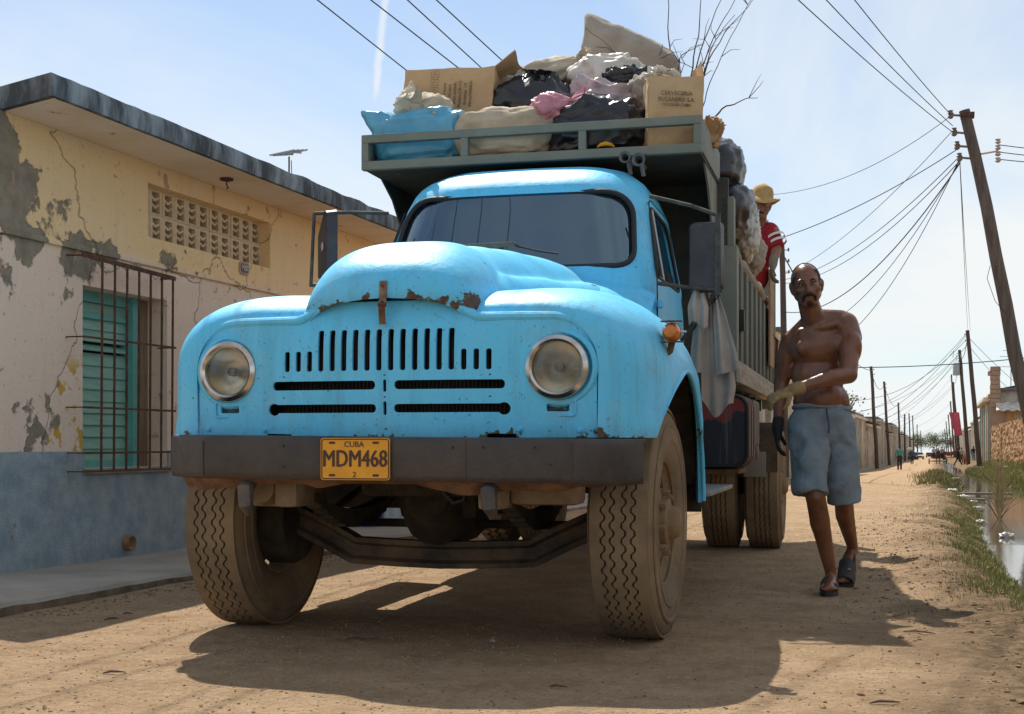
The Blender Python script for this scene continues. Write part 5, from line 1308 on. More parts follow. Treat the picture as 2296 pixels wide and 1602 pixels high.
# rubbish filling the bed
rb = bm_new()
def rf(u, v):
    x = lerp(-.955, .93, u); y = lerp(2.76, 6.58, v)
    e_ = min(1, min(u, 1 - u) * 8, min(v, 1 - v) * 12)
    top = interp(y, [(2.76, 2.72), (3.2, 2.50), (4.2, 2.30), (5.2, 1.9), (6.58, 1.6)])
    return Vector((x, y, lerp(min(top, 2.34), top, e_) + .10 * fbm((x * 4, y * 4, 1), 4)))
gv = grid(rb, rf, 40, 80)
o = obj('rubbish_heap', rb, mat('rubbish_mix', (.05, .045, .04), rough=.8, col2=(.30, .26, .2), scale=7, bump=1, bscale=14), kind='stuff', label='loose mixed rubbish filling the truck bed under the bags', cat='rubbish'); o.matrix_world = TM
rb = bm_new()
def rf2(u, v):
    x = lerp(HB0 + .03, HB1 - .03, u); y = lerp(HBF + .14, 2.76, v)
    e_ = min(1, min(u, 1 - u) * 6, v * 3)
    return Vector((x, y, lerp(2.497, interp(y, [(1.8, 2.6), (2.2, 2.80), (2.76, 2.98)]), e_) + .05 * fbm((x * 4, y * 4, 4), 4) * e_))
grid(rb, rf2, 40, 24)
o = obj('rubbish_heap', rb, mat('rubbish_mix', (0, 0, 0)), kind='stuff', label='loose mixed rubbish under the sacks on the shelf above the cab', cat='rubbish'); o.matrix_world = TM
# cardboard boxes
card = mat('cardboard', (.56, .385, .21), rough=.85, col2=(.48, .315, .16), scale=3, bump=.35, bscale=8, dust=(.25, 5, (.5, .38, .24)))
ink = mat('box_ink', (.13, .07, .04), rough=.8)
def carton(name, label, w_, d_, h_, pos, rot, flaps, seed=0):
    root = empty(name, (0, 0, 0), 0, label, 'box', 'cardboard boxes on the truck'); tplace(root, *pos, rot=rot)
    b_ = bm_new(); t = .006
    def pan(f, nu=12, nv=10): grid(b_, f, nu, nv)
    dn = lambda p: p + Vector((fbm(p * 5 + Vector((seed, 0, 0)), 3), fbm(p * 5 + Vector((0, seed, 9)), 3), fbm(p * 4 + Vector((3, seed, 0)), 3))) * .016
    pan(lambda u, v: dn(Vector((lerp(-w_, w_, u), -d_, lerp(0, 2 * h_, v))))); pan(lambda u, v: dn(Vector((lerp(-w_, w_, u), d_, lerp(0, 2 * h_, v)))))
    pan(lambda u, v: dn(Vector((-w_, lerp(-d_, d_, u), lerp(0, 2 * h_, v))))); pan(lambda u, v: dn(Vector((w_, lerp(-d_, d_, u), lerp(0, 2 * h_, v)))))
    pan(lambda u, v: dn(Vector((lerp(-w_, w_, u), lerp(-d_, d_, v), 0))))
    bmesh.ops.remove_doubles(b_, verts=b_.verts[:], dist=.0005)
    obj('carton_body', bake(b_, ('SOLIDIFY', dict(thickness=t, offset=0))), card, root)
    for k in flaps:
        f_ = bm_new(); ax, a, L_ = k
        a = R(a); ln = L_
        def ff(u, v):
            if ax in 'fb':
                s = -1 if ax == 'f' else 1; base = Vector((lerp(-w_, w_, u) * .98, s * d_, 2 * h_)); off = Vector((0, s * math.cos(a), math.sin(a))) * ln * v
            else:
                s = -1 if ax == 'l' else 1; base = Vector((s * w_, lerp(-d_, d_, u) * .98, 2 * h_)); off = Vector((s * math.cos(a), 0, math.sin(a))) * ln * v
            p = base + off; return p + Vector((0, 0, 1)) * fbm(p * 6 + Vector((seed, 1, 1)), 2) * .014 * v + (dn(base) - base)
        grid(f_, ff, 12, 6); obj('carton_flap', bake(f_, ('SOLIDIFY', dict(thickness=t, offset=0))), card, root)
    return root
bx1 = carton('cardboard_box', 'large cardboard box with printed lines on the left of the heap', .285, .20, .152, (-.665, 2.36, 2.865), (-4, 2.5, 1), (('r', 40, .16), ('b', 60, .15), ('f', 172, .10)), 1)
for i, s_ in enumerate(('Olla arrocera', 'Horno para', 'Sarten antiadh.', 'Modelo:CB-112', 'Embalaje: 1/2', 'Marca:NANLO')):
    text('box_print', s_, .026, ink, bx1, (-.02 + i * .034, -.2165, .138), (R(90), R(-90), 0), bold=.0)
for i in range(3):
    zc_ = .262 - i * .05
    q = bm_new(); tube(q, [(-.085 + a, -.2165, zc_ + c_) for a, c_ in ((-.025, -.019), (.025, -.019), (.025, .019), (-.025, .019))], .0014, 4, closed=True); bar(q, (-.10, -.2165, zc_ - .01), (-.085, -.2165, zc_ + .01), .002, .002); bar(q, (-.085, -.2165, zc_ + .01), (-.07, -.2165, zc_ - .01), .002, .002); obj('box_print', q, ink, bx1)
bx2 = carton('cardboard_box', 'printed cardboard beer box standing at the right end of the shelf', .155, .15, .205, (.765, 1.97, 2.535), (0, 1.5, 17), (('f', 175, .14), ('b', 178, .14), ('r', 100, .10)), 5)
text('box_print', 'CERVECERIA', .032, ink, bx2, (.0, -.1665, .305), (R(90), 0, 0)); text('box_print', 'BUCANERO S.A.', .032, ink, bx2, (.0, -.1665, .270), (R(90), 0, 0), sx=.92); text('box_print', 'HOLGUIN CUBA', .022, ink, bx2, (.0, -.1665, .240), (R(90), 0, 0))
text('box_print', 'CER', .045, ink, bx2, (  .1715, .03, .30), (R(90), 0, R(90))); text('box_print', 'BUC', .045, ink, bx2, (  .1715, .03, .25), (R(90), 0, R(90)))
# torn paper and yellow peel
q = bag_mesh((.07, .05, .09), e=(.6, .6), wr=.03, seed=31, crease=.012, nu=28, nv=20); o = obj('paper_bag', q, mat('brown_paper', (.42, .26, .13), rough=.85), label='torn brown paper bag behind the right cardboard box', cat='paper bag', sm=60); tplace(o, .955, 2.32, 2.72, (0, 20, 0))
q = tube(bm_new(), [(-.05, 0, 0), (-.03, -.005, .012), (0, -.008, .018), (.03, -.004, .012), (.05, 0, .002)], [.004, .011, .014, .011, .004], 8); o = obj('yellow_peel', q, mat('peel', (.75, .36, .02), rough=.5), label='yellow fruit peel caught behind the lower shelf rail', cat='peel'); tplace(o, .42, 1.765, 2.545, (0, 0, 10))
q = bm_new(); box(q, -.10, .10, -.35, .35, 0, .012); box(q, -.08, .11, -.30, .33, .0135, .025); o = obj('flat_cardboard', q, card, label='flattened cardboard sheets lying between the black side bags', cat='cardboard'); tplace(o, .97, 3.95, 2.63, (4, 10, 6))
# dry branches
def branch(name, label, base, tip, bend, r0, subs, seed, col):
    rnd = random.Random(seed); root = empty(name, (0, 0, 0), 0, label, 'branch', 'dry branches sticking out of the load'); tplace(root, *base)
    d = Vector(tip) - Vector(base); pts = []
    for i in range(15):
        t = i / 14; p = d * t + Vector(bend) * (math.sin(t * math.pi * .5) ** 2 * (1 - t) * 3) + Vector((fbm((t * 5, seed, 0), 2), 0, fbm((t * 4, 0, seed), 2))) * .02
        pts.append(p)
    obj('stem', tube(bm_new(), pts, [lerp(r0, .0018, i / 14) for i in range(15)], 6), col, root)
    for k in range(subs):
        i = rnd.randint(5, 12); p = pts[i]; dr_ = Vector((rnd.uniform(-1, 1), rnd.uniform(-.3, .3), rnd.uniform(.2, 1))).normalized(); L_ = rnd.uniform(.10, .24)
        obj('twig', tube(bm_new(), [p, p + dr_ * L_ * .5 + Vector((0, 0, .01)), p + dr_ * L_ + Vector((rnd.uniform(-.05, .05), 0, -.02))], [.0028, .002, .001], 5), col, root)
dry = mat('dry_stem', (.075, .045, .035), rough=.8, col2=(.15, .09, .05), scale=20)
bs = [((.66, 2.9, 2.95), (.63, 2.95, 3.92), (-.03, 0, 0)), ((.70, 2.9, 2.95), (.82, 2.95, 3.90), (.06, 0, 0)), ((.72, 2.95, 2.95), (1.02, 3.0, 3.86), (-.06, 0, 0)), ((.74, 2.95, 2.95), (1.10, 3.0, 3.80), (-.08, 0, .0)), ((.76, 2.9, 2.95), (1.17, 3.0, 3.74), (-.10, 0, 0)),
      ((.78, 2.9, 2.95), (1.05, 2.95, 3.62), (-.06, 0, .05)), ((.62, 2.8, 2.95), (.60, 2.8, 3.42), (-.05, 0, .05)), ((.68, 2.8, 2.95), (.86, 2.8, 3.40), (-.10, 0, .10)), ((.85, 2.85, 2.90), (1.20, 2.9, 3.06), (0, 0, .05)), ((.58, 2.75, 2.95), (.10, 2.75, 3.55), (.10, 0, -.02)), ((.64, 2.75, 2.95), (.72, 2.75, 3.34), (.06, 0, .06)), ((.80, 2.9, 2.95), (1.22, 2.95, 3.82), (-.06, 0, -.05))]
names_ = ['tall thin dry branch rising left of its neighbours', 'tall dark dry branch in the middle of the clump', 'tall dry branch leaning right with a bare tip', 'long dry branch arching up and right', 'dry branch arching farthest right at the top', 'shorter dry branch inside the right clump', 'short curled dry stalk beside the pillow sack', 'short dry stalk bent over above the right box', 'thin dry twig pointing level to the right', 'thin pale twig arching left over the pillow sack', 'short hooked dry stalk behind the white scrap', 'thin dry branch at the outer right of the clump']
for i, (a, b_, c_) in enumerate(bs): branch('dry_branch', names_[i], a, b_, c_, .007 if i < 9 else .004, (2, 1, 2, 3, 2, 2, 1, 2, 2, 3, 1, 3)[i], i + 1, dry)
# T-shirt hung on the mirror bracket
ts = bm_new()
def tf(u, v):
    z = lerp(1.645, 1.075, v); w_ = interp(v, [(0, .03), (.08, .062), (.3, .085), (.6, .11), (.85, .12), (1, .10)]); xc_ = 1.045 + .035 * v
    fold = math.sin(u * 17 + v * 2) * .022 * (1 - .5 * v) + math.sin(u * 7 + 2 + v * 3) * .02
    zz_ = z - .07 * math.sin(u * math.pi) * v * v - .05 * (u - .5) * v + .02 * math.sin(u * 9) * v
    return Vector((lerp(-w_, w_, u) + xc_, 1.33 + fold + .05 * v, zz_))
grid(ts, tf, 44, 40)
def tf2(u, v):  # sleeve hanging on the right
    z = lerp(1.60, 1.22, v); w_ = interp(v, [(0, .015), (.3, .035), (.8, .058), (1, .062)])
    return Vector((lerp(-w_, w_, u) + 1.10 + .06 * v, 1.30 + .014 * math.sin(u * 10 + v * 2) + .02 * v, z + .035 * (u - .5)))
grid(ts, tf2, 20, 24)
def tf3(u, v):  # collar part folded forward on the left
    z = lerp(1.655, 1.47, v); w_ = interp(v, [(0, .03), (.5, .055), (1, .05)])
    return Vector((lerp(-w_, w_, u) + 1.005, 1.285 - .02 * math.sin(v * 3) + .012 * math.sin(u * 12 + 1), z + .02 * math.sin(u * 6)))
grid(ts, tf3, 20, 14)
me = bake(ts, ('SOLIDIFY', dict(thickness=.003, offset=0))); smooth(me, 60)
o = obj('hanging_shirt', me, mat('grey_cotton', (.44, .38, .33), rough=.95, col2=(.36, .30, .255), scale=6, bump=.3, bscale=120, dust=(.3, 5, (.4, .32, .24))), label='grey-beige shirt hung from the right mirror bracket of the truck', cat='shirt'); o.matrix_world = TM
# ------------------------------------------------------------------ people
def cap(bm, p0, r0, p1, r1, n=12, ends=(True, True), k=6):
    """tapered capsule as a closed mesh"""
    p0, p1 = Vector(p0), Vector(p1); d = p1 - p0; L_ = d.length
    d = d.normalized() if L_ > 1e-6 else Vector((0, 0, 1)); pts = []; rad = []
    if ends[0]:
        for i in range(k): a = math.pi / 2 * (1 - i / k); pts.append(p0 - d * r0 * math.sin(a)); rad.append(max(1e-4, r0 * math.cos(a)))
    for i in range(5): pts.append(p0.lerp(p1, i / 4)); rad.append(lerp(r0, r1, i / 4))
    if ends[1]:
        for i in range(1, k + 1): a = math.pi / 2 * i / k; pts.append(p1 + d * r1 * math.sin(a)); rad.append(max(1e-4, r1 * math.cos(a)))
    tube(bm, pts, rad, n)
def ell(bm, c, r_, rot=(0, 0, 0), seg=16):
    g = bmesh.ops.create_uvsphere(bm, u_segments=seg, v_segments=seg // 2 + 2, radius=1)
    M_ = Matrix.Translation(c) @ Euler([R(a) for a in rot]).to_matrix().to_4x4() @ Matrix.Diagonal((*r_, 1))
    bmesh.ops.transform(bm, matrix=M_, verts=g['verts'])
def fuse(bm, vox=.009, it=6, fac=.5):
    bmesh.ops.recalc_face_normals(bm, faces=bm.faces[:])
    me = bake(bm, ('REMESH', dict(mode='VOXEL', voxel_size=vox, use_smooth_shade=True)), ('SMOOTH', dict(factor=fac, iterations=it)))
    me.shade_smooth(); return me
def skinmat(name, col, col2, rough=.45):
    return mat(name, col, rough=rough, col2=col2, scale=7, bump=.15, bscale=130, sss=.08, spec=.5)
def head(bm, M_, s=1.0):
    """bald head with a face looking along -y; M_ maps head space (origin = centre of skull)"""
    h = bm_new()
    ell(h, (0, .018, .022), (.075, .092, .092)); ell(h, (0, -.012, -.045), (.062, .070, .072)); ell(h, (0, -.04, -.088), (.036, .036, .030))
    cap(h, (-.05, -.0, -.055), .022, (-.018, -.055, -.095), .02); cap(h, (.05, -.0, -.055), .022, (.018, -.055, -.095), .02)
    cap(h, (-.040, -.068, .018), .014, (.040, -.068, .018), .014); ell(h, (-.044, -.048, -.025), (.024, .024, .018)); ell(h, (.044, -.048, -.025), (.024, .024, .018))
    cap(h, (0, -.076, .008), .010, (0, -.098, -.036), .015); ell(h, (-.013, -.088, -.040), (.012, .012, .009)); ell(h, (.013, -.088, -.040), (.012, .012, .009))
    cap(h, (-.018, -.076, -.066), .009, (.018, -.076, -.066), .009); cap(h, (-.016, -.075, -.078), .009, (.016, -.075, -.078), .009)
    for s_ in (-1, 1): ell(h, (s_ * .078, .02, -.008), (.011, .022, .034), (0, s_ * 12, s_ * 15)); ell(h, (s_ * .074, .012, -.03), (.012, .015, .016))
    bmesh.ops.scale(h, vec=(s, s, s), verts=h.verts[:]); bmesh.ops.transform(h, matrix=M_, verts=h.verts[:])
    me = bpy.data.meshes.new('t'); h.to_mesh(me); h.free(); bm.from_mesh(me); bpy.data.meshes.remove(me)
def face_parts(root, M_, s=1.0, hair=None, moust=None, brow=None, eyes=True):
    def T(p): return M_ @ (Vector(p) * s)
    if eyes:
        for s_ in (-1, 1):
            q = bm_new(); ell(q, T((s_ * .029, -.066, .000)), (.0115 * s, .008 * s, .0075 * s)); obj('eye', q, mat('eye_white', (.30, .24, .20), rough=.3), root)
            q = bm_new(); ell(q, T((s_ * .028, -.0725, .000)), (.0052 * s, .003 * s, .0052 * s)); obj('iris', q, mat('iris_dark', (.012, .008, .006), rough=.2), root)
    if brow:
        for s_ in (-1, 1):
            q = bm_new(); tube(q, [T((s_ * .014, -.0835, .018)), T((s_ * .030, -.084, .025)), T((s_ * .048, -.071, .018))], [.003 * s, .0045 * s, .002 * s], 6); obj('eyebrow', q, brow, root)
    if moust:
        q = bm_new()
        for s_ in (-1, 1): tube(q, [T((0, -.094, -.055)), T((s_ * .018, -.090, -.056)), T((s_ * .032, -.078, -.066)), T((s_ * .034, -.070, -.090))], [.007 * s, .0075 * s, .0065 * s, .004 * s], 8)
        ell(q, T((0, -.076, -.102)), (.017 * s, .010 * s, .013 * s)); obj('moustache', q, moust, root)
def hand(bm, M_, curl=.5, s=1.0, thumb=1, spread=1.0):
    """hand pointing along +x of its space, palm down (-z)"""
    h = bm_new()
    ell(h, (.035, 0, 0), (.052, .042, .017)); cap(h, (-.02, 0, 0), .027, (.02, 0, 0), .026)
    for i, (y, L_) in enumerate(((.030, .068), (.010, .078), (-.011, .072), (-.030, .055))):
        a = 0; p = Vector((.078, y, 0)); r_ = .0100
        d0 = Vector((1, y * 2.2 * spread, 0)).normalized()
        for k, f in enumerate((.45, .32, .23)):
            a += curl * (.55 if k == 0 else .8); d = d0 * math.cos(a) - Vector((0, 0, 1)) * math.sin(a); q = p + d * L_ * f; cap(h, p, r_, q, r_ * .93, 8); p = q; r_ *= .93
    p = Vector((.012, thumb * .036, -.004)); d = Vector((.62, thumb * .62, -.35 - curl * .3)).normalized(); q = p + d * .042; cap(h, p, .0135, q, .0115, 8)
    d2 = Vector((.9, thumb * .15, -.35 - curl * .3)).normalized(); cap(h, q, .0115, q + d2 * .032, .010, 8)
    bmesh.ops.scale(h, vec=(s, s, s), verts=h.verts[:]); bmesh.ops.transform(h, matrix=M_, verts=h.verts[:])
    me = bpy.data.meshes.new('t'); h.to_mesh(me); h.free(); bm.from_mesh(me); bpy.data.meshes.remove(me)
def frame(p, xdir, zdir=(0, 0, 1)):
    x = Vector(xdir).normalized(); z = Vector(zdir); y = z.cross(x).normalized(); z = x.cross(y)
    M_ = Matrix((x, y, z)).transposed().to_4x4(); M_.translation = Vector(p); return M_
CAMYAW = R(17.5)
# --- the bare-chested man pushing along beside the truck
man = empty('person', (-.583, 7.72, 0), CAMYAW, 'bare-chested man in grey-blue shorts walking beside the truck with one arm across his body', 'person')
sk = skinmat('dark_skin', (.21, .080, .038), (.13, .048, .023), .30)
B = bm_new()
HM = Matrix.Translation((-.112, -.03, 1.732)) @ Euler((R(4), R(-7), R(-9))).to_matrix().to_4x4()
head(B, HM, 1.08)
cap(B, (-.045, .06, 1.51), .070, (-.095, .01, 1.645), .060)                       # neck
cap(B, (-.055, .07, 1.555), .055, (.10, .06, 1.545), .058); cap(B, (-.06, .08, 1.54), .055, (-.155, .11, 1.44), .055)   # trapezius
ell(B, (-.025, .08, 1.40), (.165, .105, .15), (0, -8, 0)); ell(B, (-.02, .09, 1.23), (.155, .100, .15)); ell(B, (.0, .10, 1.08), (.165, .105, .13)); ell(B, (-.005, .055, 1.10), (.12, .085, .11))
ell(B, (-.095, .015, 1.385), (.075, .030, .055), (0, -8, 14)); ell(B, (.06, .005, 1.41), (.078, .030, .055), (0, -8, -14))  # chest
cap(B, (-.13, .04, 1.475), .022, (-.02, -.01, 1.50), .020); cap(B, (.13, .02, 1.535), .022, (-.01, -.01, 1.50), .020)        # collar bones
ell(B, (.005, .10, .98), (.160, .105, .10))
# his left arm (right in the picture) reaching across
cap(B, (.125, .05, 1.515), .075, (.142, .01, 1.44), .068); cap(B, (.142, .02, 1.46), .064, (.105, -.10, 1.225), .050); ell(B, (.142, -.03, 1.37), (.056, .058, .10), (12, 5, 0))
cap(B, (.105, -.10, 1.225), .052, (-.01, -.18, 1.205), .047); cap(B, (-.01, -.18, 1.205), .047, (-.195, -.20, 1.145), .031)
# his right arm hanging at the far side
cap(B, (-.165, .12, 1.425), .063, (-.185, .14, 1.36), .056); cap(B, (-.18, .13, 1.40), .056, (-.215, .16, 1.19), .045); cap(B, (-.215, .16, 1.19), .045, (-.25, .09, .955), .030)
# legs
cap(B, (-.075, .08, .92), .088, (-.062, -.03, .54), .058); cap(B, (-.062, -.03, .54), .056, (-.025, .02, .40), .058); cap(B, (-.025, .02, .40), .056, (.045, .06, .11), .034); ell(B, (-.03, .04, .40), (.05, .058, .10), (0, -10, 0))
cap(B, (.085, .12, .92), .088, (.150, .19, .52), .058); cap(B, (.150, .19, .52), .055, (.185, .30, .42), .056); cap(B, (.185, .30, .42), .055, (.275, .48, .225), .034)
# feet
cap(B, (.045, .075, .07), .036, (.005, -.10, .055), .034); cap(B, (.005, -.10, .055), .034, (-.02, -.16, .045), .026)
for k in range(5): cap(B, (-.045 + k * .017, -.13, .045), .011, (-.055 + k * .019, -.185 + abs(k - 1) * .007, .040), .0105, 8)
cap(B, (.275, .49, .20), .036, (.205, .37, .075), .034); cap(B, (.205, .37, .075), .033, (.175, .31, .045), .026)
for k in range(5): cap(B, (.155 + k * .016, .325, .05), .011, (.14 + k * .017, .285 + abs(k - 1) * .006, .036), .0105, 8)
obj('body', fuse(B, .0075, 9), sk, man)
face_parts(man, HM, 1.06, moust=mat('black_hair', (.010, .008, .007), rough=.8), brow=mat('black_hair', (0, 0, 0)))
q = bm_new(); ell(q, HM @ Vector((0, .026, .028)), (.0835, .099, .0985), (6, -7, -9), 28)
for f in list(q.faces):
    c = HM.inverted() @ f.calc_center_median()
    if c.y < -.045 + .5 * max(0, .05 - c.z) or c.z < -.03 or (c.z > .075 and c.y < .02): bmesh.ops.delete(q, geom=[f], context='FACES_ONLY')
obj('hair', q, mat('cropped_hair', (.030, .020, .016), rough=.9, col2=(.05, .03, .022), scale=60, bump=.5, bscale=200), man)
# shorts
Q = bm_new()
cap(Q, (-.02, .10, 1.0), .125, (.03, .10, 1.0), .125, 16); ell(Q, (.005, .10, 1.02), (.168, .112, .075)); ell(Q, (.005, .10, .93), (.178, .122, .12))
cap(Q, (-.080, .085, .94), .118, (-.085, -.01, .555), .100, 18, (True, False)); cap(Q, (.088, .12, .94), .118, (.145, .165, .500), .094, 18, (True, False))
for v in Q.verts: v.co += Vector((fbm(v.co * 6, 3), fbm(v.co * 6 + Vector((5, 0, 0)), 3), 0)) * .012
me = fuse(Q, .009, 3)
for v in me.vertices:
    c = v.co; k = sstep(1.03, .8, c.z)
    f_ = (math.sin(c.x * 42 + c.z * 16 + fbm(c * 5, 2) * 5) * .008 + math.sin(c.z * 26 - c.x * 20 + fbm(c * 4, 2) * 6) * .006) * k * sstep(.50, .60, c.z)
    v.co += v.normal * f_
shm = mat('blue_shorts', (.20, .265, .32), rough=.95, col2=(.15, .20, .245), scale=9, bump=.3, bscale=90, dust=(.45, 6, (.24, .235, .21)))
shorts = obj('shorts', me, shm, man)
q = bm_new(); wbp = [(.005 + .160 * math.cos(a), .098 + .108 * math.sin(a), 1.050 + .008 * math.sin(a * 2)) for a in [2 * math.pi * i / 60 for i in range(60)]]
tube(q, wbp, .013, 8, closed=True)
for v in q.verts: v.co += Vector((0, 0, .0)) + (v.co - Vector((.005, .098, v.co.z))).normalized() * .003 * math.sin(math.atan2(v.co.y - .098, v.co.x - .005) * 44)
obj('waistband', q, shm, shorts); obj('drawstring', tube(bm_new(), [(.0, -.024, 1.04), (.004, -.040, .99), (.010, -.048, .93), (.006, -.05, .90)], .004, 6), mat('dark_cord', (.05, .06, .075), rough=.9), shorts)
# gloves
gl = bm_new(); cap(gl, (-.185, -.198, 1.148), .040, (-.225, -.20, 1.137), .038); hand(gl, frame((-.24, -.20, 1.13), (-1, .05, -.35), (.1, -.5, .9)), .75, 1.12, 1)
obj('work_glove', fuse(gl, .006, 2), mat('tan_glove', (.33, .215, .09), rough=.9, col2=(.24, .15, .06), scale=14, bump=.3, bscale=80), man, label='dusty tan work glove')
gl = bm_new(); cap(gl, (-.246, .095, .975), .034, (-.254, .08, .93), .034); hand(gl, frame((-.254, .078, .925), (-.05, -.2, -1), (-1, .2, .1)), .5, 1.10, -1)
obj('work_glove', fuse(gl, .006, 2), mat('black_glove', (.010, .010, .010), rough=.8), man, label='black work glove')
# sandals
blk = mat('sandal_black', (.022, .020, .022), rough=.7, col2=(.05, .045, .04), scale=12)
def sandal(M_):
    q = bm_new(); pts = [(.042, -.10), (.046, -.04), (.036, .04), (.034, .10), (.024, .135), (0, .145), (-.024, .135), (-.034, .10), (-.036, .04), (-.042, -.04), (-.036, -.10), (-.015, -.135), (.015, -.137)]
    a = [q.verts.new(M_ @ Vector((x * 1.12, y, 0))) for x, y in pts]; b_ = [q.verts.new(M_ @ Vector((x * 1.12, y, .026))) for x, y in pts]; n = len(pts)
    q.faces.new(a[::-1]); q.faces.new(b_)
    for i in range(n): q.faces.new((a[i], a[(i + 1) % n], b_[(i + 1) % n], b_[i]))
    bmesh.ops.recalc_face_normals(q, faces=q.faces[:])
    so_ = obj('sandal', q, blk, man)
    q = bm_new()
    grid(q, lambda u, v: M_ @ Vector((.050 * math.cos(math.pi * u) * (1.0), lerp(-.095, .03, v) + .012 * math.sin(math.pi * u), .024 + (.052 + .018 * v) * math.sin(math.pi * u) ** .7)), 18, 6)
    obj('sandal_strap', bake(q, ('SOLIDIFY', dict(thickness=.005, offset=1))), blk, so_)
    q = bm_new(); c = M_ @ Vector((.022, -.03, .078)); ell(q, c, (.012, .012, .004)); obj('strap_mark', q, mat('strap_grey', (.35, .35, .36), rough=.6), so_)
sandal(Matrix.Translation((.010, -.045, .002)) @ Euler((0, 0, R(-14))).to_matrix().to_4x4())
sandal(Matrix.Translation((.222, .385, .075)) @ Euler((R(-0), 0, 0)).to_matrix().to_4x4() @ frame((0, 0, 0), (1, -.45, 0)).to_3x3().to_4x4() @ Euler((R(48), 0, 0)).to_matrix().to_4x4())
# --- man in red on the load
redm = empty('person', (0, 0, 0), 0, 'man in a red shirt and straw hat leaning over the side of the load', 'person')
redm.matrix_world = TM @ Matrix.Translation((.86, 5.62, 1.30))
def tl(x, y, z): return (x - .86, y - 5.62, z - 1.30)
sk2 = skinmat('tan_skin', (.26, .125, .075), (.20, .09, .052), .5)
B = bm_new(); HM2 = Matrix.Translation(tl(1.035, 5.56, 2.835)) @ Euler((R(10), R(6), R(6))).to_matrix().to_4x4(); head(B, HM2, 1.02)
cap(B, tl(1.02, 5.64, 2.66), .055, tl(1.035, 5.59, 2.77), .05); ell(B, tl(.99, 5.68, 2.50), (.165, .11, .18)); ell(B, tl(.93, 5.70, 2.28), (.15, .11, .16)); ell(B, tl(.88, 5.68, 2.12), (.16, .12, .12))
cap(B, tl(1.13, 5.63, 2.61), .062, tl(1.155, 5.60, 2.45), .048); cap(B, tl(1.155, 5.60, 2.45), .046, tl(1.14, 5.52, 2.345), .032)
cap(B, tl(.86, 5.64, 2.60), .06, tl(.80, 5.52, 2.42), .045); cap(B, tl(.80, 5.52, 2.42), .043, tl(.88, 5.36, 2.42), .03)
for s_ in (-1, 1): cap(B, tl(.86 + s_ * .08, 5.66, 2.08), .085, tl(.82 + s_ * .09, 5.58, 1.72), .06); cap(B, tl(.82 + s_ * .09, 5.58, 1.72), .056, tl(.82 + s_ * .09, 5.66, 1.40), .04); cap(B, tl(.82 + s_ * .09, 5.66, 1.35), .04, tl(.82 + s_ * .09, 5.52, 1.335), .034)
obj('body', fuse(B, .0095, 5), sk2, redm); face_parts(redm, HM2, 1.02, moust=None, brow=mat('black_hair', (0, 0, 0)))
q = bm_new(); tube(q, [HM2 @ Vector(p) for p in ((-.03, -.078, -.062), (0, -.094, -.056), (.03, -.078, -.062))], [.004, .007, .004], 8); obj('moustache', q, mat('black_hair', (0, 0, 0)), redm)
Q = bm_new(); ell(Q, tl(.99, 5.68, 2.50), (.185, .128, .20)); ell(Q, tl(.93, 5.70, 2.28), (.17, .13, .19)); cap(Q, tl(1.10, 5.65, 2.62), .085, tl(1.158, 5.60, 2.475), .073, 14, (True, False)); cap(Q, tl(.88, 5.66, 2.60), .08, tl(.83, 5.58, 2.48), .07, 14, (True, False)); cap(Q, tl(1.01, 5.66, 2.62), .085, tl(1.02, 5.65, 2.70), .062)
shirt = obj('red_shirt', fuse(Q, .011, 3), mat('red_cotton', (.36, .015, .025), rough=.9, col2=(.27, .010, .018), scale=8, bump=.5, bscale=25), redm)
for z in (2.565, 2.52):
    c = Vector(tl(1.128 + (2.62 - z) * .36, 5.632 - (2.62 - z) * .2, z)); q = bm_new(); a = Vector((.058, -.05, -.145)).normalized(); s1 = a.orthogonal().normalized(); s2 = a.cross(s1)
    lathe(q, [(.083, -.011), (.083, .011)], 'z', 28); bmesh.ops.transform(q, matrix=Matrix.Translation(c) @ a.to_track_quat('Z', 'Y').to_matrix().to_4x4(), verts=q.verts[:]); obj('sleeve_stripe', q, mat('white_trim', (.75, .70, .66), rough=.9), shirt)
q = bm_new(); tube(q, [Vector(tl(1.022, 5.645, 2.715)) + Vector((.062 * math.cos(a), .06 * math.sin(a), .01 * math.sin(a))) for a in [2 * math.pi * i / 24 for i in range(24)]], .010, 8, closed=True); obj('collar', q, mat('white_trim', (0, 0, 0)), shirt)
Q = bm_new(); ell(Q, tl(.88, 5.68, 2.10), (.175, .135, .13))
for s_ in (-1, 1): cap(Q, tl(.86 + s_ * .08, 5.66, 2.08), .10, tl(.82 + s_ * .09, 5.58, 1.72), .075); cap(Q, tl(.82 + s_ * .09, 5.58, 1.72), .074, tl(.82 + s_ * .09, 5.66, 1.42), .06)
obj('trousers', fuse(Q, .012, 3), mat('dark_trousers', (.03, .03, .035), rough=.95), redm)
gl = bm_new(); cap(gl, tl(1.142, 5.53, 2.375), .040, tl(1.138, 5.51, 2.33), .037); hand(gl, frame(tl(1.136, 5.505, 2.325), (-.05, -.1, -1), (-.9, -.3, .1)), .6, 1.12, -1); obj('work_glove', fuse(gl, .007, 2), mat('grey_glove', (.22, .18, .14), rough=.9), redm)
straw = mat('straw', (.50, .33, .13), rough=.85, col2=(.40, .25, .09), scale=20, bump=.4, bscale=90)
q = bm_new(); HT = HM2 @ Matrix.Translation((0, .015, .055)) @ Euler((R(-4), R(4), 0)).to_matrix().to_4x4()
prof = [(.155, -.022), (.148, -.010), (.12, .0), (.098, .004), (.094, .02), (.088, .06), (.072, .095), (.04, .110), (.012, .125), (.001, .126)]
rings = []
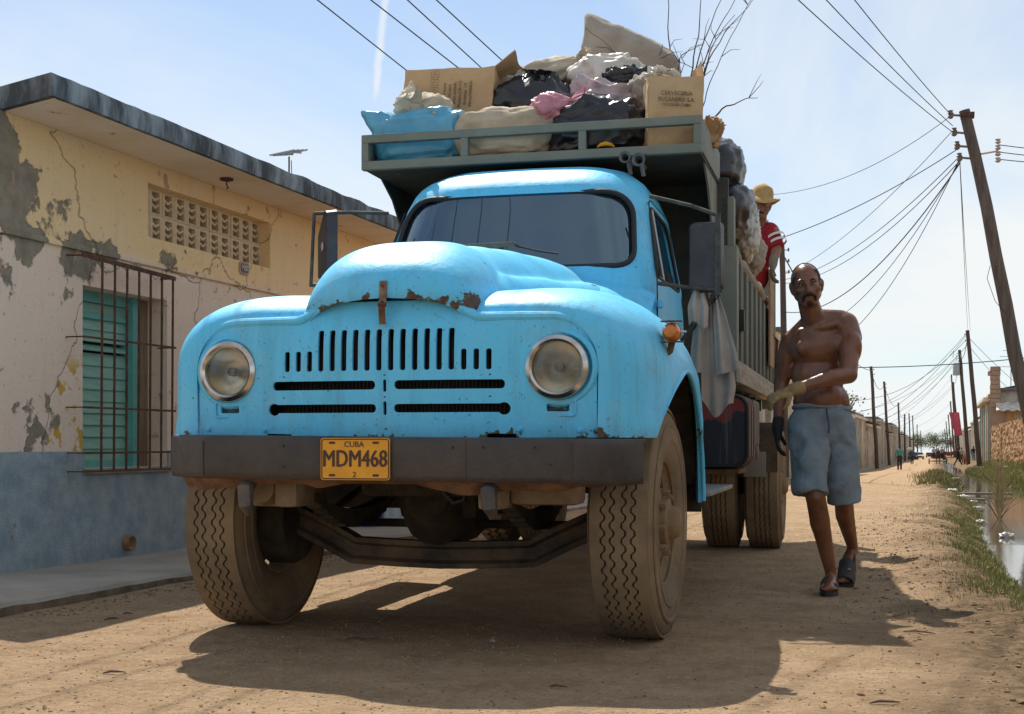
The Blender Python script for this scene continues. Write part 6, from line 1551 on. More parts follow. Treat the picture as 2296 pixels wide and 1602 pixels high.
for r_, h in prof:
    rings.append([q.verts.new(HT @ Vector((r_ * math.cos(a), r_ * 1.12 * math.sin(a), h + (.030 * math.cos(2 * a) - .006 * math.sin(a)) * (1 if r_ > .11 else 0) * (r_ - .1) / .05))) for a in [2 * math.pi * i / 40 for i in range(40)]])
for a, b_ in zip(rings, rings[1:]):
    for i in range(40): q.faces.new((a[i], a[(i + 1) % 40], b_[(i + 1) % 40], b_[i]))
me = bake(q, ('SOLIDIFY', dict(thickness=.004, offset=0))); smooth(me, 70); obj('straw_hat', me, straw, redm)
# --- driver
drv = empty('person', (0, 0, 0), 0, 'driver with a pale cap behind the truck windscreen', 'person'); drv.matrix_world = TM @ Matrix.Translation((.38, 2.0, 1.42))
B = bm_new(); HM3 = Matrix.Translation((.01, -.04, .60)) @ Euler((R(4), 0, R(10))).to_matrix().to_4x4(); head(B, HM3, 1.0)
cap(B, (0, .03, .43), .055, (.005, -.01, .54), .05); ell(B, (0, .05, .30), (.17, .10, .16)); ell(B, (0, .06, .12), (.155, .11, .14))
for s_ in (-1, 1): cap(B, (s_ * .17, .04, .38), .055, (s_ * .21, -.15, .20), .042); cap(B, (s_ * .21, -.15, .20), .04, (s_ * .13 - .04, -.36, .30), .028); ell(B, (s_ * .13 - .04, -.39, .31), (.03, .05, .03)); cap(B, (s_ * .09, .02, .08), .08, (s_ * .11, -.40, .08), .06); cap(B, (s_ * .11, -.40, .08), .055, (s_ * .11, -.55, -.30), .04)
obj('body', fuse(B, .011, 4), skinmat('brown_skin', (.20, .10, .065), (.15, .07, .045)), drv); face_parts(drv, HM3, 1.0, brow=mat('black_hair', (0, 0, 0)))
Q = bm_new(); ell(Q, (0, .05, .30), (.19, .12, .18)); ell(Q, (0, .06, .12), (.175, .13, .15))
for s_ in (-1, 1): cap(Q, (s_ * .16, .04, .38), .07, (s_ * .20, -.09, .25), .06)
obj('shirt', fuse(Q, .012, 3), mat('pale_shirt', (.62, .57, .55), rough=.9), drv)
q = bm_new(); capm = mat('pale_cap', (.75, .60, .45), rough=.9); CT = HM3 @ Matrix.Translation((0, .015, .035))
lathe(q, [(.088, 0), (.090, .03), (.078, .065), (.045, .085), (.001, .09)], 'z', 24); grid(q, lambda u, v: Vector((math.sin(lerp(-.9, .9, u)) * .088, -math.cos(lerp(-.9, .9, u)) * .088 - .065 * v * math.cos(lerp(-1.2, 1.2, u)), .008 - .02 * v)), 12, 4); bmesh.ops.transform(q, matrix=CT, verts=q.verts[:]); obj('cap', bake(q, ('SOLIDIFY', dict(thickness=.004, offset=0))), capm, drv)
# --- people far down the street
def walker(loc, h, label, skin, top, bottom, stride=.2, hat=None, yaw=0, hair=True, sleeves=True, arms=None):
    root = empty('person', loc, yaw, label, 'person', 'people far down the street'); k = h / 1.75
    B = bm_new(); s = lambda *p: tuple(c * k for c in p)
    ell(B, s(0, 0, 1.63), s(.078, .095, .118)); cap(B, s(0, .01, 1.45), .05 * k, s(0, 0, 1.56), .048 * k); ell(B, s(0, -.09, 1.615), s(.015, .02, .02))
    am = arms or ((-.24, .03, .82), (.24, -.06, .82))
    for s_, (ax_, ay, az) in zip((-1, 1), am):
        e_ = ((s_ * .20 + ax_) / 2 + s_ * .05, (ay + .03) / 2, (az + 1.40) / 2); cap(B, s(s_ * .18, 0, 1.40), .05 * k, s(*e_), .04 * k); cap(B, s(*e_), .04 * k, s(ax_, ay, az), .03 * k); ell(B, s(ax_, ay, az - .04), s(.025, .03, .055))
    for s_ in (-1, 1): cap(B, s(s_ * .09, s_ * stride, .16), .045 * k, s(s_ * .09, s_ * stride, .05), .04 * k); cap(B, s(s_ * .09, s_ * stride + .03, .04), .04 * k, s(s_ * .10, s_ * stride - .16, .035), .035 * k)
    obj('body', fuse(B, .022, 2), skin, root)
    Q = bm_new(); ell(Q, s(0, .01, 1.30), s(.19, .12, .17)); ell(Q, s(0, .01, 1.08), s(.17, .12, .17))
    for s_, (ax_, ay, az) in zip((-1, 1), am):
        e_ = ((s_ * .20 + ax_) / 2 + s_ * .05, (ay + .03) / 2, (az + 1.40) / 2); cap(Q, s(s_ * .17, 0, 1.40), .068 * k, s(*e_), .055 * k)
        if sleeves: cap(Q, s(*e_), .055 * k, s(ax_ * .98, ay * .95, az + .06), .045 * k)
    obj('shirt', fuse(Q, .022, 2), top, root)
    Q = bm_new(); ell(Q, s(0, .01, .95), s(.17, .125, .12))
    for s_ in (-1, 1): cap(Q, s(s_ * .085, 0, .92), .10 * k, s(s_ * .09, s_ * stride * .45 - .02, .5), .075 * k); cap(Q, s(s_ * .09, s_ * stride * .45 - .02, .5), .075 * k, s(s_ * .09, s_ * stride, .10), .062 * k)
    obj('trousers', fuse(Q, .022, 2), bottom, root)
    if hat is not None:
        q = bm_new(); lathe(q, [(.14 * k, 1.68 * k), (.095 * k, 1.69 * k), (.09 * k, 1.75 * k), (.06 * k, 1.79 * k), (.001, 1.80 * k)], 'z', 16); obj('hat', q, hat, root)
    elif hair:
        q = bm_new(); ell(q, s(0, .02, 1.665), s(.082, .098, .095)); obj('hair', q, mat('black_hair', (0, 0, 0)), root)
    return root
# ------------------------------------------------------------------ houses down the street
doorc = [mat('door_brown', (.09, .05, .03), rough=.7, col2=(.14, .08, .045), scale=5), mat('door_green', (.10, .16, .12), rough=.7), mat('door_grey', (.17, .15, .13), rough=.8), mat('door_blue', (.08, .15, .24), rough=.7)]
def wallc(i, c): return mat('wall_%d' % i, c, rough=.92, col2=tuple(v * .68 for v in c), scale=.9, lo=.42, hi=.68, detail=9, bump=.3, bscale=9, spot=.66, spotcol=tuple(v * .45 for v in c), spotscale=1.6)
trim = mat('trim_plaster', (.66, .60, .50), rough=.9, col2=(.44, .38, .30), scale=1, objvar=.25); tile = mat('roof_tile', (.22, .12, .075), rough=.9, col2=(.12, .075, .05), scale=4, bump=.5, bscale=12)
flatroof = mat('roof_grey', (.20, .19, .18), rough=.95, col2=(.11, .11, .11), scale=2)
def street_house(side, y0, y1, h, wi, wc, label, dep=7, xw=None, pitch=False, seed=0, dado=None, step=True, band=None, endwin=False):
    rnd = random.Random(seed); x0 = xw if xw is not None else (-5.32 if side < 0 else 4.2)
    zb = gz((y0 + y1) / 2) + (.05 if side < 0 else .42); root = empty('street_house', (x0, (y0 + y1) / 2, zb), 0, label, 'house', 'houses along the street'); L_ = (y1 - y0) / 2
    s = -side      # facade faces +x on the left row, -x on the right row
    def X(a, b): return (min(s * a, s * b), max(s * a, s * b))
    obj('wall', box(bm_new(), *X(-dep, 0), -L_, L_, -.8, h, 0), wc, root)
    obj('cornice', box(bm_new(), *X(.002, .40), -L_, L_, h - .32, h - .12, .01), trim, root)
    if pitch:
        q = bm_new(); prism(q, [(s * .45, h + .02), (s * -dep / 2, h + 1.25), (s * (-dep - .2), h + .02)], 'y', -L_ - .05, L_ + .05); rf_ = obj('roof', q, tile, root)
        q = bm_new()
        n = max(4, int(2 * L_ / .28))
        for i in range(n): y = -L_ + (i + .5) * 2 * L_ / n; tube(q, [(s * .46, y, h + .035), (s * -dep / 2, y, h + 1.27)], .055, 6)
        obj('tile_rolls', q, tile, rf_)
    else: obj('roof_parapet', box(bm_new(), *X(-dep - .1, .10), -L_ - .03, L_ + .03, h, h + .16, .01), flatroof, root)
    if dado: obj('dado', box(bm_new(), *X(.002, .03), -L_, L_, -.8, .95, 0), dado, root)
    if band: obj('painted_band', box(bm_new(), *X(.002, .02), -L_, L_, 1.0, 1.25, 0), band, root); obj('painted_band', box(bm_new(), *X(-dep, 0), -L_ - .015, -L_ - .001, 1.0, 1.25, 0), band, root)
    n = max(2, int(2 * L_ / 1.9)); w_ = 2 * L_ / n
    for i in range(n):
        y = -L_ + (i + .5) * w_
        dk = rnd.choice(doorc); ishort = rnd.random() < .35
        z0 = .75 if ishort else .02; z1 = min(h - .7, 2.5 + rnd.random() * .3)
        d = obj('window' if ishort else 'door', box(bm_new(), *X(-.12, .012), y - .42, y + .42, z0, z1, 0), dk, root)
        q = bm_new(); box(q, *X(.013, .22), y - .54, y - .42, z0, z1 + .1, .01); box(q, *X(.013, .22), y + .42, y + .54, z0, z1 + .1, .01); box(q, *X(.013, .26), y - .56, y + .56, z1 + .101, z1 + .22, .01); obj('surround', q, trim, d)
        if i: obj('pilaster', box(bm_new(), *X(.002, .34), y - w_ / 2 - .14, y - w_ / 2 + .14, -.5, h - .33, .01), trim, root)
    if step: obj('doorstep', box(bm_new(), *X(.0, .35), -L_ + .6, -L_ + 1.6, -.4, .14, .01), cement, root)
    if endwin: d = obj('window', box(bm_new(), -.9 * s - .3, -.9 * s + .3, -L_ - .04, -L_ - .002, h * .45, h * .45 + .9, 0), doorc[2], root)
    return root
Lh = [(17.9, 29.5, 3.5, (.50, .46, .38), 'grey-cream house next beyond the near eave behind the truck', False, blue_dado), (29.7, 47.5, 3.6, (.45, .36, .27), 'tan house behind the truck bed farther along the left side', True, None),
      (48.5, 66, 5.3, (.70, .50, .20), 'yellow two-tone house with a red band seen between truck and walking man', False, None), (66.3, 90, 3.5, (.44, .38, .30), 'low grey-brown house hidden behind the walking man', True, None),
      (90.4, 108, 3.9, (.74, .7, .6), 'pale cream house with white pilasters just right of the walking man', False, None), (108.3, 134, 3.7, (.38, .30, .22), 'brown tile-roofed house beside the first left pole', True, None),
      (134.5, 150, 4.6, (.55, .5, .44), 'grey block house by the second left pole', False, None), (150.4, 178, 3.6, (.52, .42, .30), 'ochre house in the middle of the left row', True, None), (178.5, 205, 5.0, (.46, .36, .28), 'taller brown house before the far left poles', False, None),
      (205.5, 245, 4.2, (.50, .44, .35), 'beige house far down the left row', True, None), (245.5, 300, 4.6, (.45, .40, .34), 'grey-beige house near the left end of the street', False, None), (300.5, 380, 4.4, (.48, .42, .34), 'farthest house on the left side', True, None)]
for i, (a, b_, h, c, lb, pt, dd) in enumerate(Lh):
    street_house(-1, a, b_, h, i, wallc(i, c), lb, pitch=pt, seed=i, dado=dd, band=mat('red_band', (.42, .05, .04), rough=.8) if i == 2 else None, endwin=(i == 2))
Rh = [(118, 140, 4.0, (.50, .36, .22), 'tan ruined house behind the right poles', True), (140.5, 165, 4.4, (.46, .38, .28), 'cream house beyond the ruin on the right side', False), (165.5, 200, 4.0, (.52, .40, .26), 'ochre house in the middle of the right row', True), (200.5, 250, 4.6, (.46, .38, .3), 'brown house far down the right row', False), (250.5, 330, 4.2, (.48, .40, .32), 'farthest house on the right side', True)]
for i, (a, b_, h, c, lb, pt) in enumerate(Rh): street_house(1, a, b_, h, 20 + i, wallc(20 + i, c), lb, xw=4.3 + i * .12, pitch=pt, seed=40 + i)
# --- orange corner house with crumbling pillar and corrugated awning
CX_, CY_ = 3.62, 95.6; CZ = -.55
ch = empty('corner_house', (CX_, CY_, CZ), 0, 'orange plaster corner house with a crumbling pillar and corrugated awning at the right', 'house')
orange = mat('orange_plaster', (.56, .30, .12), rough=.92, col2=(.62, .42, .20), scale=1.2, lo=.4, hi=.6, detail=9, bump=.7, bscale=6, spot=.64, spotcol=(.28, .17, .10), spotscale=2.2)
pinkst = mat('pink_stone', (.44, .29, .20), rough=.95, col2=(.34, .23, .16), scale=1.3, bump=.6, bscale=8)
whitepl = mat('stained_white', (.62, .60, .55), rough=.9, col2=(.30, .28, .25), scale=1.4, lo=.48, hi=.7)
obj('street_wall', box(bm_new(), 0, .4, .0, 21, -.8, 4.75, 0), orange, ch)
obj('side_wall', box(bm_new(), .402, 9, .02, .4, -.8, 3.75, 0), orange, ch)
obj('upper_wall', box(bm_new(), .402, 9, .6, 1.0, 3.752, 4.85, 0), whitepl, ch)
obj('corner_pier', box(bm_new(), -.06, .95, -.12, .0, -.8, 3.70, .02), pinkst, ch)
for k in range(9):
    z0 = 3.72 + k * .31
    if z0 > 6.3: break
    obj('pillar_block', box(bm_new(), -.02 + .05 * random.random() - (.16 if k in (2, 7) else 0), .62 + .04 * random.random(), -.10, .60, z0, z0 + .295, .03), pinkst, ch)
obj('cornice', box(bm_new(), -.45, -.062, .1, 20, 4.15, 4.45, .06), trim, ch)
for k in range(5): obj('facade_pilaster', box(bm_new(), -.12, -.002, 1.5 + 4 * k, 2.0 + 4 * k, -.8, 4.1, .02), trim if k % 2 else mat('teal_wash', (.30, .42, .42), rough=.9), ch)
obj('roof_edge', box(bm_new(), .63, 9, -.05, 4, 4.86, 5.05, .02), flatroof, ch)
q = bm_new(); prism(q, [(.8, 5.06), (4.2, 5.75), (6, 5.5), (9, 5.06)], 'y', .2, 5); obj('dark_roof', q, mat('tar_roof', (.045, .045, .05), rough=.9), ch)
q = bm_new(); n = 60
rowsA = []
for j, (yy2, zz2) in enumerate(((-1.0, 3.50), (.02, 4.05))):
    rowsA.append([q.verts.new((lerp(.35, 9, i / n), yy2, zz2 + .05 * math.sin(i * math.pi / 2.0))) for i in range(n + 1)])
for i in range(n): q.faces.new((rowsA[0][i], rowsA[0][i + 1], rowsA[1][i + 1], rowsA[1][i]))
obj('corrugated_awning', bake(q, ('SOLIDIFY', dict(thickness=.03, offset=0))), mat('awning_white', (.72, .66, .56), rough=.7, col2=(.5, .42, .33), scale=3), ch)
wn = obj('louvre_window', box(bm_new(), 2.0, 3.6, -.02, .018, 1.85, 3.15, 0), mat('grey_louvre', (.34, .35, .36), rough=.7), ch)
for k in range(10): obj('louvre_slat', box(bm_new(), 2.05 if k < 4 else 2.05, 2.75, -.05, -.022, 1.90 + k * .12, 1.98 + k * .12, 0), mat('grey_louvre', (0, 0, 0)), wn); obj('louvre_slat', box(bm_new(), 2.85, 3.5, -.05, -.022, 1.90 + k * .12, 1.95 + k * .12, 0), doorc[2], wn)
for k in range(6): obj('quoin', box(bm_new(), 1.5, 1.95, -.04, .018, 1.6 + k * .34, 1.9 + k * .34, .02), mat('yellow_quoin', (.60, .46, .24), rough=.9), ch)
an2 = empty('roof_aerial', (5.0, 97, 4.1), 0, 'thin television aerial on the corner house roof', 'aerial')
obj('mast', tube(bm_new(), [(0, 0, .0), (0, 0, 3.2)], .025, 6), iron, an2)
for z, w_ in ((3.0, .5), (2.6, .7), (1.9, .6)): obj('aerial_rod', tube(bm_new(), [(-w_, 0, z), (w_, 0, z - .05)], .016, 5), iron, an2)
# --- rough stone garden wall in front of it
sw = bm_new()
A0 = Vector((3.70, 95.0)); A1 = Vector((5.9, 2.0))
def swf(u, v):
    p = Vector((lerp(3.70, 4.75, min(1, u * 93 / 25)) + max(0, u * 93 - 25) * .012, 95 - 93 * u)); t = v * 2.65
    base = gz(p.y) + lerp(.35, -.05, u); d = fbm((p.y * 2.4, t * 3, 2), 4) * .06 + abs(noise.noise(Vector((p.y * 3, t * 3.2, 0)))) * .09
    tp = 2.66 + fbm((p.y * .36, 3, 3), 3) * .10
    return Vector((p.x - d - .02 * t, p.y, base + tp * v))
gsw = grid(sw, swf, 480, 22)
top_ = [g[-1] for g in gsw]; bk2 = [sw.verts.new(v.co + Vector((.35, 0, 0))) for v in top_]; bb2 = [sw.verts.new((v.co.x, v.co.y, -2)) for v in bk2]
for i in range(len(top_) - 1): sw.faces.new((top_[i], top_[i + 1], bk2[i + 1], bk2[i])); sw.faces.new((bk2[i], bk2[i + 1], bb2[i + 1], bb2[i]))
obj('garden_wall', sw, mat('orange_stone', (.50, .28, .12), rough=.95, col2=(.24, .13, .065), scale=2.6, lo=.45, hi=.62, detail=9, bump=1, bscale=9, stretch=(1, 1, 1.8)), label='rough orange-brown stone wall running up to the corner house', cat='wall', sm=0)
# ------------------------------------------------------------------ poles
polem = mat('weathered_pole', (.16, .125, .105), rough=.9, col2=(.085, .065, .055), scale=4, stretch=(3, 3, .35), bump=.5, bscale=14); poled = mat('dark_pole', (.075, .055, .05), rough=.9, col2=(.12, .08, .055), scale=4, stretch=(3, 3, .35))
ceram = mat('insulator', (.18, .14, .11), rough=.4)
PG = 'utility poles along the street'
def pole(base, top, r0, r1, label, m=poled, ins=2):
    b_ = Vector(base); t = Vector(top); root = empty('utility_pole', b_, 0, label, 'pole', PG); d = t - b_
    obj('pole_shaft', tube(bm_new(), [d * (i / 8) + Vector((fbm((i * .4, b_.x, b_.y), 2), 0, 0)) * r0 * .35 for i in range(9)], [lerp(r0, r1, i / 8) for i in range(9)], 12), m, root)
    for k in range(ins):
        p = d * (.97 - k * .045); q = bm_new(); s = -1 if b_.x > -2 else 1
        tube(q, [p, p + Vector((s * .18, 0, 0))], .014, 6); lathe(q, [(.001, .07), (.03, .06), (.02, .04), (.038, .02), (.02, 0), (.036, -.03), (.001, -.05)], 'z', 10, p + Vector((s * .2, 0, 0))); obj('insulator', q, ceram, root)
    return root
P0b, P0t = Vector((2.076, 27.916, -.25)), Vector((.588, 27.447, 7.30))
p0 = pole(P0b, P0t, .155, .105, 'large leaning weathered pole at the right edge of the picture', polem, 0)
d0 = P0t - P0b
for k, tt in enumerate((.985, .94, .905, .875)):
    p = d0 * tt; q = bm_new(); tube(q, [p, p + Vector((-.28, -.1, .02))], .022, 6); lathe(q, [(.001, .10), (.05, .085), (.035, .06), (.06, .03), (.035, 0), (.058, -.04), (.03, -.07), (.001, -.08)], 'z', 12, p + Vector((-.30, -.1, .02))); obj('insulator', q, ceram, p0)
q = bm_new(); p = d0 * .885; tube(q, [p, p + Vector((.42, -.05, .04))], .02, 6)
for k in range(4): lathe(q, [(.001, .10), (.055, .085), (.035, .06), (.06, .03), (.03, 0)], 'z', 12, p + Vector((.42, -.05, -.18 + k * .12)))
obj('insulator_stack', q, mat('pale_insulator', (.5, .42, .36), rough=.4), p0)
q = bm_new(); p = d0 * .985; box(q, p.x - .12, p.x + .14, p.y - .14, p.y + .14, p.z - .03, p.z + .05, .01); obj('pole_cap', q, iron, p0)
obj('loose_wire', tube(bm_new(), [d0 * .60 + Vector((-.14, -.1, 0)), d0 * .60 + Vector((-.2, -.1, -.25)), d0 * .60 + Vector((-.05, -.1, -.7)), d0 * .60 + Vector((.15, -.1, -.95))], .006, 5), black, p0)
def gpt(px, Yc, py=None, z=None):
    xc = (px - 1148) / 3000; x = (.9537 * xc - .3007) * Yc; y = (.3007 * xc + .9537) * Yc
    return Vector((x, y, z if z is not None else .85 + (992 - py) / 3000 * Yc))
PL = {}
def mkpole(key, bpx, tpx, Yc, tpy, r0, label, bank=0, ins=2, ty=None):
    b_ = gpt(bpx, Yc, z=0); b_.z = gz(b_.y) + bank - .3; t = gpt(tpx, Yc, py=tpy); PL[key] = t; return pole(b_, t, r0, r0 * .7, label, poled, ins)
mkpole('B', 1762, 1753, 42, 545, .12, 'pole standing directly behind the tail of the truck', .05, 3)
mkpole('B2', 1655, 1642, 30, 440, .12, 'pole hidden behind the truck bed', .05, 2)
mkpole('L1', 1967, 1953, 103, 822, .16, 'first tall pole on the left row right of the walking man', .05)
mkpole('L2', 1995, 1982, 132, 856, .16, 'second pole on the left row beside the brown house', .05)
mkpole('L3', 2019, 2014, 176, 903, .15, 'slim third pole on the left row', .05)
mkpole('L4', 2029, 2028, 203, 929, .16, 'thick short pole behind the teal walker', .05)
mkpole('L5', 2042, 2038, 254, 927, .15, 'fifth pole on the left row above the ochre house', .05)
mkpole('L6', 2050, 2046, 300, 932, .15, 'sixth pole on the left row', .05)
mkpole('L7', 2058, 2056, 345, 952, .15, 'seventh small pole on the left row', .05); mkpole('L8', 2066, 2064, 400, 966, .15, 'tiny pole near the left end of the street', .05)
mkpole('R1', 2197, 2170, 85, 741, .17, 'tall dark leaning pole before the orange corner house', .4)
r2 = mkpole('R2', 2172, 2152, 120, 785, .19, 'brown leaning pole with a grey transformer drum', .3)
mkpole('R3', 2153, 2137, 160, 857, .17, 'third pole on the right row', .3); mkpole('R4', 2146, 2133, 195, 840, .14, 'thin pole with a bent top on the right row', .3)
mkpole('R5', 2140, 2131, 235, 900, .16, 'fifth pole on the right row', .3); mkpole('R6', 2134, 2126, 290, 930, .16, 'sixth pole on the right row', .3); mkpole('R7', 2128, 2121, 350, 945, .16, 'seventh pole on the right row', .3); mkpole('R8', 2124, 2118, 420, 962, .16, 'tiny pole near the right end of the street', .3)
mkpole('N', -700, -700, 3.2, -1000, .12, 'x') if False else None
NP = Vector((-4.75, 2.8, 7.5)); pole((-4.75, 2.8, -.2), NP, .14, .10, 'pole on the near left sidewalk outside the picture', polem, 3)
q = bm_new(); c = PL['R2'] - r2.location; lathe(q, [(.001, -2.3), (.30, -2.28), (.30, -1.25), (.27, -1.2), (.001, -1.18)], 'z', 18, (c.x - .42 + .12, c.y, c.z)); obj('transformer', q, mat('transformer_grey', (.36, .38, .38), rough=.5), r2)
q = bm_new(); bar(q, (c.x - .3, c.y, c.z - 1.0), (c.x - .3, c.y, c.z - .3), .03, .03); bar(q, (c.x - .6, c.y, c.z - .7), (c.x - .5, c.y, c.z - .1), .04, .04); obj('cut_out', q, iron, r2)
# ------------------------------------------------------------------ wires
wirem = mat('wire_black', (.03, .035, .045), rough=.6); WG = 'overhead wires'
def wire(a, b_, sag, r_, label, n=14):
    a, b_ = Vector(a), Vector(b_); pts = []
    for i in range(n + 1):
        t = i / n; p = a.lerp(b_, t); p.z -= sag * 4 * t * (1 - t); pts.append(p)
    return obj('overhead_wire', tube(bm_new(), pts, r_, 5), wirem, label=label, cat='wire', group=WG)
for k, (px, vx, lb) in enumerate(((725, 1973, 'leftmost of the four black wires above the truck'), (845, 2117, 'second from left of the four black wires above the truck'), (925, 1999, 'third from left of the four black wires above the truck'), (990, 2061, 'rightmost of the four black wires above the truck'))):
    z = 4.75; Yc = (z - .85) * 3000 / 992; A_ = gpt(px, Yc, z=z); Dx = (vx - 1148) / 3000; dv = Vector((.9537 * Dx - .3007, .3007 * Dx + .9537, 0))
    wire(A_ - dv * 9, A_ + dv * 19, .05, .0065, lb)
Pt = lambda tt, off=(-.3, -.1, 0): P0b + d0 * tt + Vector(off)
for k, (tt, dx_, lb) in enumerate(((.94, -.12, 'left of the three wires coming down to the large pole'), (.96, .0, 'middle of the three wires coming down to the large pole'), (.99, .14, 'right of the three wires coming down to the large pole'))):
    a = Pt(tt); e_ = NP + Vector((.30 + dx_ * 4.2, 0, -.45 + .22 * k)); wire(a, e_, .30, .008, lb, 24)
fan = [(.985, 'B2', 0, 435, 1642, 30, .5, .007, 'grey wire from the large pole passing above the straw hat'), (.90, 'B2', 0, 565, 1642, 30, .25, .010, 'blue wire from the large pole reaching the red sleeve'), (.95, 'B', 0, 618, 1755, 42, .35, .007, 'thin wire sagging from the large pole toward the truck tail'), (.88, 'B', 0, 628, 1756, 42, .45, .009, 'upper of two close wires ending behind the walking man'), (.87, 'B', 0, 636, 1757, 42, .55, .009, 'lower of two close wires ending behind the walking man'),
       (.865, 'B', 0, 700, 1760, 42, .85, .013, 'thick dark twisted wire sagging to the walking man'), (.87, 'B', 0, 742, 1762, 42, 1.05, .008, 'thin wire sagging just under the thick one'), (.875, 'B', 0, 775, 1763, 42, 1.45, .008, 'lowest sagging wire of the fan from the large pole')]
for tt, key, _, py, px, Yc, sg_, r_, lb in fan: wire(Pt(tt), gpt(px, Yc, py=py), sg_, r_, lb, 22)
EP = gpt(2700, 27, py=350); pole((EP.x + .2, EP.y, -.2), EP + Vector((.2, 0, .5)), .13, .09, 'pole beyond the right edge of the picture', polem, 1)
for k, (py, lb) in enumerate(((322, 'top of the three wires leaving to the right edge'), (336, 'middle of the three wires leaving to the right edge'), (343, 'bottom of the three wires leaving to the right edge'))):
    wire(P0b + d0 * .885 + Vector((.42, -.05, .16 - .14 * k)), gpt(2700, 27, py=py + 22), .1, .009, lb)
for k in range(2): wire(Pt(.87), PL['R1'] + Vector((.15 * k, 0, 0)), .2, .008, ('left' if k == 0 else 'right') + ' of two thin wires dropping from the large pole to the dark pole')
for a, b_, lb in (('L1', 'L2', 'wire between the first and second left poles'), ('L2', 'L3', 'wire between the second and third left poles'), ('L3', 'L4', 'wire between the third and fourth left poles'), ('R1', 'R2', 'wire between the dark pole and the transformer pole'), ('R2', 'R3', 'wire from the transformer pole to the third right pole'), ('B', 'L1', 'long wire from behind the truck to the first left pole')):
    wire(PL[a] - Vector((0, 0, .3)), PL[b_] - Vector((0, 0, .3)), .9, .022, lb)
wire(PL['L1'] + Vector((-4, 0, 0)), gpt(2300, 100, py=803), .25, .035, 'thick wire crossing the street level with the first left pole')
CRL = ['uppermost thin wire from the dark pole to the left houses', 'second thin wire from the dark pole to the left houses', 'steepest thin wire from the dark pole down to the low house', 'lowest thin wire from the dark pole to the left houses', 'upper thin wire from the transformer pole to the cream house', 'lower thin wire from the transformer pole to the left row', 'middle thin wire from the transformer pole to the left row', 'upper thin wire crossing from the third right pole', 'lower thin wire crossing from the third right pole', 'thin wire crossing from the bent-top pole', 'thin wire crossing from the fifth right pole', 'thin wire crossing from the sixth right pole', 'upper wire from the dark pole to the corner house roof', 'lower wire from the dark pole to the corner house roof']
cr = [('R1', -.1, -5.2, 100, 3.0, .9), ('R1', -.2, -5.2, 112, 2.6, .9), ('R1', -.5, -5.2, 84, 3.4, 1.1), ('R1', -.9, -5.2, 122, 2.3, .7), ('R2', -.3, -5.2, 104, 3.2, .9), ('R2', -.8, -5.2, 136, 3.0, .9), ('R2', -.5, -5.2, 150, 2.6, .9), ('R3', -.3, -5.2, 150, 2.6, .9), ('R3', -.6, -5.2, 172, 2.4, .8), ('R4', -.4, -5.2, 182, 2.0, .8), ('R5', -.4, -5.2, 212, 2.2, .8), ('R6', -.4, -5.2, 255, 1.6, .8), ('R1', -.4, 6.5, 97, 3.9, .2), ('R1', -.9, 5.2, 97, 4.2, .2)]
for k, (key, dz_, x, y, z, sg_) in enumerate(cr): wire(PL[key] + Vector((0, 0, dz_)), (x, y, z), sg_, .014, CRL[k], 10)
# ------------------------------------------------------------------ people, cart, cars far away
skd = mat('far_skin', (.09, .045, .028), rough=.6)
def cm(n, c): return mat('cloth_' + n, c, rough=.9, col2=tuple(v * .7 for v in c), scale=5)
def at(px, Yc): p = gpt(px, Yc, z=0); p.z = gz(p.y); return p
walker(at(2017, 94), 1.80, 'person in a teal shirt and dark trousers walking down the road', skd, cm('teal', (.12, .34, .29)), cm('darkbrown', (.055, .042, .035)), .12, yaw=0)
w2 = walker(at(2045, 142), 1.70, 'person in blue carrying a white load on the shoulder', skd, cm('blue', (.07, .11, .20)), cm('navy', (.035, .045, .09)), .08, arms=((-.20, -.05, 1.45), (.24, 0, .85)))
o = obj('white_bundle', bag_mesh((.26, .2, .17), wr=.03, seed=4, nu=20, nv=14), whitep, label='white bundle on the shoulder of the person in blue', cat='bundle', loc=w2.location + Vector((-.22, -.05, 1.62)), sm=60)
walker(at(2148, 131), 1.74, 'person in black striding across at the right of the road', skd, cm('black', (.018, .018, .02)), cm('black2', (.02, .02, .022)), .42, yaw=R(70))
walker(at(2163, 127), 1.15, 'small person in orange beside the transformer pole', skd, cm('orange', (.55, .16, .05)), cm('red', (.40, .05, .04)), .05)
walker(at(2183, 140) + Vector((0, 0, .3)), 1.68, 'person in a black top and grey-blue skirt by the right houses', skd, cm('black3', (.02, .02, .025)), cm('greyblue', (.22, .25, .32)), .06)
walker(at(2156, 138) + Vector((0, 0, .15)), 1.66, 'person in a pale shirt standing behind the one in black', skd, cm('pale', (.45, .40, .34)), cm('brown', (.12, .08, .05)), .05)
wood_d = mat('cart_wood', (.14, .085, .055), rough=.9, col2=(.09, .06, .04), scale=6)
cart = empty('horse_cart', at(2103, 146), 0, 'wooden cart with four rubber wheels pulled along the middle of the far road', 'cart')
obj('cart_bed', box(bm_new(), -.75, .75, -.3, 1.9, .62, .74, .01), wood_d, cart); obj('cart_seat', box(bm_new(), -.7, .7, -.1, .3, 1.05, 1.14, .01), wood_d, cart); obj('seat_riser', box(bm_new(), -.68, .68, .0, .25, .745, 1.045, .01), wood_d, cart)
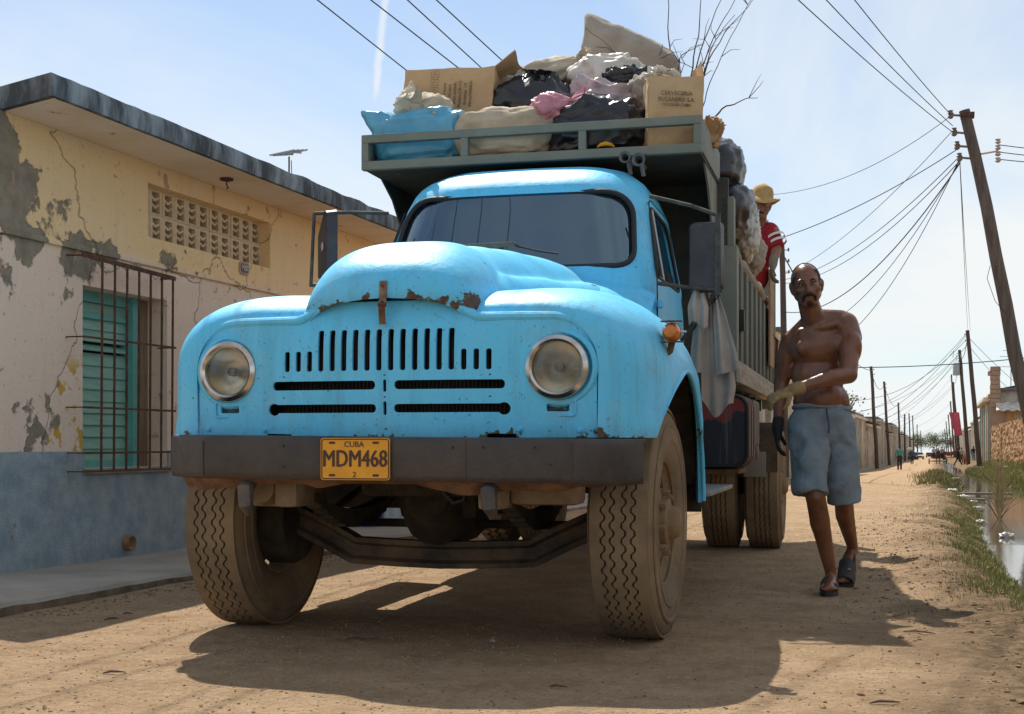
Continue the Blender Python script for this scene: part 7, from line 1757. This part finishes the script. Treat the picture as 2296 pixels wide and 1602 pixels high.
for sx2 in (-1, 1):
    obj('side_board', box(bm_new(), min(sx2 * .74, sx2 * .78), max(sx2 * .74, sx2 * .78), -.3, 1.9, .745, 1.0, .005), wood_d, cart)
    obj('shaft', tube(bm_new(), [(sx2 * .32, -.2, .70), (sx2 * .30, -2.0, .85)], .035, 8), wood_d, cart)
    for y in (0, 1.5):
        wq = obj('cart_wheel', lathe(bm_new(), [(.08, -.06), (.30, -.06), (.33, -.03), (.33, .03), (.30, .06), (.08, .06)], 'x', 20, (sx2 * .92, y, .33), close=True), rubdark, cart); obj('wheel_disc', lathe(bm_new(), [(.001, sx2 * .065), (.17, sx2 * .065), (.18, sx2 * .055)], 'x', 16, (sx2 * .92, y, .33)), mat('rusty_disc', (.30, .08, .04), rough=.8), wq)
for y in (0, 1.5): obj('cart_axle', tube(bm_new(), [(-.9, y, .33), (.9, y, .33)], .04, 8), iron, cart)
def rider(x, top, label, hat=True):
    p = cart.location + Vector((x, .12, .62)); root = empty('person', p, 0, label, 'person', 'people far down the street')
    B = bm_new(); ell(B, (0, -.02, 1.22), (.08, .095, .115)); cap(B, (0, 0, 1.05), .05, (0, -.01, 1.16), .05)
    for s_ in (-1, 1): cap(B, (s_ * .18, 0, 1.0), .05, (s_ * .22, -.15, .78), .04); cap(B, (s_ * .22, -.15, .78), .04, (s_ * .10, -.34, .76), .03); ell(B, (s_ * .10, -.37, .76), (.04, .05, .03)); cap(B, (s_ * .12, -.45, .12), .045, (s_ * .12, -.6, .08), .04)
    obj('body', fuse(B, .022, 2), skd, root)
    Q = bm_new(); ell(Q, (0, .01, .90), (.19, .12, .18)); ell(Q, (0, .02, .68), (.17, .13, .16))
    for s_ in (-1, 1): cap(Q, (s_ * .17, 0, 1.0), .066, (s_ * .22, -.14, .80), .055)
    obj('shirt', fuse(Q, .022, 2), top, root)
    Q = bm_new()
    for s_ in (-1, 1): cap(Q, (s_ * .09, .02, .60), .09, (s_ * .12, -.40, .58), .075); cap(Q, (s_ * .12, -.40, .58), .072, (s_ * .12, -.46, .18), .058)
    obj('trousers', fuse(Q, .022, 2), cm('rider', (.05, .05, .09)), root)
    q = bm_new(); lathe(q, [(.13, 1.27), (.092, 1.28), (.09, 1.34), (.05, 1.38), (.001, 1.385)], 'z', 14); obj('hat', q, cm('white', (.66, .63, .58)), root)
rider(-.42, cm('whiteshirt', (.66, .63, .60)), 'cart rider in white shirt and hat on the left'); rider(.42, cm('creamshirt', (.55, .50, .42)), 'cart rider in cream shirt on the right')
# horse
hm = mat('bay_horse', (.085, .045, .028), rough=.7, col2=(.05, .028, .018), scale=6)
hr = empty('horse', cart.location + Vector((0, -1.45, 0)), 0, 'brown horse between the shafts of the cart', 'horse')
B = bm_new(); ell(B, (0, -.45, 1.12), (.25, .36, .30)); ell(B, (0, 0, 1.10), (.26, .5, .27)); ell(B, (0, .48, 1.14), (.26, .34, .29)); cap(B, (0, -.65, 1.25), .17, (0, -.98, 1.62), .11); cap(B, (0, -.96, 1.68), .11, (0, -1.30, 1.42), .065); ell(B, (0, -1.34, 1.38), (.065, .08, .07))
for s_ in (-1, 1):
    cap(B, (s_ * .05, -.92, 1.74), .03, (s_ * .07, -.92, 1.86), .012); cap(B, (s_ * .14, -.55, 1.0), .11, (s_ * .14, -.58, .55), .055); cap(B, (s_ * .14, -.58, .55), .05, (s_ * .14, -.60 + s_ * .08, .12), .035); cap(B, (s_ * .14, -.60 + s_ * .08, .10), .045, (s_ * .14, -.63 + s_ * .08, .04), .055)
    cap(B, (s_ * .14, .55, 1.0), .14, (s_ * .14, .48, .68), .08); cap(B, (s_ * .14, .48, .68), .065, (s_ * .14, .66, .45), .048); cap(B, (s_ * .14, .66, .45), .042, (s_ * .14, .60 - s_ * .06, .12), .034); cap(B, (s_ * .14, .60 - s_ * .06, .10), .045, (s_ * .14, .56 - s_ * .06, .04), .055)
obj('body', fuse(B, .025, 3), hm, hr); obj('tail', tube(bm_new(), [(0, .78, 1.25), (0, .90, 1.05), (0, .92, .65)], [.04, .055, .02], 8), black, hr); obj('mane', tube(bm_new(), [(0, -.88, 1.78), (0, -.72, 1.58), (0, -.55, 1.40)], [.03, .05, .03], 8), black, hr); obj('collar', tube(bm_new(), [(.20 * math.cos(a), -.66 + .10 * math.sin(a), 1.30 + .26 * math.sin(a)) for a in [2 * math.pi * i / 16 for i in range(16)]], .04, 8, closed=True), rustm, hr)
def car(loc, label, m, yaw=0):
    root = empty('parked_car', loc, yaw, label, 'car', 'cars parked far down the street'); q = bm_new()
    prof = [(-2.0, .35), (-2.05, .62), (-1.9, .80), (-.95, .90), (-.45, 1.36), (.9, 1.38), (1.45, .95), (2.0, .90), (2.05, .55), (2.0, .35)]
    prism(q, prof, 'x', -.80, .80); bmesh.ops.bevel(q, geom=q.edges[:], offset=.05, segments=2, affect='EDGES'); obj('body', q, m, root)
    gls = mat('car_glass', (.02, .025, .03), rough=.08)
    q = bm_new(); vs = [(-.66, -.985, .92), (.66, -.985, .92), (.58, -.53, 1.33), (-.58, -.53, 1.33)]; q.faces.new([q.verts.new((x, y - .03, z + .015)) for x, y, z in vs]); obj('windscreen', bake(q, ('SOLIDIFY', dict(thickness=.02, offset=0))), gls, root)
    for s_ in (-1, 1):
        q = bm_new(); prism(q, [(-.75, .95), (-.40, 1.28), (.85, 1.30), (1.2, .97)], 'x', s_ * .79, s_ * .812); obj('side_window', q, gls, root)
        obj('headlight', box(bm_new(), s_ * .55 - .14, s_ * .55 + .14, -2.07, -2.03, .60, .72, .01), chrome, root)
        for y in (-1.25, 1.25): obj('wheel', lathe(bm_new(), [(.05, -.09), (.28, -.09), (.30, -.05), (.30, .05), (.28, .09), (.05, .09)], 'x', 18, (s_ * .73, y, .30), close=True), rubdark, root)
    obj('bumper', box(bm_new(), -.80, .80, -2.12, -2.04, .42, .54, .02), black, root); obj('grille', box(bm_new(), -.38, .38, -2.065, -2.04, .60, .72, .0), black, root)
car(at(2061, 262), 'white car parked at the left side of the far road', mat('car_white', (.75, .75, .73), rough=.3), R(4)); car(at(2051, 236) + Vector((-.3, 0, 0)), 'dark blue car parked in front of the white one', mat('car_navy', (.03, .045, .08), rough=.3), R(2)); car(at(2084, 330), 'dark red car far down the middle of the road', mat('car_maroon', (.10, .02, .02), rough=.3))
tr = empty('farm_tractor', at(2129, 240), 0, 'red tractor with a cab far down the right side of the road', 'tractor')
redp = mat('tractor_red', (.22, .04, .03), rough=.5)
q = bm_new(); box(q, -.4, .4, -1.8, .2, .8, 1.45, .08); obj('engine_hood', q, redp, tr); q = bm_new(); box(q, -.85, .85, .2, 1.6, 2.35, 2.5, .05); obj('cab_roof', q, mat('roof_bluegrey', (.3, .34, .38), rough=.5), tr)
for s_ in (-1, 1):
    obj('rear_wheel', lathe(bm_new(), [(.2, -.22), (.75, -.22), (.82, -.15), (.82, .15), (.75, .22), (.2, .22)], 'x', 22, (s_ * .95, 1.0, .8), close=True), rubdark, tr); obj('front_wheel', lathe(bm_new(), [(.12, -.12), (.40, -.12), (.44, -.06), (.44, .06), (.40, .12), (.12, .12)], 'x', 18, (s_ * .75, -1.3, .43), close=True), rubdark, tr)
    for y in (.25, 1.5): obj('cab_post', box(bm_new(), s_ * .8 - .04, s_ * .8 + .04, y - .04, y + .04, 1.2, 2.35, .005), black, tr)
obj('cab_body', box(bm_new(), -.75, .75, .3, 1.5, .9, 1.5, .05), redp, tr); obj('front_axle', tube(bm_new(), [(-.75, -1.3, .45), (.75, -1.3, .45)], .06, 8), iron, tr)
# laundry on the right
lq = bm_new(); grid(lq, lambda u, v: Vector((lerp(-.55, .55, u) * (1 - .3 * v) + .5 * v, .08 * math.sin(u * 9), -2.6 * v)), 14, 10); o = obj('pink_banner', bake(lq, ('SOLIDIFY', dict(thickness=.01))), cm('pink', (.62, .10, .14)), label='pink cloth hanging beside the right row of poles', cat='cloth', loc=gpt(2139, 150, py=925))
# trees
leafm = mat('leaf_green', (.075, .11, .03), rough=.7, col2=(.12, .14, .035), scale=.8, objvar=.15)
def tree(loc, h, r_, label, n, seed, lm=leafm):
    rnd = random.Random(seed); root = empty('broadleaf_tree', loc, 0, label, 'tree', 'trees behind the houses')
    q = tube(bm_new(), [(0, 0, -.5), (.1, 0, h * .3), (0, .1, h * .6)], [.25, .2, .1], 8)
    for k in range(6): a = rnd.uniform(0, 6.28); tube(q, [(0, 0, h * .4), (r_ * .4 * math.cos(a), r_ * .4 * math.sin(a), h * .65), (r_ * .75 * math.cos(a), r_ * .75 * math.sin(a), h * .8)], [.12, .08, .03], 6)
    obj('trunk', q, wood_d, root)
    vs = []; fs = []
    cl = [Vector((rnd.gauss(0, .5) * r_, rnd.gauss(0, .5) * r_, h * .72 + rnd.gauss(0, .16) * h)) for _ in range(26)]
    for i in range(n):
        c = rnd.choice(cl); p = c + Vector((rnd.gauss(0, 1), rnd.gauss(0, 1), rnd.gauss(0, .8))) * r_ * .2; s = rnd.uniform(.12, .26); d = Vector((rnd.gauss(0, 1), rnd.gauss(0, 1), rnd.gauss(0, 1))).normalized(); e_ = d.orthogonal().normalized(); f = d.cross(e_)
        b0 = len(vs); vs += [p - e_ * s, p + f * s * .5, p + e_ * s, p - f * s * .5]; fs.append((b0, b0 + 1, b0 + 2, b0 + 3))
    me = bpy.data.meshes.new('crown'); me.from_pydata([tuple(v) for v in vs], [], fs); obj('crown', me, lm, root)
tree((-12.5, 172, gz(172)), 8.0, 3.0, 'yellow-green tree rising behind the left row of houses', 3000, 3, mat('leaf_yellow', (.16, .17, .035), rough=.7, col2=(.10, .12, .03), scale=.8))
for k, (x, y, h, lb) in enumerate(((-16, 560, 11, 'dark tree left of the street end'), (-7, 610, 9, 'low tree closing the street on the left'), (1, 640, 10, 'tree closing the end of the street'), (9, 600, 9, 'low tree closing the street on the right'), (17, 570, 12, 'dark tree right of the street end'))):
    tree((x, y, gz(y)), h, 5.0, lb, 5000, 20 + k)
# ------------------------------------------------------------------ grass, pebbles, ditch litter
rng_ = np.random.default_rng(5)
def blades(name, spots, hmin, hmax, wd, m, label, lean=.5):
    n = len(spots); P = np.array(spots, dtype=float)
    a = rng_.uniform(0, 2 * np.pi, n); h = rng_.uniform(hmin, hmax, n) * np.array(P[:, 3]); l = rng_.uniform(.1, lean, n) * h; la = rng_.uniform(0, 2 * np.pi, n); w_ = wd * rng_.uniform(.6, 1.3, n)
    dx = np.cos(a) * w_; dy = np.sin(a) * w_; ox = np.cos(la) * l; oy = np.sin(la) * l
    b0 = P[:, :3] + np.c_[-dx, -dy, np.full(n, -.01)]; b1 = P[:, :3] + np.c_[dx, dy, np.full(n, -.01)]
    m0 = P[:, :3] + np.c_[-dx * .7 + ox * .35, -dy * .7 + oy * .35, h * .6]; m1 = P[:, :3] + np.c_[dx * .7 + ox * .35, dy * .7 + oy * .35, h * .6]; t = P[:, :3] + np.c_[ox, oy, h]
    V = np.stack([b0, b1, m1, m0, t], 1).reshape(-1, 3); k = np.arange(n) * 5
    F = [(i, i + 1, i + 2, i + 3) for i in k] + [(i + 3, i + 2, i + 4) for i in k]
    me = bpy.data.meshes.new(name); me.from_pydata(V.tolist(), [], F); return obj(name, me, m, kind='stuff', label=label, cat='grass')
gr1 = mat('grass_green', (.14, .19, .035), rough=.75, col2=(.30, .27, .10), scale=2.5, lo=.40, hi=.60); gr2 = mat('grass_dry', (.24, .20, .085), rough=.85, col2=(.12, .135, .035), scale=2.2, lo=.4, hi=.6)
sp = []
def dens(x, y, s=1.1, o=0): return fbm((x * s, y * s, o), 3)
rnd = random.Random(11)
for _ in range(60000):                         # near bank of the ditch
    y = 7.0 + 40 * rnd.random() ** 1.9; u = rnd.gauss(.0, .26); x = DL(y) - .10 + u
    if dens(x, y, 1.6) + .25 - abs(u) * 1.3 - (.35 if x < -.1 else 0) < 0: continue
    if x > DL(y) + .25: continue
    sp.append((x, y, ground_h(x, y), 1 + y / 40))
blades('verge_grass', sp[:26000], .008, .045, .003, gr1, 'short green grass and weeds on the near bank of the ditch', .9)
sp = []
for _ in range(30000):
    y = 5.5 + 45 * rnd.random() ** 1.7; x = DL(y) - .55 + rnd.gauss(0, .38)
    if dens(x, y, 1.3, 4) < .08 or x > DL(y): continue
    sp.append((x, y, ground_h(x, y), 1 + y / 40))
blades('dry_grass', sp[:5000], .006, .025, .002, gr2, 'sparse dry grass along the edge of the dirt road', 1.2)
sp = []
for _ in range(110000):                         # far bank
    y = 3 + 98 * rnd.random() ** 1.25; x = DR(y) + .15 + abs(rnd.gauss(0, 1.3))
    if x > 5 or dens(x, y, .7, 2) + .35 < 0: continue
    sp.append((x, y, ground_h(x, y), 1 + y / 45))
blades('bank_grass', sp[:62000], .03, .11, .009, gr1, 'lush green grass on the far bank of the ditch', .8)
sp = []
for _ in range(9000):
    y = 34 + 40 * rnd.random(); x = DL(y) - .3 + rnd.gauss(0, .5)
    if dens(x, y, .5, 6) < -.05: continue
    sp.append((x, y, ground_h(x, y), 1 + y / 40))
blades('verge_grass', sp, .03, .10, .010, gr2, 'patchy olive grass tongue where the ditch meets the road', 1.0)
# pebbles and clods
def scatter(name, n, f, smin, smax, m, label):
    ico = [(0, 0, 1), (.9, 0, .4), (.28, .85, .4), (-.72, .53, .4), (-.72, -.53, .4), (.28, -.85, .4), (.72, .53, -.4), (-.28, .85, -.4), (-.9, 0, -.4), (-.28, -.85, -.4), (.72, -.53, -.4), (0, 0, -1)]
    fi = [(0, 1, 2), (0, 2, 3), (0, 3, 4), (0, 4, 5), (0, 5, 1), (1, 6, 2), (2, 7, 3), (3, 8, 4), (4, 9, 5), (5, 10, 1), (2, 6, 7), (3, 7, 8), (4, 8, 9), (5, 9, 10), (1, 10, 6)]
    V = []; F = []
    for i in range(n):
        x, y = f(rnd); z = ground_h(x, y); s = smin + (smax - smin) * rnd.random() ** 3; sx2, sy2, sz2 = s * rnd.uniform(.7, 1.4), s * rnd.uniform(.7, 1.4), s * rnd.uniform(.4, .8); a = rnd.uniform(0, 6.28); ca, sa = math.cos(a), math.sin(a); b0 = len(V)
        for vx, vy, vz in ico:
            k = rnd.uniform(.8, 1.2); vx *= sx2 * k; vy *= sy2 * k; V.append((x + vx * ca - vy * sa, y + vx * sa + vy * ca, z + vz * sz2 * k + sz2 * .35))
        F += [(b0 + p, b0 + q_, b0 + r_) for p, q_, r_ in fi]
    me = bpy.data.meshes.new(name); me.from_pydata(V, [], F); return obj(name, me, m, kind='stuff', label=label, cat='pebbles')
peb = mat('pebble', (.17, .105, .06), rough=.95, col2=(.40, .28, .17), scale=9, lo=.4, hi=.6); clod = mat('dirt_clod', (.17, .105, .06), rough=1, col2=(.26, .17, .10), scale=7)
scatter('pebbles', 22000, lambda r: (r.uniform(-4.2, .4), 3.5 + 11 * r.random() ** 1.4), .0012, .0065, peb, 'small pebbles strewn over the dirt road')
scatter('dirt_clods', 2600, lambda r: (lambda y: (DL(y) - .62 + r.gauss(0, .36), y))(4.2 + 12 * r.random() ** 1.4), .003, .015, clod, 'crumbly clods of soil along the right verge')
scatter('kerb_grit', 1800, lambda r: (-4.26 + abs(r.gauss(0, .12)), 5.5 + 8 * r.random()), .002, .012, clod, 'grit and litter gathered along the left kerb')
# a few bigger stones and twigs
def tw(x, y, L_, a, label, r_=.005, m=None):
    z = ground_h(x, y); c, s = math.cos(a), math.sin(a)
    pts = [(-L_ / 2, 0, .004), (-L_ / 6, .02 * L_ * 4, .010), (L_ / 6, -.01, .012), (L_ / 2, .015, .005)]
    q = tube(bm_new(), [(px * c - py * s, px * s + py * c, pz) for px, py, pz in pts], [r_ * .5, r_, r_ * .9, r_ * .3], 6); obj('twig', q, m or dry, label=label, cat='twig', group='twigs lying on the road', loc=(x, y, z))
def G(px, py): p = gpt(px, (.85) * 3000 / (py - 992), z=0); return p.x, p.y
tw(*G(815, 1437), .16, R(10), 'curved twig in the truck shadow between the front wheels'); tw(*G(250, 1390), .07, R(50), 'small dry twig near the eave shadow at the left'); tw(*G(285, 1378), .05, R(-10), 'reddish chip of wood near the eave shadow'); tw(*G(255, 1512), .08, R(20), 'thin twig on the sunlit dirt at lower left'); tw(*G(1250, 1545), .06, R(-5), 'short twig at the front edge of the truck shadow'); tw(*G(2060, 1420), .14, R(-20), 'dry twig on the sunlit road right of the shadow'); tw(*G(1985, 1600 - 20), .10, R(15), 'dark twig on the sunlit road at lower right')
def stone(x, y, s, label, m=peb):
    q = bm_new(); bmesh.ops.create_icosphere(q, subdivisions=2, radius=1)
    for v in q.verts: v.co = Vector((v.co.x * 1.3, v.co.y, v.co.z * .6)) * s * (1 + .35 * fbm(v.co * 1.3 + Vector((x * 9, y, 0)), 2))
    obj('stone', q, m, label=label, cat='stone', group='stones on the road', loc=(x, y, ground_h(x, y) + s * .3), sm=50)
stone(*G(1930, 1560), .011, 'brown stone on the sunlit road at lower right', clod); stone(*G(1845, 1588), .008, 'small stone at the bottom edge of the road'); stone(*G(2135, 1322), .018, 'clod on the verge right of the walking man', clod); stone(*G(1105, 1438), .012, 'white pebble inside the truck shadow', whitew)
# upright palm frond in the ditch
pf = empty('palm_frond', (.86, 19.6, WZ + gz(19.6) - .05), 0, 'dry palm frond standing upright in the ditch water', 'palm frond')
frm = mat('frond_dry', (.42, .34, .18), rough=.8, col2=(.26, .22, .10), scale=8)
rn = random.Random(8)
q = bm_new(); tube(q, [(0, 0, 0), (.0, 0, .45), (.01, 0, .95)], [.028, .018, .006], 8); obj('midrib', q, frm, pf)
for k in range(46):
    s_ = -1 if k % 2 else 1; z0 = .04 + .72 * (k / 46); L_ = rn.uniform(.35, .60) * (1 - .35 * k / 46); a = rn.uniform(.12, .55) * (1 - .5 * k / 46); dy_ = rn.uniform(-.25, .25)
    p = Vector((0, 0, z0)); d = Vector((s_ * math.sin(a), dy_ * .5, math.cos(a))); side_ = Vector((.96, .28, 0)) * .013
    q = bm_new(); prev = None
    for i in range(5):
        t = i / 4; c = p + d * L_ * t + Vector((s_ * .10 * t * t, 0, -.07 * t * t)); w_ = side_ * (1 - t * .9); r_ = [q.verts.new(c - w_), q.verts.new(c + w_)]
        if prev: q.faces.new((prev[0], prev[1], r_[1], r_[0]))
        prev = r_
    obj('frond_leaflet', q, frm, pf)
for k in range(3):
    a = rn.uniform(.4, .8) * (1 if k % 2 else -1); obj('broken_stalk', tube(bm_new(), [(0, 0, .02), (.18 * math.sin(a), 0, .22), (.34 * math.sin(a), .02, .30 + .05 * k)], [.008, .005, .002], 5), dry, pf)
# planks and litter in the ditch
def plank(x0, x1, y, z, w_, label, rz=0, th=.05):
    o = obj('plank', box(bm_new(), -(x1 - x0) / 2, (x1 - x0) / 2, -w_ / 2, w_ / 2, 0, th, .008), wood, label=label, cat='plank', loc=((x0 + x1) / 2, y, z), rot=(0, 0, rz)); return o
plank(.30, 1.65, 31.5, gz(31.5) + WZ + .03, .14, 'grey plank laid across the ditch', R(3)); plank(.55, .95, 27.5, gz(27.5) + WZ + .01, .12, 'short broken plank floating in the ditch', R(-15)); plank(.20, .78, 43, gz(43) - .02, .45, 'concrete slab lying at the edge of the far ditch', R(4), .12); plank(2.0, 3.4, 80, gz(80) + .1, .5, 'concrete step slab beside the dark pole', 0, .22)
for k, (x, y, s, lb) in enumerate(((.48, 25.0, .075, 'white crumpled bag on the near bank by the plank'), (.66, 22.5, .06, 'white rag at the water edge'), (.56, 18.2, .05, 'small white scrap on the near bank'), (.74, 15.2, .05, 'white scrap in the reeds near the palm frond'), (.90, 12.2, .07, 'pale plastic litter at the near water edge'), (.36, 29.5, .08, 'cream litter lump beside the ditch'), (.72, 26.5, .05, 'thin white litter strip floating in the ditch'), (3.2, 66, .16, 'white litter on the far grass bank'))):
    q = bag_mesh((s * 1.5, s, s * .6), wr=.02, seed=40 + k, crease=.008, nu=18, nv=12); obj('litter', q, whitep, label=lb, cat='litter', group='litter along the ditch', loc=(x, y, max(ground_h(x, y), WZ + gz(y)) + s * .3), sm=60)
tw(.70, 10.6, .42, R(-25), 'green-yellow stalk slanting into the near ditch water', .008, gr2)
tw(.42, 14.6, .25, R(60), 'pale dry leaf sheath on the near bank', .010, straw)
# made-up blue shape for an unclear object on the sidewalk under the truck
q = lathe(bm_new(), [(.001, 0), (.12, 0), (.15, .36), (.16, .37), (.15, .38), (.13, .36), (.11, .02), (.001, .02)], 'z', 20); bk3 = obj('blue_standin', q, mat('standin_blue', (.03, .11, .32), rough=.5), label='blue shape standing in for an unclear object on the sidewalk under the truck', cat='stand-in', loc=(-5.05, 11.6, .06))
